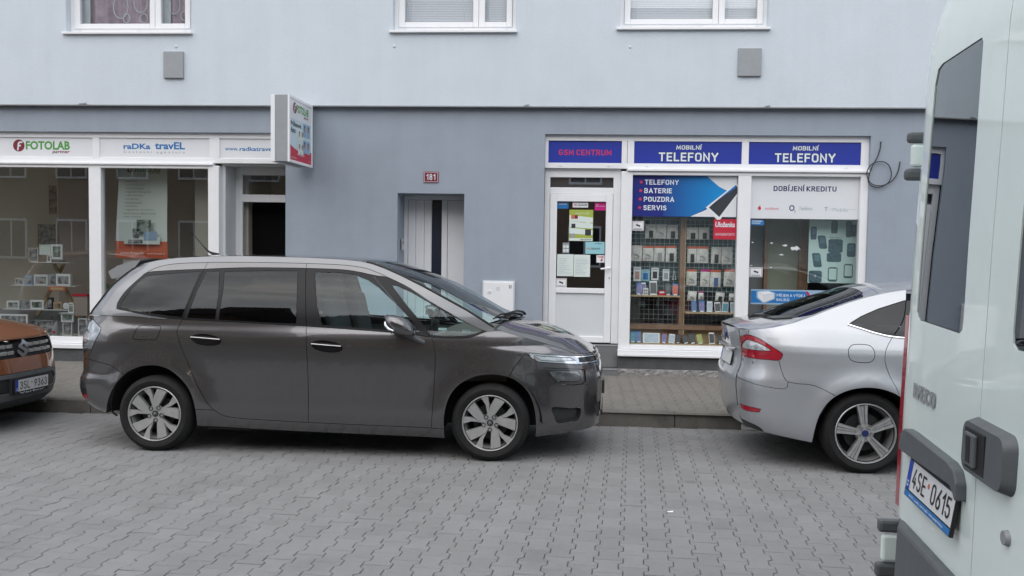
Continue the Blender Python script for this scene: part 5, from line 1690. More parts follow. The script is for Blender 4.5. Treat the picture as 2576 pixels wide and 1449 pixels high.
bn = thing('hanging_banner', 'tall pale banner listing photo services in the left shop window', 'banner', (-5.86, 12.0, 2.71))
m = MB()
n = 16
vs = []
for j in range(n + 1):
    v = j / n
    z = -1.22 * v
    w = 0.335 + 0.03 * v
    sh_ = -0.025 * math.sin(v * 2.2)
    for i in range(9):
        u = i / 8
        vs.append((-w + 2 * w * u + sh_, 0.03 * math.sin(PI * u) * (0.5 + v) + 0.012 * math.sin(5 * v), z))
def strip(j0, j1):
    return [(j * 9 + i, (j + 1) * 9 + i, (j + 1) * 9 + i + 1, j * 9 + i + 1) for j in range(j0, j1) for i in range(8)]
MB().add(vs, strip(0, 13)).build('banner_sheet', MAT['paper'], bn, smooth=True)
MB().add(vs, strip(13, 16)).build('red_foot', MAT['orange'], bn, smooth=True)
fotolab(bn, (-0.21, -0.022, -0.085), (1, 0, 0), (0, 0, 1), 0.46, 0.085)
for k, w_ in enumerate(('fotosluzby', '• průkazové foto', '• CEWE FOTOKNIHY', '• digitální fotografie', '• velké formáty', '• fotoobrazy', '• fotokalendáře', '• fotodárky', '• digitalizace kinofilmů,', '   všech kazet a 8mm filmů', '• alba, rámečky')):
    wd = 0.017 * len(w_)
    text('lettering', w_, (-0.24 - 0.003 * k, -0.024, -0.20 - 0.0475 * k), (wd, 0, 0), (0, 0, 0.026), MAT['letter_dark'], bn, -0.005)
text('lettering', 'cewe fotosvět', (-0.31, -0.026, -1.165), (0.33, 0, 0), (0, 0, 0.035), MAT['white_print'], bn, 0.01)
text('lettering', 'www.fotolab.cz', (0.06, -0.026, -1.165), (0.25, 0, 0), (0, 0, 0.025), MAT['white_print'], bn, 0.0)
MB().box(-0.26, 0.24, -0.027, -0.021, -1.03, -0.93).build('white_field', MAT['paper'], bn)
for (x0, z0, x1, z1, pm) in ((0.02, -0.98, 0.20, -0.86, MAT['sky_card']), (-0.08, -0.86, 0.12, -0.70, PHB), (-0.14, -0.95, -0.05, -0.82, PHC), (-0.2, -1.02, 0.0, -0.97, PHC)):
    MB().box(x0, x1, -0.030, -0.028, z0, z1).build('photo', pm, bn)
m = MB().tube([(-0.36, 0.0, 0.0), (0.36, 0.0, 0.0)], 0.012, 8)
m.build('rail', MAT['alu'], bn)
tag(rbox((-6.18, 0.38, -5.65, 1.485), 12.06, 12.4, 'display_plinth', MAT['interior_beige']), 'pale plinth behind the car roof under the hanging banner', 'plinth')
tag(rbox((-6.40, 0.36, -6.355, 1.375), 12.3, 12.34, 'display_stand', MAT['pvc_panel']), 'slim white upright stand just right of the left window post', 'stand')
pl = thing('house_plant', 'small green plant near the left window post', 'plant', (-6.50, 12.3, 0.95))
MB().tube([(0, 0, -0.12), (0, 0, 0.06)], [0.035, 0.045], 10).build('pot', MAT['wood'], pl)
m = MB()
for k in range(46):
    a, e_, r_ = rs.uniform(0, 2 * PI), rs.uniform(-0.4, 1.2), rs.uniform(0.02, 0.10)
    c = Vector((r_ * math.cos(a), r_ * math.sin(a), 0.08 + 0.07 * e_))
    u = Vector((rs.uniform(-1, 1), rs.uniform(-1, 1), rs.uniform(-.5, 1))).normalized() * 0.03
    w = u.orthogonal().normalized() * 0.012
    m.poly([c - u, c + w, c + u, c - w])
m.build('foliage', MAT['leaf'], pl)
# ================================================================ VEHICLES
def paint(name, col, metal=0.55, rough=0.34):
    return M(name, col, rough, metal, var=0.03, vscale=2.0, coat=1.0, spec=0.5)
P_GREY = paint('car_paint_grey', (0.136, 0.132, 0.136), 0.80, 0.17)
P_ROOF = paint('car_paint_roof_arch', (0.165, 0.17, 0.18), 0.6, 0.36)
P_SILVER = paint('car_paint_silver', (0.405, 0.42, 0.445), 0.5, 0.36)
P_ORANGE = paint('car_paint_orange', (0.265, 0.092, 0.034), 0.35, 0.36)
P_VAN = M('van_paint', (0.75, 0.84, 0.815), 0.30, 0.0, var=0.04, vscale=3, coat=0.8, spec=0.5, dirt=0.06)
mt('tyre', (0.013, 0.013, 0.0135), 0.75, var=0.3, vscale=14, bump=0.3, bscale=90, dirt=0.1, spec=0.3)
mt('alloy', (0.47, 0.47, 0.465), 0.36, 0.6, var=0.12, vscale=14)
mt('alloy_dark', (0.52, 0.52, 0.52), 0.30, 0.7, var=0.18, vscale=18)
mt('brake', (0.05, 0.05, 0.052), 0.55, 0.5)
mt('well', (0.008, 0.008, 0.008), 0.9)
mt('plastic', (0.022, 0.023, 0.025), 0.5, var=0.1, vscale=20)
mt('plastic_grey', (0.095, 0.105, 0.112), 0.55, var=0.12, vscale=16)
mt('trim_black', (0.014, 0.0145, 0.016), 0.3, spec=0.2)
mt('seat', (0.035, 0.036, 0.038), 0.85)
mt('dash', (0.10, 0.09, 0.08), 0.7)
mt('headliner', (0.55, 0.52, 0.48), 0.9)
mt('lamp_clear', (0.62, 0.66, 0.70), 0.06, 0.5, var=0.5, vscale=28, coat=1.0)
mt('lamp_glass', (0.16, 0.175, 0.185), 0.05, 0.5, var=0.7, vscale=17, coat=1.0)
mt('lamp_grey', (0.30, 0.32, 0.34), 0.08, 0.6, var=0.6, vscale=22, coat=1.0)
mt('lamp_red', (0.33, 0.008, 0.022), 0.12, coat=1.0, var=0.15, vscale=30)
mt('plate_white', (0.62, 0.63, 0.64), 0.45)
mt('plate_blue', (0.01, 0.055, 0.36), 0.4)
mt('plate_black', (0.01, 0.01, 0.012), 0.5)
mt('badge_blue', (0.01, 0.02, 0.10), 0.3, coat=0.5)

def plate(parent, P, U, V, left, right, strip=None, eu='CZ', band=0.035, name='number_plate'):
    """number plate on the parallelogram P, U (520 mm), V (110 mm)"""
    P, U, V = Vector(P), Vector(U), Vector(V)
    n = U.cross(V).normalized()
    m = MB().prism([P - U * .012 - V * (.28 if strip else .06), P + U * 1.012 - V * (.28 if strip else .06), P + U * 1.012 + V * 1.06, P - U * .012 + V * 1.06], -n * 0.012)
    o = m.build(name, MAT['plate_black'], parent)
    e = n * 0.001
    MB().poly([P + e, P + U + e, P + U + V + e, P + V + e]).build('plate_face', MAT['plate_white'], o)
    e = n * 0.002
    MB().poly([P + e, P + U * .085 + e, P + U * .085 + V + e, P + V + e]).build('blue_band', MAT['plate_blue'], o)
    e = n * 0.003
    text('lettering', eu, P + U * .018 + V * .10 + e, U * .05, V * .2, MAT['letter_white'], o, 0.02)
    if not left:
        return o
    sign_text('lettering', left, P + U * .13 + V * .16 + e, U * .30, V * .68, MAT['plate_black'], o, 0.13, gap=.26)
    sign_text('lettering', right, P + U * .56 + V * .16 + e, U * .39, V * .68, MAT['plate_black'], o, 0.13, gap=.26)
    c = P + U * .485 + V * .62 + e
    MB().poly([c + U * (.018 * math.cos(a)) + V * (.085 * math.sin(a)) for a in [2 * PI * k / 12 for k in range(12)]]).build('seal', MAT['orange'], o)
    if strip:
        mat, body = strip
        MB().poly([P - V * .26 + n * 0.001, P + U - V * .26 + n * 0.001, P + U - V * .05 + n * 0.001, P - V * .05 + n * 0.001]).build('dealer_strip', MAT[mat], o)
        text('lettering', body, P + U * .12 - V * .215 + e, U * .76, V * .13, MAT['letter_white'], o, 0.01)
    return o

def ring_pts(r, n, a0=0.0):
    return [(r * math.cos(a0 + 2 * PI * k / n), r * math.sin(a0 + 2 * PI * k / n)) for k in range(n)]

WIDE = [(.05, .20), (.045, .60), (.04, .955), (.22, .93), (.41, .865), (.37, .53), (.30, .30), (.25, .20), (.15, .12)]
BRANCH = [(.25, .17), (.37, .29), (.53, .44), (.84, .55), (.76, .66), (.67, .76), (.42, .52), (.34, .39), (.27, .27)]

def rotp(p, a):
    return (p[0] * math.cos(a) - p[1] * math.sin(a), p[0] * math.sin(a) + p[1] * math.cos(a))

def wheel(root, x, y, z, r, rr, side, style, spin=0.0, width=0.205):
    """wheel centred at x, z with its outer face at y; side -1 faces the street"""
    w = thing('wheel', '', '', (x, y, z))
    del w['label'], w['category']
    w.parent = root
    if side > 0:
        w.rotation_euler = (0, 0, PI)
    rr2 = rr + 0.012
    prof = [(rr - .01, .03), (rr2, .012), (rr2 + .012, .004), ((rr2 + r) * .5, 0.0), (r - .035, .006), (r - .012, .024), (r, .05), (r, width - .05), (r - .012, width - .02), (r - .04, width), (rr, width - .01)]
    MB().lathe(prof, 72).build('tyre', MAT['tyre'], w, smooth=True)
    MB().lathe([(rr - .004, .02), (rr, .008), (rr + .006, .006), (rr + .010, .010), (rr - .002, .03), (rr - .02, .06), (rr - .03, width)], 64).build('rim', MAT['alloy' if style == 'double' else 'alloy_dark'], w, smooth=True)
    MB().lathe([(0.0001, .10), (rr * .66, .10), (rr * .66, .115), (rr * .30, .115)], 40).build('brake_disc', MAT['brake'], w, smooth=True)
    MB().lathe([(0.0001, .15), (rr - .01, .15)], 40).build('wheel_back', MAT['well'], w)
    def spoke(pts, y0, y1, y2, name, mat):
        """pts in rim radii, image axes (x right, y down); front y0 at hub to y1 at rim"""
        n = len(pts)
        f, g = [], []
        for px_, pz_ in pts:
            d = math.hypot(px_, pz_)
            yy = y0 + (y1 - y0) * d
            f.append((px_ * rr, yy, -pz_ * rr))
        c = Vector((sum(p[0] for p in f) / n, 0, sum(p[2] for p in f) / n))
        out = [(p[0] + (p[0] - c.x) * .07, p[1] + .016, p[2] + (p[2] - c.z) * .07) for p in f]
        back = [(p[0], y2, p[2]) for p in out]
        m = MB()
        m.add(f + out + back, [tuple(range(n))] + [(i, (i + 1) % n, n + (i + 1) % n, n + i) for i in range(n)] + [(n + i, n + (i + 1) % n, 2 * n + (i + 1) % n, 2 * n + i) for i in range(n)])
        return m.build(name, mat, w)
    if style == 'double':
        am = MAT['alloy']
        for k in range(5):
            a = spin + k * 2 * PI / 5
            spoke([rotp(p, a) for p in WIDE], .030, .010, .06, 'spoke', am)
            spoke([rotp(p, a) for p in BRANCH], .040, .014, .06, 'spoke', am)
        MB().lathe([(0.0001, .028), (rr * .15, .028), (rr * .30, .026), (rr * .34, .045)], 30).build('hub', am, w, smooth=True)
        MB().lathe([(0.0001, .022), (rr * .105, .022), (rr * .125, .027)], 24).build('hub_cap', MAT['plastic'], w, smooth=True)
        m = MB()
        for dz in (-.02, .03):
            pts = [(-.055, -.035 + dz), (0, .03 + dz), (.055, -.035 + dz), (.055, -.012 + dz), (0, .052 + dz), (-.055, -.012 + dz)]
            pts = [rotp(p, spin + .4) for p in pts]
            m.prism([(a * rr, .0215, b * rr) for a, b in pts], (0, -.002, 0))
        m.build('emblem', MAT['chrome'], w)
        for k in range(5):
            a = spin + PI / 2 + k * 2 * PI / 5
            cx, cz = rr * .255 * math.cos(a), -rr * .255 * math.sin(a)
            MB().lathe([(rr * .085, .022), (rr * .075, .018), (rr * .06, .022), (rr * .05, .034), (0.0001, .034)], 16, (cx, 0, cz)).build('wheel_nut', MAT['plastic'], w, smooth=True)
    elif style == 'five':
        am = MAT['alloy_dark']
        for k in range(5):
            a = math.radians(-98 + 72 * k) + spin
            for s0, s1 in ((-.135, -.05), (-.035, .035), (.05, .135)):
                q = [(.2, s0 * .75), (.62, s0), (.965, s0 * 1.35), (.965, s1 * 1.35), (.62, s1), (.2, s1 * .75)]
                spoke([rotp(p, a) for p in q], (.030 if s0 == -.035 else .022), (.014 if s0 == -.035 else .008), .06, 'spoke', am)
        MB().lathe([(0.0001, .024), (rr * .2, .024), (rr * .29, .022), (rr * .33, .045)], 30).build('hub', am, w, smooth=True)
        MB().lathe([(0.0001, .014), (rr * .11, .014), (rr * .125, .024)], 24).build('hub_cap', MAT['badge_blue'], w, smooth=True)
        for k in range(5):
            a = math.radians(-98 + 36 + 72 * k) + spin
            cx, cz = rr * .225 * math.cos(a), -rr * .225 * math.sin(a)
            MB().lathe([(rr * .06, .021), (rr * .05, .018), (rr * .04, .03), (0.0001, .03)], 14, (cx, 0, cz)).build('wheel_nut', MAT['plastic'], w, smooth=True)
    else:
        for k in range(8):
            a = spin + k * PI / 4
            spoke([rotp(p, a) for p in [(.2, -.07), (.95, -.1), (.95, .1), (.2, .07)]], .03, .012, .06, 'spoke', MAT['alloy'])
        MB().lathe([(0.0001, .022), (rr * .3, .025), (rr * .33, .05)], 24).build('hub', MAT['alloy'], w, smooth=True)
    return w

def wheel_wells(root, hubs, half, ra, zlo, zhi, x0, x1):
    for hx, hz in hubs:
        for sg in (-1, 1):
            m = MB()
            n = 20
            ya, yb = sg * (half - .03), sg * (half - .32)
            base = len(m.v)
            for k in range(n + 1):
                a = PI * k / n
                m.v.append((hx + ra * math.cos(a), ya, hz + ra * math.sin(a)))
                m.v.append((hx + ra * math.cos(a), yb, hz + ra * math.sin(a)))
            for k in range(n):
                m.f.append((base + 2 * k, base + 2 * k + 2, base + 2 * k + 3, base + 2 * k + 1))
            m.f.append(tuple(base + 2 * k + 1 for k in range(n + 1)))
            m.build('wheel_arch_liner', MAT['well'], root)
    (a, za), (b, zb) = sorted(hubs)
    m = MB()
    m.box(a + ra + .01, b - ra - .01, -half + .06, half - .06, zlo, zhi)
    m.box(x0, a - ra - .01, -half + .36, half - .36, zlo + .08, zhi)
    m.box(b + ra + .01, x1, -half + .36, half - .36, zlo + .08, zhi)
    m.box(a - ra, b + ra, -half + .33, half - .33, zlo + .06, zhi)
    m.build('underbody', MAT['well'], root)

def cap(root, name, mat, rows, bulge, n=14, flat=0.0, skip=None):
    """surface across the car between mirrored edge rows [(x, y, z)...]; bulge in x"""
    m = MB()
    k = len(rows)
    for x, y, z in rows:
        y = abs(y)
        for i in range(n + 1):
            t = -1 + 2 * i / n
            m.v.append((x + bulge * (1 - abs(t) ** 2.2), y * t, z))
    for j in range(k - 1):
        for i in range(n):
            f = (j * (n + 1) + i, j * (n + 1) + i + 1, (j + 1) * (n + 1) + i + 1, (j + 1) * (n + 1) + i)
            m.f.append(f if bulge > 0 else f[::-1])
    return m.build(name, mat, root, smooth=True, angle=60)

GRAVITY_TILT = -math.radians(1.57)
def car_root(label, cat, ox, oy, half, group=None, name='parked_car'):
    z = -(-half * math.sin(GRAVITY_TILT))
    return thing(name, label, cat, (ox, oy, z), (GRAVITY_TILT, 0, 0), group)

# ---------------------------------------------------------------- grey people carrier
CIT = car_root('dark grey people carrier with silver roof arch parked at the kerb', 'car', -2.07, 8.2, 0.9, 'cars parked along the kerb')
E1 = [(2.212, .868), (2.121, .868), (2.048, .876), (1.976, .907), (1.832, .955), (1.619, 1.015), (1.441, 1.066), (1.405, 1.078), (1.29, 1.148), (1.176, 1.216), (.979, 1.316), (.798, 1.406), (.621, 1.487), (.468, 1.549), (.353, 1.587), (.254, 1.607), (.082, 1.623), (-.209, 1.633), (-.584, 1.637), (-.826, 1.638), (-1.105, 1.629), (-1.362, 1.613), (-1.546, 1.588), (-1.655, 1.565), (-1.716, 1.547)]
E1D = [(-1.716, 1.547), (-1.812, 1.473), (-1.92, 1.368), (-2.005, 1.242), (-2.086, 1.118)]
XF1 = [(.1, 2.17), (.18, 2.23), (.26, 2.27), (.34, 2.285), (.6, 2.29), (.72, 2.275), (.82, 2.24), (.87, 2.215), (.94, 2.13)]
XR1 = [(.2, -1.86), (.25, -1.92), (.30, -2.08), (.37, -2.18), (.45, -2.225), (.52, -2.235), (.58, -2.225), (.63, -2.20), (.75, -2.20), (.85, -2.20), (.95, -2.19), (1.08, -2.165), (1.118, -2.17), (1.242, -2.10), (1.368, -2.02), (1.473, -1.92), (1.55, -1.83), (1.7, -1.7)]
CB = Body([(.12, .80), (.2, .855), (.28, .882), (.38, .893), (.48, .894), (.60, .898), (.74, .906), (.84, .9115), (.90, .9125), (.95, .909), (1.0, .899), (1.06, .882), (1.15, .863), (1.3, .815), (1.45, .745), (1.55, .686), (1.62, .640), (1.68, .60)],
          [(0, .45), (.04, .58), (.1, .68), (.2, .775), (.35, .86), (.55, .925), (.8, .97), (1.1, .993), (1.4, 1.)],
          [(0, .62), (.03, .72), (.08, .79), (.16, .85), (.3, .905), (.55, .955), (.9, .988), (1.3, 1.)],
          XF1, XR1, E1,
          [(-2.0, 1.56), (-1.66, 1.60), (-1.5, 1.625), (-1.1, 1.652), (-.6, 1.660), (-.197, 1.655), (.003, 1.650), (.216, 1.640), (.443, 1.604), (.669, 1.538), (.863, 1.471), (1.056, 1.379), (1.249, 1.280), (1.41, 1.196), (1.52, 1.150), (1.58, 1.132), (1.805, 1.077), (2.043, .991), (2.17, .907), (2.226, .868), (2.30, .80)],
          hubs=((1.385, .305), (-1.42, .301)), flare=.017, arch=.405, sig=.095)
xf = lambda z: float(CB.xF(z))
xr = lambda z: float(CB.xR(z))
ARR = [(-1.834, .245), (-1.82, .359), (-1.795, .462), (-1.745, .565), (-1.663, .648), (-1.55, .699), (-1.448, .714), (-1.36, .708), (-1.274, .676), (-1.189, .609), (-1.122, .528), (-1.082, .43), (-1.061, .322), (-1.062, .214)]
ARF = [(1.013, .172), (1.015, .368), (1.05, .510), (1.113, .602), (1.189, .657), (1.282, .695), (1.387, .708), (1.48, .700), (1.567, .672), (1.644, .617), (1.703, .54), (1.739, .439), (1.755, .319), (1.753, .194)]
outl = [(xf(.868), .868)] + E1[1:] + E1D[1:] + [(-2.16, 1.085)] + [(xr(z) + .002, z) for z in (1.02, .95, .85, .75, .68, .63, .58, .52, .45, .40, .36)] + [(-2.07, .328), (-1.99, .286)] \
    + smooth_line(ARR, .03) + [(-.9, .212), (-.126, .191), (.6, .178)] + smooth_line(ARF, .03) + [(1.916, .206), (2.06, .220), (2.2, .236)] + [(xf(z) - .001, z) for z in (.25, .3, .36, .44, .52, .6, .68, .76, .82)]
TLl = [(1.47, 1.11), (1.349, 1.055), (1.104, 1.164), (.884, 1.279), (.681, 1.398), (.49, 1.482), (.399, 1.518), (.284, 1.553), (.097, 1.574), (-.199, 1.582), (-.572, 1.584), (-.949, 1.58), (-1.098, 1.576), (-1.348, 1.562), (-1.49, 1.537), (-1.594, 1.491), (-1.688, 1.402), (-1.767, 1.306), (-1.809, 1.219), (-1.803, 1.172)]
BLl = [(-1.803, 1.172), (-1.62, 1.145), (-1.427, 1.119), (-1.192, 1.100), (-.729, 1.087), (-.496, 1.079), (-.139, 1.066), (.229, 1.048), (.659, 1.024), (.885, 1.0), (1.0, .994), (1.164, .995), (1.24, 1.012), (1.349, 1.055)]
DTl = [(-1.705, 1.385), (-1.64, 1.45), (-1.593, 1.485), (-1.368, 1.505), (-1.085, 1.521), (-.802, 1.536), (-.563, 1.541), (-.207, 1.542), (.103, 1.535), (.253, 1.517), (.33, 1.502), (.42, 1.487), (.49, 1.482)]
lines = [(resample(outl, .04, True), True), (smooth_line(TLl), False), (smooth_line(BLl), False), (smooth_line(DTl), False),
         (resample([(-2.3, 1.11), (-2.0, 1.112), (-1.645, 1.113), (-1.42, 1.100), (-1.352, 1.096), (-1.318, 1.109)], .04), False),
         (smooth_line([(-.208, 1.585), (-.207, 1.538), (-.169, 1.289), (-.144, 1.079), (-.130, .9), (-.119, .7), (-.114, .481), (-.116, .27)]), False),
         (smooth_line([(-1.07, 1.580), (-1.085, 1.521), (-1.138, 1.307), (-1.199, 1.100), (-1.229, 1.02), (-1.226, .975), (-1.182, .86), (-1.129, .742), (-1.054, .571), (-.964, .417), (-.90, .352), (-.82, .310), (-.639, .290), (-.119, .274), (.461, .264), (1.03, .256)]), False),
         (smooth_line([(.36, 1.53), (.39, 1.475), (.51, 1.352), (.639, 1.212), (.74, 1.112), (.857, 1.03), (.894, .998), (.920, .942), (.934, .834), (.928, .65), (.922, .509), (.905, .24)]), False),
         (resample([(-2.4, 1.068), (-2.038, 1.075), (-1.935, 1.009), (-1.937, .976), (-2.02, .826), (-2.4, .828)], .03), False),
         (resample([(-2.1, .98), (-2.045, .96), (-2.05, .90), (-2.14, .905), (-2.1, .98)], .03), False),
         (resample([(-2.02, .826), (-2.059, .739), (-1.825, .701), (-1.68, .62)], .04), False), (resample([(-2.4, .747), (-2.2, .745), (-2.059, .739)], .04), False),
         (resample([(-2.4, .43), (-2.075, .436), (-2.085, .374), (-2.4, .375)], .03), False),
         (smooth_line([(-1.618, .948), (-1.605, .98), (-1.577, 1.032), (-1.516, 1.046), (-1.40, 1.045), (-1.376, 1.035), (-1.383, .995), (-1.405, .935), (-1.43, .926), (-1.60, .926)], .02, True), True),
         (resample([(1.666, .886), (1.567, .759), (1.52, .66)], .03), False), (resample([(-1.10, .36), (-.90, .357)], .03), False),
         (resample([(1.666, .886), (1.722, .88), (1.906, .864), (2.027, .855), (2.121, .850), (2.4, .848)], .03), False),
         (resample([(1.666, .886), (1.716, .838), (1.766, .813), (1.907, .801), (2.085, .786), (2.4, .784)], .03), False),
         (resample([(1.725, .864), (1.906, .849), (2.02, .841), (2.075, .815), (1.907, .816), (1.785, .826)], .03, True), True),
         (resample([(2.09, .838), (2.4, .834), (2.4, .798), (2.10, .801)], .03, True), True),
         (resample([(1.809, .764), (1.979, .754), (2.11, .744), (2.15, .735), (2.158, .64), (2.13, .620), (2.053, .616), (1.924, .630), (1.867, .688)], .02, True), True),
         (resample([(1.845, .738), (1.98, .738), (2.10, .730), (2.118, .70), (2.118, .665), (2.10, .645), (1.924, .652), (1.885, .69)], .02, True), True),
         (smooth_line([(1.889, .436), (2.035, .424), (2.115, .419), (2.101, .330), (2.036, .318), (1.937, .309), (1.907, .363)], .02, True), True),
         (resample([(2.235, .43), (2.27, .45), (2.5, .46), (2.5, .31), (2.255, .33)], .03, True), True),
         (smooth_line([(.042 + .128 * math.cos(a), .906 + .045 * math.sin(a) - .012 * math.cos(a)) for a in [2 * PI * k / 20 for k in range(20)]], .02, True), True),
         (smooth_line([(-.977 + .128 * math.cos(a), .938 + .045 * math.sin(a) - .010 * math.cos(a)) for a in [2 * PI * k / 20 for k in range(20)]], .02, True), True)]
QG = [(-1.778, 1.186), (-1.76, 1.24), (-1.707, 1.334), (-1.64, 1.42), (-1.605, 1.452), (-1.362, 1.478), (-1.108, 1.499), (-1.155, 1.307), (-1.205, 1.118), (-1.432, 1.141), (-1.619, 1.163)]
RG1 = [(-1.06, 1.500), (-.944, 1.505), (-.912, 1.305), (-.916, 1.108), (-1.155, 1.116), (-1.112, 1.308)]
RG2 = [(-.903, 1.502), (-.558, 1.514), (-.27, 1.517), (-.242, 1.287), (-.230, 1.087), (-.497, 1.092), (-.882, 1.105), (-.88, 1.346)]
FG = [(-.125, 1.510), (.071, 1.508), (.219, 1.495), (.333, 1.454), (.435, 1.391), (.615, 1.24), (.74, 1.115), (.80, 1.038), (.516, 1.052), (.228, 1.068), (-.014, 1.083), (-.061, 1.22)]
FQ = [(.542, 1.415), (.584, 1.410), (.721, 1.352), (.885, 1.264), (1.105, 1.148), (1.31, 1.058), (1.24, 1.034), (1.164, 1.014), (1.0, 1.010), (.885, 1.022), (.79, 1.141), (.65, 1.291)]
for q in (QG, RG1, RG2, FG, FQ):
    lines.append((resample(q, .03, True), True))
tb = MAT['trim_black']
seeds = [('roof_arch', 'roof_arch', (-.5, 1.61), P_ROOF), ('door_top', 'roof_rail', (-.7, 1.56), P_GREY),
         ('door_top2', 'roof_rail', (.1, 1.556), P_GREY), ('door_top3', 'roof_rail', (-1.3, 1.535), P_GREY),
         ('rear_quarter', 'rear_wing', (-1.5, .82), P_GREY), ('rear_bumper', 'rear_bumper', (-1.95, .5), P_GREY), ('tail_corner', 'tailgate', (-2.12, .79), P_GREY),
         ('rear_door', 'door', (-.7, .7), P_GREY), ('front_door', 'door', (.4, .7), P_GREY), ('fender', 'front_wing', (1.2, .85), P_GREY), ('front_bumper', 'front_bumper', (1.85, .5), P_GREY),
         ('sill', 'sill_panel', (-.3, .235), P_GREY), ('fuel', 'fuel_flap', (-1.5, .99), P_GREY, {'shrink': .003}),
         ('trimq', 'window_trim', (-1.3, 1.12), tb), ('trimr', 'window_trim', (-.9, 1.2), tb), ('trimf', 'window_trim', (-.17, 1.3) if False else (-.15, 1.4), tb), ('trimw', 'window_trim', (.60, 1.27), tb),
         ('quarter_window', 'window', (-1.45, 1.3), GLASS_TINT, {'shrink': .001, 'skirt': 0}), ('rear_window_small', 'window', (-1.0, 1.3), GLASS_TINT, {'shrink': .001, 'skirt': 0, 'parent': 'rear_door'}),
         ('rear_window', 'window', (-.6, 1.3), GLASS_TINT, {'shrink': .001, 'skirt': 0, 'parent': 'rear_door'}), ('front_window', 'window', (.2, 1.25), GLASS_CAR, {'shrink': .001, 'skirt': 0, 'parent': 'front_door'}),
         ('front_quarter', 'window', (.95, 1.1), GLASS_CAR, {'shrink': .001, 'skirt': 0}),
         ('tail_light', 'tail_light', (-2.0, 1.0), MAT['lamp_grey'], {'off': .004}), ('tail_inner', 'lamp_lens', (-2.09, .93), MAT['lamp_clear'], {'off': .004, 'parent': 'tail_light'}), ('reflector', 'reflector', (-2.11, .40), MAT['lamp_red']),
         ('drl', 'daytime_light', (1.75, .85) if False else (1.70, .875), MAT['chrome'], {'off': .003}), ('drl_lens', 'lamp_lens', (1.9, .83), MAT['lamp_clear'], {'off': .001, 'parent': 'drl'}), ('drl_dark', 'grille', (2.13, .82), MAT['black_gloss'], {'off': -.006}),
         ('lamp', 'headlight', (1.835, .75), P_GREY, {'off': -.010}), ('lens', 'lamp_lens', (2.0, .69), MAT['lamp_glass'], {'off': -.008, 'parent': 'lamp'}),
         ('fog', 'fog_recess', (2.0, .37), MAT['plastic'], {'off': -.035, 'skirt': -.03}), ('grille', 'grille', (2.27, .39), MAT['plastic'], {'off': -.006}),
         ('hf', 'handle_recess', (.042, .885), MAT['black_gloss'], {'off': -.010, 'parent': 'front_door', 'skirt': -.008}), ('hr', 'handle_recess', (-.977, .915), MAT['black_gloss'], {'off': -.010, 'parent': 'rear_door', 'skirt': -.008})]
made = surf(CIT, lines, seeds, CB.side, CB.side_n, (-2.3, 2.35, .1, 1.7), .05, extra=[(x, z) for z in np.arange(.83, 1.09, .011) for x in np.arange(-2.2, 2.25, .035)] + [(x, z) for x in np.arange(-2.225, -1.85, .016) for z in np.arange(.3, 1.06, .03)] + [(x, z) for x in np.arange(1.85, 2.29, .016) for z in np.arange(.26, .86, .03)])
# handle bars
def wpt(x, z, off=0.0, sg=-1):
    q = np.array([[x, z]])
    p = CB.side(q)[0] + CB.side_n(q)[0] * off
    return Vector((p[0], p[1] * (-sg), p[2]))
for sg, sd_ in ((-1, False), (1, True)):
    for key, (xa, za, xb, zb) in (('front_door', (-.084, .925, .161, .911)), ('rear_door', (-1.101, .957, -.853, .944))):
        par = made[(key, sd_)]
        pts = [wpt(xa + (xb - xa) * t, za + (zb - za) * t, .012 + .016 * math.sin(PI * t), sg) for t in np.linspace(0, 1, 9)]
        MB().tube(pts, [.007, .011, .012, .012, .012, .012, .012, .011, .007], 8).build('door_handle', MAT['trim_black'], par, smooth=True)
        MB().tube([p + Vector((0, sg * .008, .001)) for p in pts], .0042, 6).build('handle_strip', MAT['alloy_dark'], par, smooth=True)
# chrome line along the roof rail gap and sill light line
top_e = [(x, float(CB.W(x, z)), z) for x, z in resample(E1, .05)]
def ring(pts3):
    return [(x, -y) for x, y, z in pts3]
edge = resample(E1, .05)
yE = lambda x: float(CB.W(x, float(CB.ze(x))))
near = [(x, -yE(x)) for x, z in edge]
far = [(x, yE(x)) for x, z in edge][::-1]
bl = .03
front_edge = [(edge[0][0] + bl * (1 - abs(t) ** 2.2), yE(edge[0][0]) * t) for t in np.linspace(1, -1, 12)[1:-1]]
outl = near + [(edge[-1][0] - .03 * (1 - t * t), yE(edge[-1][0]) * t) for t in np.linspace(-1, 1, 12)[1:-1]] + far + front_edge
tl = [(resample(outl, .05, True), True),
      (smooth_line([(1.36, -1.0), (1.405, -.80), (1.46, -.60), (1.53, -.30), (1.565, 0), (1.53, .30), (1.46, .60), (1.405, .80), (1.36, 1.0)], .04), False),
      (smooth_line([(1.38, -1.0), (1.430, -.80), (1.49, -.60), (1.565, -.30), (1.60, 0), (1.565, .30), (1.49, .60), (1.430, .80), (1.38, 1.0)], .04), False),
      (smooth_line([(.22, -.9), (.254, -.62), (.29, -.3), (.31, 0), (.29, .3), (.254, .62), (.22, .9)], .04), False)]
surf(CIT, tl, [('hood', 'bonnet', (1.9, 0), P_GREY, {'skirt': .02}), ('cowl', 'cowl', (1.58, 0), MAT['plastic'], {'off': -.01}), ('ws', 'windscreen', (.9, 0), GLASS_WS, {'skirt': 0, 'shrink': .001}), ('roof', 'roof', (-.7, 0), P_GREY)],
     CB.top, CB.top_n, (-1.8, 2.35, -.95, .95), .07, both=False)
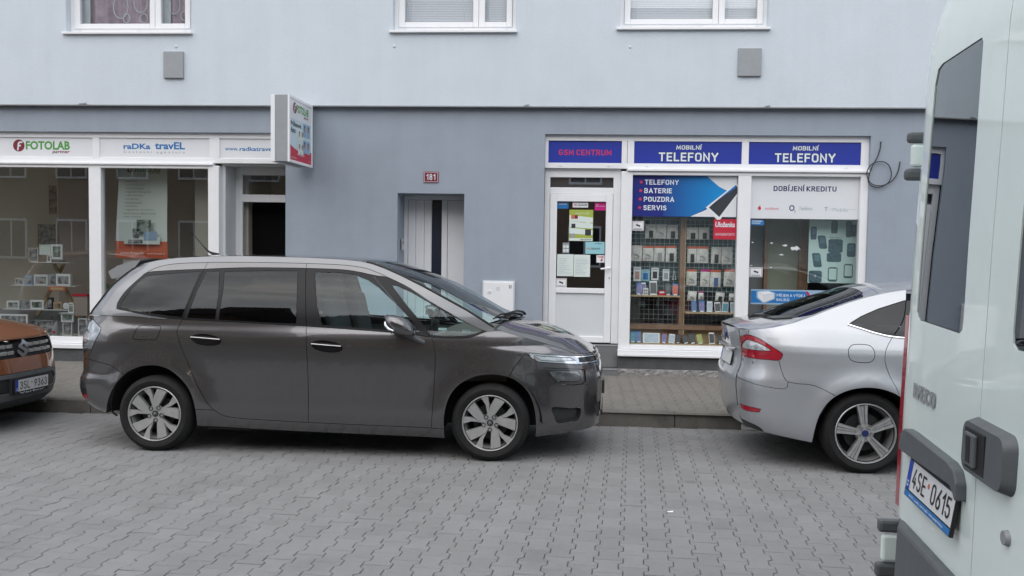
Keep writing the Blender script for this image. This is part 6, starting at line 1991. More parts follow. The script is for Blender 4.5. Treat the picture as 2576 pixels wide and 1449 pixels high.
# black borders of the windscreen, wipers
for sg in (-1, 1):
    m = MB()
    pts = [(x, sg * (yE(x) - .012), float(CB.T(x, sg * (yE(x) - .012))) + .004) for x in np.linspace(.3, 1.40, 24)]
    m.tube(pts, .010, 5)
    m.build('windscreen_trim', MAT['rubber'], CIT, smooth=True)
def top_pt(x, y, o=.02):
    return (x, y, float(CB.T(x, y)) + o)
for path in ([(1.585, -.12), (1.56, -.2), (1.50, -.38), (1.43, -.58), (1.40, -.68)], [(1.585, .35), (1.57, .25), (1.54, .0), (1.51, -.25), (1.47, -.42)]):
    w_ = MB().tube([top_pt(x, y, .025 + .018 * math.sin(i * .7)) for i, (x, y) in enumerate(path)], [.014, .011, .009, .008, .005], 6).build('wiper', MAT['rubber'], CIT, smooth=True)
    MB().tube([top_pt(x - .02, y, .008) for x, y in path[1:]], .006, 5).build('wiper_blade', MAT['rubber'], w_)
# nose and tail across the car
zz = [.25, .3, .36, .44, .52, .6, .68, .76, .82, .868]
cap(CIT, 'front_bumper', P_GREY, [(xf(z), float(CB.W(xf(z), z)), z) for z in zz], bl)
m = MB()
for z in (.800, .842):
    m.tube([(xf(z) + bl * (1 - abs(t) ** 2.2) + .004, .45 * .91 * t, z) for t in np.linspace(-1, 1, 15)], .006, 6)
m.build('grille_bars', MAT['chrome'], CIT, smooth=True)
MB().box(xf(.39) + .008, xf(.39) + .024, -.24, .24, .30, .46).build('grille', MAT['plastic'], CIT)
plate(CIT, (xf(.55) + .045, -.26, .50), (0, .52, 0), (0, 0, .11), '4S7', '2081') if False else None
MB().box(xf(.55) + .012, xf(.55) + .034, -.26, .26, .495, .605).build('number_plate', MAT['plastic'], CIT)
rz = [.30, .36, .42, .48, .54, .60, .66, .75, .85, .95, 1.03, 1.085]
cap(CIT, 'tailgate', P_GREY, [(xr(z) + .002, float(CB.W(xr(z) + .002, z)), z) for z in rz], -.05)
drow = [(x, float(CB.W(x, z)), z) for x, z in smooth_line(E1D[::-1], .05)]
cap(CIT, 'rear_window', GLASS_TINT, drow, -.10)
MB().tube([(x + .004, -y - .003, z) for x, y, z in drow], .009, 5).build('rear_window_trim', MAT['rubber'], CIT, smooth=True)
MB().tube([(x + .004, y + .003, z) for x, y, z in drow], .009, 5).build('rear_window_trim', MAT['rubber'], CIT, smooth=True)
m = MB()
prof = [(-1.70, 1.585), (-1.78, 1.578), (-1.90, 1.535), (-1.985, 1.487), (-1.985, 1.478), (-1.955, 1.42), (-1.80, 1.46)]
ny = 9
base = 0
for j in range(ny):
    t = -1 + 2 * j / (ny - 1)
    for x, z in prof:
        m.v.append((x - .05 * (1 - t * t), .585 * t, z + .02 * (1 - t * t)))
k = len(prof)
for j in range(ny - 1):
    for i in range(k):
        a, b = j * k + i, j * k + (i + 1) % k
        m.f.append((a, b, b + k, a + k))
m.f.append(tuple(range(k))[::-1])
m.f.append(tuple((ny - 1) * k + i for i in range(k)))
m.build('spoiler', P_SILVER, CIT, smooth=True, angle=25)
# aerial
m = MB().tube([(-1.24, 0, 1.648), (-1.30, 0, 1.662), (-1.338, 0, 1.680), (-1.40, 0, 1.742), (-1.506, 0, 1.862)], [.016, .013, .009, .004, .0032], 7)
m.build('aerial', MAT['rubber'], CIT, smooth=True)
# door mirrors: housing swept from rounded sections
for sg in (-1, 1):
    m = MB()
    secs = []
    n = 14
    for t, hw_, hh, cx, cz in ((0, .035, .05, .548, 1.118), (.12, .07, .068, .566, 1.112), (.35, .095, .074, .615, 1.106), (.6, .095, .072, .67, 1.098), (.85, .075, .060, .735, 1.085), (1.0, .03, .035, .765, 1.075)):
        for k in range(n):
            a = 2 * PI * k / n
            ca, sa = math.cos(a), math.sin(a)
            ex = 1 / (abs(ca) ** 2.8 + abs(sa) ** 2.8) ** (1 / 2.8)
            m.v.append((cx - .02 * sa, sg * (.985 + hw_ * ca * ex), cz + hh * sa * ex - (.018 if sa < 0 else 0) * t))
    for j in range(5):
        for k in range(n):
            a, b = j * n + k, j * n + (k + 1) % n
            m.f.append((a, b, b + n, a + n))
    m.f.append(tuple(range(n)))
    m.f.append(tuple(5 * n + k for k in range(n)))
    mm = m.build('door_mirror', P_GREY, CIT, smooth=True, angle=50)
    MB().box(.5395, .5475, sg * .985 - .03, sg * .985 + .03, 1.08, 1.155).build('mirror_glass', MAT['chrome'], mm)
    pts = [(.548, sg * 1.055, 1.125), (.558, sg * 1.078, 1.098), (.585, sg * 1.085, 1.072), (.625, sg * 1.085, 1.058)]
    MB().tube(pts, [.006, .011, .011, .006], 7).build('indicator', MAT['lamp_clear'], mm, smooth=True)
    m = MB().tube([(.70, sg * .97, 1.04), (.75, sg * .945, 1.005), (.80, sg * .92, .975), (.84, sg * .90, .955)], [.03, .026, .022, .016], 8)
    m.build('mirror_arm', MAT['plastic_grey'], mm, smooth=True)
# underside, wheels
wheel_wells(CIT, ((1.385, .305), (-1.42, .301)), .90, .425, .19, .45, -1.95, 2.0)
for i, (hx, hz) in enumerate(((1.385, .312), (-1.42, .310))):
    for sg in (-1, 1):
        wheel(CIT, hx, sg * .90, hz, .318, .219, sg, 'double', spin=(0.0, math.radians(-5))[i])
# inside: seats, dashboard, steering wheel
def seat(root, x, y, dz=0.0, mat=None):
    st = MB()
    st.obox((x, y, .62 + dz), (.26, 0, 0), (0, .25, 0), (0, 0, .09))
    o = st.build('seat', MAT['seat'], root, bev=.05, seg=3)
    d = Vector((-.24, 0, 1)).normalized()
    MB().obox(Vector((x - .26, y, .70 + dz)) + d * .30, Vector((.97, 0, .23)) * .065, (0, .235, 0), d * .34).build('backrest', MAT['seat'], o, bev=.06, seg=3)
    MB().obox(Vector((x - .26, y, .70 + dz)) + d * .74, Vector((.97, 0, .23)) * .05, (0, .135, 0), d * .085).build('headrest', MAT['seat'], o, bev=.045, seg=3)
for y in (-.38, .38):
    seat(CIT, .34, y)
for y in (-.5, 0, .5):
    seat(CIT, -.65, y)
m = MB()
pr = [(1.50, .62), (1.50, 1.02), (1.22, 1.02), (1.0, 1.035), (.86, 1.0), (.80, .90), (.84, .62)]
m.prism([(x, -.70, z) for x, z in pr], (0, 1.40, 0))
m.build('dashboard', MAT['dash'], CIT, bev=.02)
MB().box(-.98, .96, -.79, .79, .44, .50).build('cabin_floor', MAT['dash'], CIT)
for sg in (-1, 1):
    MB().box(-1.02, .98, min(sg * .80, sg * .82), max(sg * .80, sg * .82), .45, .985).build('door_card', MAT['seat'], CIT)
    MB().box(-1.90, -1.03, min(sg * .71, sg * .73), max(sg * .71, sg * .73), .72, 1.085).build('side_trim', MAT['seat'], CIT)
m = MB()
gx, gy = np.linspace(-1.6, .30, 16), np.linspace(-.58, .58, 11)
for x in gx:
    for y in gy:
        m.v.append((x, y, float(CB.T(x, y)) - .035))
for i in range(15):
    for j in range(10):
        a = i * 11 + j
        m.f.append((a, a + 1, a + 12, a + 11))
m.build('headliner', MAT['headliner'], CIT, smooth=True)
sw = MB().tube([(.72 + .075 * math.sin(a) * .5, .38 + .18 * math.cos(a), 1.02 + .16 * math.sin(a)) for a in [2 * PI * k / 28 for k in range(29)]], .015, 7, cap=False)
so = sw.build('steering_wheel', MAT['rubber'], CIT, smooth=True)
MB().obox((.74, .38, 1.01), (.02, 0, 0), (0, .075, 0), (0, 0, .06)).build('wheel_hub', MAT['rubber'], so, bev=.015)
MB().tube([(.74, .38, 1.0), (.9, .38, .94)], .03, 8).build('column', MAT['rubber'], so)
MB().box(-.21, -.17, -.68, -.62, .5, 1.50).build('pillar_trim', MAT['seat'], CIT)
MB().box(-.21, -.17, .62, .68, .5, 1.50).build('pillar_trim', MAT['seat'], CIT)
for x, z in ((.93, 1.045), (1.13, 1.032)):
    MB().box(x, x + .07, -.74, -.735, z, z + .022).build('window_sticker', MAT['white_print'], CIT)
# ---------------------------------------------------------------- silver liftback
MON = car_root('silver liftback parked nose away from us at the right, seen from its rear corner', 'car', 2.25, 8.19, .92, 'cars parked along the kerb')
E2 = [(-.890, 1.095), (-.845, 1.101), (-.76, 1.115), (-.669, 1.131), (-.516, 1.172), (-.371, 1.225), (-.236, 1.279), (-.073, 1.338), (.089, 1.388), (.272, 1.430), (.386, 1.448), (.8, 1.468), (1.2, 1.435), (1.6, 1.30), (2.0, 1.12), (2.25, 1.03), (2.8, .985), (3.3, .90), (3.6, .80)]
XF2 = [(.2, 3.66), (.5, 3.74), (.7, 3.70), (.8, 3.62), (.9, 3.55)]
XR2 = [(.2, -.74), (.3, -.84), (.42, -.89), (.55, -.905), (.64, -.915), (.70, -.913), (.765, -.89), (.82, -.875), (.9, -.872), (1.0, -.885), (1.1, -.895), (1.2, -.895)]
MBd = Body([(.15, .86), (.22, .895), (.32, .915), (.5, .93), (.7, .941), (.84, .942), (.93, .941), (.975, .932), (1.03, .912), (1.12, .872), (1.2, .82), (1.3, .75), (1.4, .68), (1.5, .60)],
           [(0, .45), (.05, .62), (.15, .75), (.3, .85), (.6, .94), (1.0, .985), (1.4, 1.)],
           [(0, .50), (.012, .60), (.035, .69), (.08, .765), (.14, .83), (.22, .88), (.35, .925), (.6, .965), (1.0, .99), (1.4, 1.)],
           XF2, XR2, E2,
           [(-.95, 1.10), (-.90, 1.130), (-.85, 1.148), (-.731, 1.166), (-.603, 1.198), (-.3, 1.305), (.074, 1.430), (.186, 1.470), (.312, 1.490), (.606, 1.518), (1.0, 1.525), (1.3, 1.49), (1.9, 1.25), (2.3, 1.08), (2.8, 1.045), (3.4, .95), (3.7, .82)],
           hubs=((.03, .306), (2.88, .306)), flare=.03, arch=.40, sig=.085)
xf2, xr2 = (lambda z: float(MBd.xF(z))), (lambda z: float(MBd.xR(z)))
AR2 = [(-.372, .229), (-.358, .354), (-.325, .470), (-.263, .568), (-.182, .632), (-.082, .671), (.035, .686), (.15, .671), (.26, .625), (.335, .55), (.385, .45), (.41, .34), (.415, .22)]
AF2 = [(x + 2.85, z) for x, z in AR2]
outl = E2 + [(xf2(z) - .001, z) for z in (.76, .7, .6, .5, .4, .3, .24)] + [(3.5, .215)] + smooth_line(AF2[::-1], .03) + [(2.3, .2), (.6, .2)] + smooth_line(AR2[::-1], .03) + [(-.491, .243), (-.616, .262), (-.72, .278), (-.79, .288)] + [(xr2(z) + .002, z) for z in (.30, .36, .42, .48, .55, .62, .68, .73, .765, .80, .85, .9, .95, 1.0, 1.05, 1.09)]
SW = [(-.098, 1.172), (.009, 1.234), (.147, 1.293), (.366, 1.363), (.75, 1.40), (1.1, 1.385), (1.45, 1.27), (1.75, 1.12), (1.5, 1.06), (.9, 1.062), (.297, 1.082), (.115, 1.108), (-.006, 1.144)]
lines = [(resample(outl, .04, True), True), (resample(SW, .04, True), True),
         (smooth_line([(-.96, .940), (-.905, 1.005), (-.879, 1.040), (-.845, 1.058), (-.772, 1.034), (-.693, .982), (-.622, .936), (-.611, .915), (-.634, .875), (-.71, .872), (-.802, .871), (-.96, .879)], .015), False),
         (smooth_line([(-.865, .944), (-.872, .965), (-.868, .99), (-.845, 1.018), (-.772, .995), (-.696, .947), (-.80, .940)], .015, True), True),
         (resample([(-.835, 1.13), (-.853, 1.045)], .03), False),
         (smooth_line([(-.70, .878), (-.645, .872), (-.614, .787), (-.585, .718), (-.516, .697), (-.367, .684), (-.20, .605)], .04), False) if False else (smooth_line([(-.64, .880), (-.614, .787), (-.585, .718), (-.516, .697), (-.367, .684), (-.19, .60)], .04), False),
         (smooth_line([(-1.0, .735), (-.93, .705), (-.858, .682), (-.75, .660), (-.590, .650), (-.57, .70), (-.555, .76)], .03), False),
         (smooth_line([(.41, 1.47), (.337, 1.232), (.223, 1.08), (.165, .985), (.155, .891), (.195, .77), (.25, .66), (.27, .55)], .04), False),
         (smooth_line([(1.35, 1.43), (1.30, 1.2), (1.27, 1.0), (1.25, .6), (1.24, .15)], .05), False), (resample([(.36, .30), (1.24, .27), (2.36, .29), (2.55, .30)], .05), False),
         (smooth_line([(2.1, 1.10), (2.2, .95), (2.25, .6), (2.25, .12)], .05), False),
         (smooth_line([(-.121, .958), (-.108, .997), (-.068, 1.018), (.031, 1.016), (.067, .988), (.078, .939), (.061, .894), (.013, .878), (-.074, .884), (-.112, .909)], .02, True), True),
         (smooth_line([(-1.0, .40), (-.906, .358), (-.825, .340), (-.763, .318), (-.722, .28), (-.71, .22)], .03), False),
         (resample([(-.885, .480), (-.755, .470), (-.769, .441), (-.847, .437), (-.878, .446)], .02, True), True),
         (resample([(3.62, .70), (3.35, .78), (3.2, .86), (3.42, .80), (3.8, .74)], .04), False)]
seeds = [('rear_wing', 'rear_wing', (-.3, 1.0), P_SILVER), ('tailgate', 'tailgate', (-.75, .80), P_SILVER), ('deck_side', 'tailgate', (-.866, 1.075), P_SILVER), ('bumper', 'rear_bumper', (-.7, .5), P_SILVER), ('diffuser', 'diffuser', (-.80, .31), MAT['plastic']),
         ('door', 'door', (.8, .7), P_SILVER), ('fdoor', 'door', (1.8, .7), P_SILVER), ('sill', 'sill_panel', (1.4, .24), P_SILVER), ('fwing', 'front_wing', (2.9, .8), P_SILVER), ('window', 'window', (.2, 1.2), GLASS_TINT, {'shrink': .004, 'skirt': 0}),
         ('window2', 'window', (.8, 1.2), GLASS_TINT, {'shrink': .004, 'skirt': 0}), ('window3', 'window', (1.45, 1.15), GLASS_TINT, {'shrink': .004, 'skirt': 0}),
         ('lamp', 'tail_light', (-.75, .9), MAT['lamp_red'], {'off': .004}), ('white', 'lamp_lens', (-.83, .98), MAT['lamp_clear'], {'off': .005, 'parent': 'lamp'}),
         ('fuel', 'fuel_flap', (-.02, .95), P_SILVER, {'shrink': .003}), ('refl', 'reflector', (-.82, .455), MAT['lamp_red'], {'off': .002})]
surf(MON, lines, seeds, MBd.side, MBd.side_n, (-1.1, 3.8, .15, 1.55), .055, extra=[(x, z) for z in np.arange(.86, 1.12, .016) for x in np.arange(-.97, 1.3, .04)] + [(x, z) for x in np.arange(-.915, -.66, .011) for z in np.arange(.3, 1.1, .03)])
edge = resample(E2, .05)
yE2 = lambda x: float(MBd.W(x, float(MBd.ze(x))))
near = [(x, -yE2(x)) for x, z in edge]
far = [(x, yE2(x)) for x, z in edge][::-1]
b2 = .035
rear_edge = [(edge[0][0] - b2 * (1 - abs(t) ** 2.2), yE2(edge[0][0]) * t) for t in np.linspace(1, -1, 14)[1:-1]]
outl = near + [(edge[-1][0] + .04 * (1 - t * t), yE2(edge[-1][0]) * t) for t in np.linspace(-1, 1, 12)[1:-1]] + far + rear_edge
def sym(pts):
    return pts + [(x, -y) for x, y in pts[::-1]]
gl = [(-.655, 0), (-.645, .3), (-.61, .5), (-.50, .645)] + [(x, yE2(x) - .035) for x in (-.36, -.2, -.05, .06)] + [(.10, .50), (.12, .25), (.125, 0)]
gl = gl + [(x, -y) for x, y in gl[::-1][1:-1]]
wsl = [(1.22, 0), (1.2, .4), (1.17, .60), (1.6, .66), (2.0, .74), (2.2, .5), (2.28, 0)]
wsl = wsl + [(x, -y) for x, y in wsl[::-1][1:-1]]
tl = [(resample(outl, .05, True), True), (resample(gl, .05, True), True), (resample(wsl, .05, True), True),
      (resample([(.17, -1.0), (.185, -.5), (.20, 0), (.185, .5), (.17, 1.0)], .05), False), (smooth_line([(2.12, -1.1), (2.2, -.8), (2.3, -.5), (2.36, 0), (2.3, .5), (2.2, .8), (2.12, 1.1)], .05), False)]
surf(MON, tl, [('deck', 'tailgate', (-.80, 0), P_SILVER), ('glass', 'rear_window', (-.3, 0), GLASS_REAR, {'shrink': .002, 'skirt': .01}), ('roof', 'roof', (.7, 0), P_SILVER), ('ws', 'windscreen', (1.7, 0), GLASS_TINT, {'skirt': .01}), ('hood', 'bonnet', (2.9, 0), P_SILVER)],
     MBd.top, MBd.top_n, (-1.1, 3.8, -1, 1), .08, both=False)
rz = [.30, .36, .42, .48, .55, .62, .68, .73, .765, .80, .85, .9, .95, 1.0, 1.05, 1.10]
cap(MON, 'tailgate', P_SILVER, [(xr2(z) + .002, float(MBd.W(xr2(z) + .002, z)), z) for z in rz], -b2, n=24)
fz = [.24, .3, .4, .5, .6, .7, .76, .80]
cap(MON, 'front_bumper', P_SILVER, [(xf2(z), float(MBd.W(xf2(z), z)), z) for z in fz], .05)
MB().tube([(x, y, float(MBd.T(x, y)) + .006) for x, y in [(-.655 + .0, 0)] + [(-.65, -.2), (-.64, -.32), (-.61, -.5), (-.50, -.645)]], .006, 5).build('window_seal', MAT['rubber'], MON)
# chrome strip under the side windows
for sg in (-1, 1):
    pts = [wp for wp in smooth_line([(-.105, 1.168), (-.006, 1.138), (.115, 1.102), (.297, 1.076), (.9, 1.056), (1.5, 1.054)], .04)]
    q = np.array(pts)
    X = MBd.side(q) + MBd.side_n(q) * .002
    MB().tube([(p[0], p[1] if sg < 0 else -p[1], p[2]) for p in X], .008, 6).build('chrome_strip', MAT['chrome'], MON, smooth=True)
w_ = MB().tube([(-.735, -.02, 1.175), (-.69, -.03, 1.19), (-.60, -.2, 1.195), (-.55, -.42, 1.19)], [.022, .016, .011, .008], 7).build('rear_wiper', MAT['rubber'], MON, smooth=True)
MB().tube([(-.62, -.08, 1.20), (-.55, -.3, 1.195), (-.50, -.52, 1.175)], .006, 5).build('wiper_blade', MAT['rubber'], w_)
plate(MON, (-.925, .26, .775), (0, -.52, 0), (.022, 0, .11), '', '')
MB().box(-.928, -.895, -.36, .36, .905, .93).build('tailgate_trim', P_SILVER, MON, bev=.008)
o = MB().lathe([(0.0001, 0), (.05, 0), (.055, .01)], 20).build('emblem', MAT['badge_blue'], MON)
o.rotation_euler = (0, 0, -PI / 2)
o.location = (-.935, 0, 1.02)
q = np.array([(-.868, .832), (-.81, .828)])
X = MBd.side(q) + MBd.side_n(q) * .004
a, b = Vector(X[0]), Vector(X[1])
text('lettering', 'TDCi', a, b - a, Vector((0, 0, .022)), MAT['chrome'], MON, 0.02)
m = MB().tube([(-.84, -.42, .262), (-.70, -.42, .262)], .030, 12)
m.build('exhaust', MAT['alloy_dark'], MON, smooth=True)
wheel_wells(MON, ((.03, .306), (2.88, .306)), .92, .385, .17, .45, -.62, 3.3)
for hx in (.03, 2.88):
    for sg in (-1, 1):
        wheel(MON, hx, sg * .915, .318, .322, .228, sg, 'five', width=.225)
for y in (-.4, .4):
    seat(MON, 1.45, y, -.16)
    seat(MON, .62, y, -.20)
MB().box(-.5, 2.3, -.75, .75, .44, .5).build('cabin_floor', MAT['dash'], MON)
MB().box(1.95, 2.3, -.75, .75, .5, 1.02).build('dashboard', MAT['dash'], MON)
MB().box(-.62, .1, -.70, .70, .95, .97).build('parcel_shelf', MAT['seat'], MON)

# ---------------------------------------------------------------- orange crossover
VIT = car_root('orange brown crossover cut off by the left picture edge, front grille showing', 'car', -5.15, 8.2, .88, 'cars parked along the kerb')
def FX(y, z):
    return -.205 * (np.abs(y) / .8) ** 3.1 + np.interp(z, [.18, .26, .36, .46, .58, .66, .74, .82, .85], [-.13, -.03, .0, .0, -.015, -.03, -.05, -.075, -.095])
XF3 = [(z, float(FX(.8, z))) for z in (.18, .26, .36, .46, .58, .66, .74, .82, .86)] + [(.95, -.42), (1.05, -.9)]
E3 = [(-.30, .862), (-.42, .900), (-.7, .945), (-1.1, .985), (-1.32, 1.0), (-1.6, 1.18), (-1.95, 1.42), (-2.2, 1.50), (-2.6, 1.53), (-3.3, 1.51), (-3.75, 1.44), (-3.95, 1.2), (-4.05, .95)]
VB = Body([(.2, .84), (.3, .868), (.5, .878), (.75, .885), (.9, .875), (1.0, .85), (1.2, .79), (1.4, .71), (1.55, .62)],
          [(0, .91), (.1, .945), (.3, .98), (.6, 1.)], [(0, .62), (.08, .78), (.2, .9), (.5, .97), (.9, 1.)],
          XF3, [(.2, -3.95), (.6, -4.16), (.9, -4.12), (1.5, -3.9)], E3,
          [(-.10, .835), (-.2, .87), (-.3, .905), (-.45, .955), (-.7, 1.0), (-1.1, 1.04), (-1.35, 1.06), (-1.6, 1.22), (-1.95, 1.47), (-2.2, 1.56), (-2.6, 1.59), (-3.3, 1.56), (-3.8, 1.48), (-4.0, 1.2), (-4.1, .95)],
          hubs=((-.86, .33), (-3.36, .33)), flare=.02, arch=.40)
xf3 = lambda z: float(VB.xF(z))
AF3 = [(-.86 + .395 * math.cos(a), .33 + .395 * math.sin(a)) for a in np.linspace(-.25, PI + .25, 22)]
AR3 = [(x - 2.5, z) for x, z in AF3]
outl = [(xf3(z) - .002, z) for z in (.22, .3, .36, .46, .58, .66, .74, .82, .855)] + E3 + [(-4.1, .8), (-4.14, .6), (-4.1, .4), (-3.95, .25)] + AR3[::-1] + AF3[::-1]
SW3 = [(-1.55, 1.05), (-1.72, 1.2), (-2.0, 1.40), (-2.3, 1.46), (-3.2, 1.45), (-3.62, 1.36), (-3.72, 1.1), (-2.6, 1.05)]
surf(VIT, [(resample(outl, .05, True), True), (resample(SW3, .05, True), True), (smooth_line([(-1.5, 1.3), (-1.45, 1.0), (-1.4, .12)], .05), False), (smooth_line([(-2.6, 1.6), (-2.55, .9), (-2.55, .2)], .05), False), (smooth_line([(-3.5, 1.55), (-3.3, .9), (-2.98, .6), (-2.95, .4)], .05), False),
           (smooth_line([(-.1, .84), (-.30, .80), (-.55, .86), (-.62, .89), (-.45, .83), (-.35, .70), (-.1, .67)], .03), False), (resample([(-1.1, .40), (-1.3, .42), (-3.1, .42)], .05), False), (resample([(-.1, .50), (-.55, .52)], .04), False)],
     [('wing', 'front_wing', (-.75, .85), P_ORANGE), ('d1', 'door', (-2.0, .7), P_ORANGE), ('d2', 'door', (-2.8, .8), P_ORANGE), ('rw', 'rear_wing', (-3.8, .8), P_ORANGE), ('sill', 'sill_panel', (-2.1, .32), MAT['plastic_grey']),
      ('lamp', 'headlight', (-.33, .76), MAT['lamp_glass']), ('low', 'front_bumper', (-.36, .35), MAT['plastic_grey']), ('up', 'front_bumper', (-.36, .60), P_ORANGE), ('g1', 'window', (-2.2, 1.25), GLASS_TINT, {'skirt': 0}), ('g2', 'window', (-3.0, 1.25), GLASS_TINT, {'skirt': 0}), ('g3', 'window', (-3.6, 1.25), GLASS_TINT, {'skirt': 0})],
     VB.side, VB.side_n, (-4.2, 0, .15, 1.6), .07)
edge = resample(E3, .06)
yE3 = lambda x: float(VB.W(x, float(VB.ze(x))))
near = [(x, -yE3(x)) for x, z in edge]
far = [(x, yE3(x)) for x, z in edge][::-1]
fe = [(float(FX(t * .8, .85)), t * .8) for t in np.linspace(1, -1, 20)]
outl = near + far + fe
tl = [(resample(outl, .05, True), True), (smooth_line([(-1.28, -1.0), (-1.34, -.7), (-1.40, 0), (-1.34, .7), (-1.28, 1.0)], .05), False), (smooth_line([(-2.05, -1.0), (-2.1, -.6), (-2.15, 0), (-2.1, .6), (-2.05, 1.0)], .05), False)]
surf(VIT, tl, [('hood', 'bonnet', (-.8, 0), P_ORANGE), ('ws', 'windscreen', (-1.7, 0), GLASS_TINT, {'skirt': 0}), ('roof', 'roof', (-3.0, 0), P_ORANGE)], VB.top, VB.top_n, (-4.2, .1, -.95, .95), .08, both=False)
# front face, cut in its own view (y across, z up)
def f_front(P):
    return np.stack([FX(P[:, 0], P[:, 1]), P[:, 0], P[:, 1]], -1)
def n_front(P):
    e = .004
    dy = (FX(P[:, 0] + e, P[:, 1]) - FX(P[:, 0] - e, P[:, 1])) / (2 * e)
    dz = (FX(P[:, 0], P[:, 1] + e) - FX(P[:, 0], P[:, 1] - e)) / (2 * e)
    n = np.stack([np.ones_like(dy), -dy, -dz], -1)
    return n / np.linalg.norm(n, axis=1)[:, None]
def mir(pts):
    return pts + [(-y, z) for y, z in pts[::-1]]
fo = [(-.8, .22), (-.55, .19), (.55, .19), (.8, .22), (.8, .855), (-.8, .855)]
gr = mir([(-.62, .665), (-.64, .70), (-.60, .805), (-.56, .815)])
lowb = mir([(-.9, .515), (-.55, .50), (-.42, .525)])
slot = mir([(-.55, .345), (-.60, .42), (-.50, .475), (-.40, .48)])
lampz = [(.665, .81), (.60, .805), (.64, .70), (.70, .68), (.9, .70), (.9, .835), (.75, .835)]
fl = [(resample(fo, .05, True), True), (resample(gr, .04, True), True), (resample(lowb, .05), False), (resample(slot, .04, True), True), (resample(lampz, .03, True), True), (resample([(-y, z) for y, z in lampz], .03, True), True),
      (resample([(-.9, .27), (.9, .27)], .05), False)]
sdv = [('nose', 'front_bumper', (0, .60), P_ORANGE, {'off': .0}), ('grille', 'grille', (0, .74), MAT['plastic'], {'off': -.03, 'skirt': -.03}), ('lower', 'front_bumper', (0, .32), MAT['plastic_grey']), ('slot', 'grille', (0, .41), MAT['plastic'], {'off': -.012}),
       ('l1', 'headlight', (.72, .76), MAT['lamp_glass'], {'off': .004}), ('l2', 'headlight', (-.72, .76), MAT['lamp_glass'], {'off': .004}), ('lip', 'skid_plate', (0, .23), MAT['plastic'])]
surf(VIT, fl, sdv, f_front, n_front, (-.9, .9, .15, .9), .05, both=False)
# hood lip over the grille, chrome grille bars and emblem
m = MB().tube([(float(FX(y, .835)) + .004, y, .835) for y in np.linspace(-.62, .62, 26)], .013, 7)
m.build('bonnet_lip', P_ORANGE, VIT, smooth=True)
for z0 in (.768, .708):
    for sg in (-1, 1):
        for (a, b) in ((.12, .20), (.22, .33), (.35, .46), (.48, .58)):
            m = MB()
            ya, yb = sg * a, sg * b
            xa, xb = float(FX(ya, z0)) - .008, float(FX(yb, z0)) - .008
            m.prism([(xa, ya, z0 - .016), (xb, yb, z0 - .016), (xb, yb, z0 + .012), (xa, ya, z0 + .018)], (-.03, 0, 0))
            m.build('grille_bar', MAT['alloy'], VIT, bev=.004)
m = MB()
xe = float(FX(0, .735)) + .014
for lift, wt_ in ((0.0, .46),):
    stroke_mesh(m, [(.80, .42), (0, 1.0), (-.72, .40), (.72, -.40), (0, -1.0), (-.80, -.42)], wt_, lambda q, l: (xe, q[0] * .082, .738 + q[1] * .066), 0)
    stroke_mesh(m, [(.80, .42), (0, 1.0), (-.72, .40), (.72, -.40), (0, -1.0), (-.80, -.42)], wt_ + .16, lambda q, l: (xe - .01, q[0] * .082, .738 + q[1] * .066), 0)
m.build('emblem', MAT['chrome'], VIT)
plate(VIT, (.028, -.225, .356), (0, .52, 0), (0, 0, .108), '3SL', '9363', strip=('plate_black', 'Verbur'))
MB().box(-.02, .012, -.25, .32, .33, .48).build('plate_holder', MAT['plastic'], VIT)
wheel_wells(VIT, ((-.86, .33), (-3.36, .33)), .87, .40, .2, .45, -3.8, -.35)
for hx in (-.86, -3.36):
    for sg in (-1, 1):
        wheel(VIT, hx, sg * .87, .33, .335, .225, sg, 'plain', width=.215)
rz = [.25, .4, .6, .8, .95, 1.2, 1.44]
cap(VIT, 'tailgate', P_ORANGE, [(float(np.interp(z, [.25, .4, .6, .8, .95, 1.2, 1.44], [-3.95, -4.1, -4.14, -4.1, -4.05, -3.95, -3.75])), float(VB.W(np.interp(z, [.25, .4, .6, .8, .95, 1.2, 1.44], [-3.95, -4.1, -4.14, -4.1, -4.05, -3.95, -3.75]), z)), z) for z in rz], -.06)

# ---------------------------------------------------------------- white van
VAN = thing('delivery_van', 'white high delivery van close by at the right, rear doors in view', 'van', (1.285, 3.57, 0), (0, 0, -math.radians(4.2)))
YL, YR, YC = .36, -1.64, -.64
def VX(y, z):
    y, z = np.asarray(y, float), np.asarray(z, float)
    base = np.interp(z, [.4, .75, 1.1, 1.5, 1.8, 2.1, 2.5, 2.8], [.012, .016, .020, .031, .040, .052, .066, .080])
    e = np.maximum(np.abs(y - YC) - .78, 0)
    return base + (1.3 + .5 * np.maximum(z - 1.6, 0)) * e ** 2 + 0.5 * np.maximum(z - 2.45, 0) ** 2
def f_rear(P):
    y = -P[:, 0]                                            # view from behind: u runs to the right = -y
    return np.stack([VX(y, P[:, 1]), y, P[:, 1]], -1)
def n_rear(P):
    e = .004
    y, z = -P[:, 0], P[:, 1]
    dy = (VX(y + e, z) - VX(y - e, z)) / (2 * e)
    dz = (VX(y, z + e) - VX(y, z - e)) / (2 * e)
    n = np.stack([-np.ones_like(dy), dy, dz], -1)
    return n / np.linalg.norm(n, axis=1)[:, None]
def rrect(x0, x1, z0, z1, r, n=5):
    o = []
    for cx, cz, a0 in ((x1 - r, z0 + r, -PI / 2), (x1 - r, z1 - r, 0), (x0 + r, z1 - r, PI / 2), (x0 + r, z0 + r, PI)):
        o += [(cx + r * math.cos(a0 + PI / 2 * k / n), cz + r * math.sin(a0 + PI / 2 * k / n)) for k in range(n + 1)]
    return o
zt = 3.0
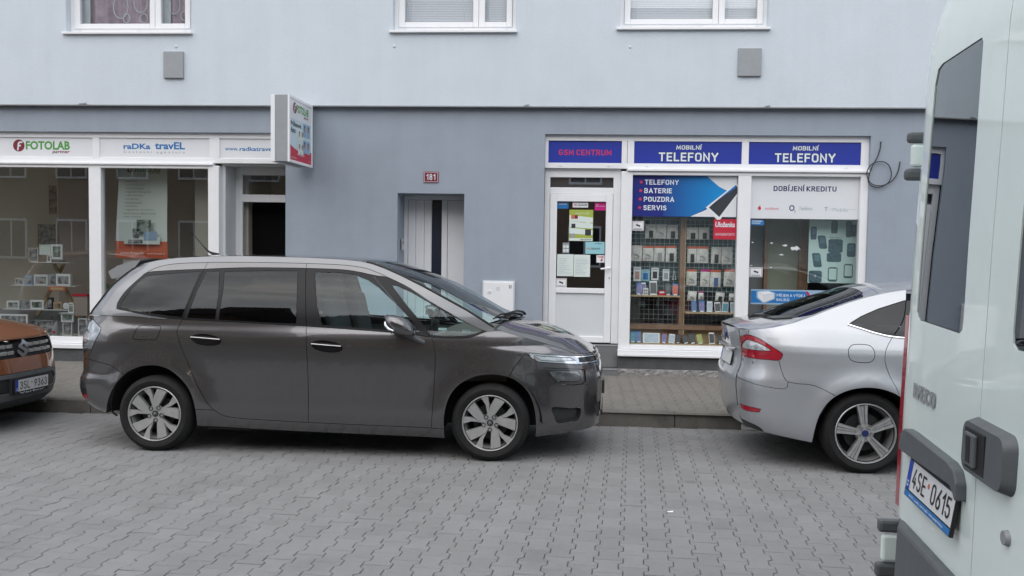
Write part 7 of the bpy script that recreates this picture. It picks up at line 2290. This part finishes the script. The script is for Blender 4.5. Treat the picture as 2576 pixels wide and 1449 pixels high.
out = [(-YL, .69), (-YR, .69), (-YR, 2.0), (-YR - .05, 2.5), (-YR - .10, 2.8), (-YR - .18, 2.95), (-YR - .4, zt), (-YL + .4, zt), (-YL + .18, 2.95), (-YL + .10, 2.8), (-YL + .05, 2.5), (-YL, 2.0)]
wl = [(-.095, 1.53), (-.085, 1.515), (-.06, 1.505), (.40, 1.497), (.425, 1.51), (.43, 1.54), (.415, 2.46), (.40, 2.475), (.0, 2.468), (-.05, 2.455), (-.075, 2.40), (-.085, 2.2)]
wr = [(-2 * YC - u, z) for u, z in wl]
fl = [(resample(out, .06, True), True), (resample(wl, .04, True), True), (resample(wr, .04, True), True), (resample([(.64, .6), (.64, 2.94)], .05), False),
      (resample([(-.275, .6), (-.275, 2.86), (-.22, 2.92), (.60, 2.94), (.64, 2.94)], .05), False), (resample([(1.555, .6), (1.555, 2.86), (1.50, 2.92), (.68, 2.94), (.64, 2.94)], .05), False)]
vd = surf(VAN, fl, [('dl', 'rear_door', (.2, 1.2), P_VAN, {'shrink': .003, 'skirt': .03}), ('dr', 'rear_door', (1.2, 1.2), P_VAN, {'shrink': .003, 'skirt': .03}), ('pl', 'rear_pillar', (-.32, 1.5), P_VAN), ('pr', 'rear_pillar', (1.6, 1.5), P_VAN),
                    ('wl', 'window', (.2, 2.0), GLASS_VAN, {'skirt': .006, 'shrink': .0, 'off': -.004, 'parent': 'dl'}), ('wr', 'window', (1.1, 2.0), GLASS_VAN, {'skirt': .006, 'shrink': 0, 'off': -.004, 'parent': 'dr'})],
          f_rear, n_rear, (-.4, 1.7, .65, 3.05), .07, both=False)
DL, DR = vd['dl', False], vd['dr', False]
# van shell: sides and roof swept forward
prof = [(YR, .69), (YR - .0, 1.2), (YR + .02, 1.9), (YR + .05, 2.5), (YR + .10, 2.8), (YR + .18, 2.95), (YR + .4, 3.0), (YC, 3.02), (YL - .4, 3.0), (YL - .18, 2.95), (YL - .10, 2.8), (YL - .05, 2.5), (YL - .02, 1.9), (YL, 1.2), (YL, .69)]
m = MB()
xs = [.0, 2.0, 4.2, 4.7, 5.2]
for k, x in enumerate(xs):
    for y, z in prof:
        xx = x + (float(VX(min(max(y, YR), YL), min(z, 3.0))) + .012 if k == 0 else 0)
        zz_ = z if x < 4.5 else (.69 + (z - .69) * (0.72 if x < 5 else 0.42))
        m.v.append((xx, y, zz_))
k = len(prof)
for j in range(len(xs) - 1):
    for i in range(k - 1):
        a = j * k + i
        m.f.append((a, a + 1, a + 1 + k, a + k))
m.f.append(tuple((len(xs) - 1) * k + i for i in range(k)))
m.build('body', P_VAN, VAN, smooth=True, angle=35)
MB().box(.1, 5.3, YR + .05, YL - .05, .40, .69).build('underbody', MAT['well'], VAN)
MB().box(.25, .27, YR + .1, YL - .1, .7, 2.6).build('load_space', MAT['interior_dark'], VAN)
MB().box(-.01, 5.25, YR - .005, YR + .03, .45, .72).build('sill_panel', MAT['plastic_grey'], VAN, bev=.01)
# bumper
m = MB()
bp = [(.004, .70), (-.016, .685), (-.022, .46), (.10, .42), (.10, .70)]
yy = [YL + .005, YL - .12, YL - .28, YC, YR + .28, YR + .12, YR - .005]
for j, y in enumerate(yy):
    for x, z in bp:
        m.v.append((x + (.095, .055, 0, 0, 0, .055, .095)[j], y, z))
k = len(bp)
for j in range(6):
    for i in range(k):
        a, b = j * k + i, j * k + (i + 1) % k
        m.f.append((a, b, b + k, a + k))
m.f.append(tuple(range(k)))
m.f.append(tuple(6 * k + i for i in range(k)))
m.build('bumper', MAT['plastic_grey'], VAN, smooth=True, angle=30, bev=.008)
# tail lights down both corners
for sg, y in ((1, YL), (-1, YR)):
    m = MB()
    for z in np.linspace(.70, 1.50, 13):
        x = float(VX(y, z)) + .004
        for dx, dy in ((-.004, -.05), (-.034, -.042), (-.036, -.004), (.03, .010), (.05, .004)):
            m.v.append((x + dx, y + sg * dy, z))
    for j in range(12):
        for i in range(4):
            a = j * 5 + i
            m.f.append((a, a + 1, a + 6, a + 5) if sg < 0 else (a, a + 5, a + 6, a + 1))
    m.build('tail_light', MAT['lamp_red'], VAN, smooth=True, angle=50)
# hinges: white knuckle between two grey pads
for z0, dx, hz in ((2.06, .009, 1.0), (.375, -.055, 1.25)):
    for sg, y in ((1, YL), (-1, YR)):
        hg = MB().box(.055 + dx, .19 + dx, min(y, y + sg * .035), max(y, y + sg * .035), z0 + .055 * hz, z0 + .150 * hz).build('hinge', P_VAN, VAN, bev=.012)
        MB().box(.04 + dx, .17 + dx, min(y, y + sg * .045), max(y, y + sg * .045), z0 + .155 * hz, z0 + .20 * hz).build('hinge_pad', MAT['plastic_grey'], hg, bev=.014)
        MB().box(.034 + dx, .17 + dx, min(y, y + sg * .045), max(y, y + sg * .045), z0, z0 + .05 * hz).build('hinge_pad', MAT['plastic_grey'], hg, bev=.014)
# plate lamp trim, plate, badge, handle, lock
m = MB()
tp = [(.11, .985), (.095, 1.05), (.05, 1.080), (-.03, 1.082), (-.47, 1.072), (-.53, 1.058), (-.562, 1.02), (-.565, .965), (-.552, .965), (-.53, .985), (-.50, 1.0)]
m.prism([(float(VX(y, z)) + .005, y, z) for y, z in tp], (-.040, 0, 0))
m.build('plate_lamp_trim', MAT['plastic_grey'], DL, bev=.012, seg=3)
plate(DL, (-.012, .0, .864), (0, -.52, 0), (.016, 0, .108), '4SE', '0615', strip=('letter_blue', 'AUTO • prodej a servis vozů • www.autoprodej.cz'))
sign_text('badge', 'IVECO', (float(VX(0, 1.2)) - .006, .055, 1.200), (0, -.265, 0), (.002, 0, .062), MAT['zinc'], DL, 0.26, gap=.14)
m = MB()
hp = rrect(.585, .950, 1.075, 1.255, .045)
hb = [(float(VX(-u, z)) + .004, -u, z) for u, z in hp]
hf = [(float(VX(-u, z)) - .036, -(.767 + (u - .767) * .90), 1.165 + (z - 1.165) * .86) for u, z in hp]
n = len(hp)
m.add(hb + hf, [tuple(n + i for i in range(n))[::-1]] + [(i, n + i, n + (i + 1) % n, (i + 1) % n) for i in range(n)])
m.build('door_handle', MAT['plastic_grey'], DR, smooth=True, angle=35)
x0 = float(VX(-.75, 1.16)) - .0375
h2 = MB().box(x0 - .001, x0 + .004, -.80, -.635, 1.10, 1.225).build('handle_recess', MAT['black'], DR, bev=.001)
MB().box(x0 - .012, x0 + .002, -.745, -.655, 1.112, 1.215).build('handle_grip', MAT['plastic_grey'], DR, bev=.006)
MB().box(x0 - .0135, x0 - .0125, -.715, -.68, 1.125, 1.205).build('handle_slot', MAT['black'], DR)
o = MB().lathe([(0.0001, -.012), (.020, -.012), (.024, .004)], 20).build('lock', MAT['zinc'], DR, smooth=True)
o.rotation_euler = (0, 0, -PI / 2)
o.location = (float(VX(-.91, .958)) - .002, -.91, .958)
for hx in (1.2, 4.5):
    for y, sg in ((YR + .02, -1), (YL - .02, 1)):
        wheel(VAN, hx, y, .33, .335, .215, sg, 'plain', width=.22)
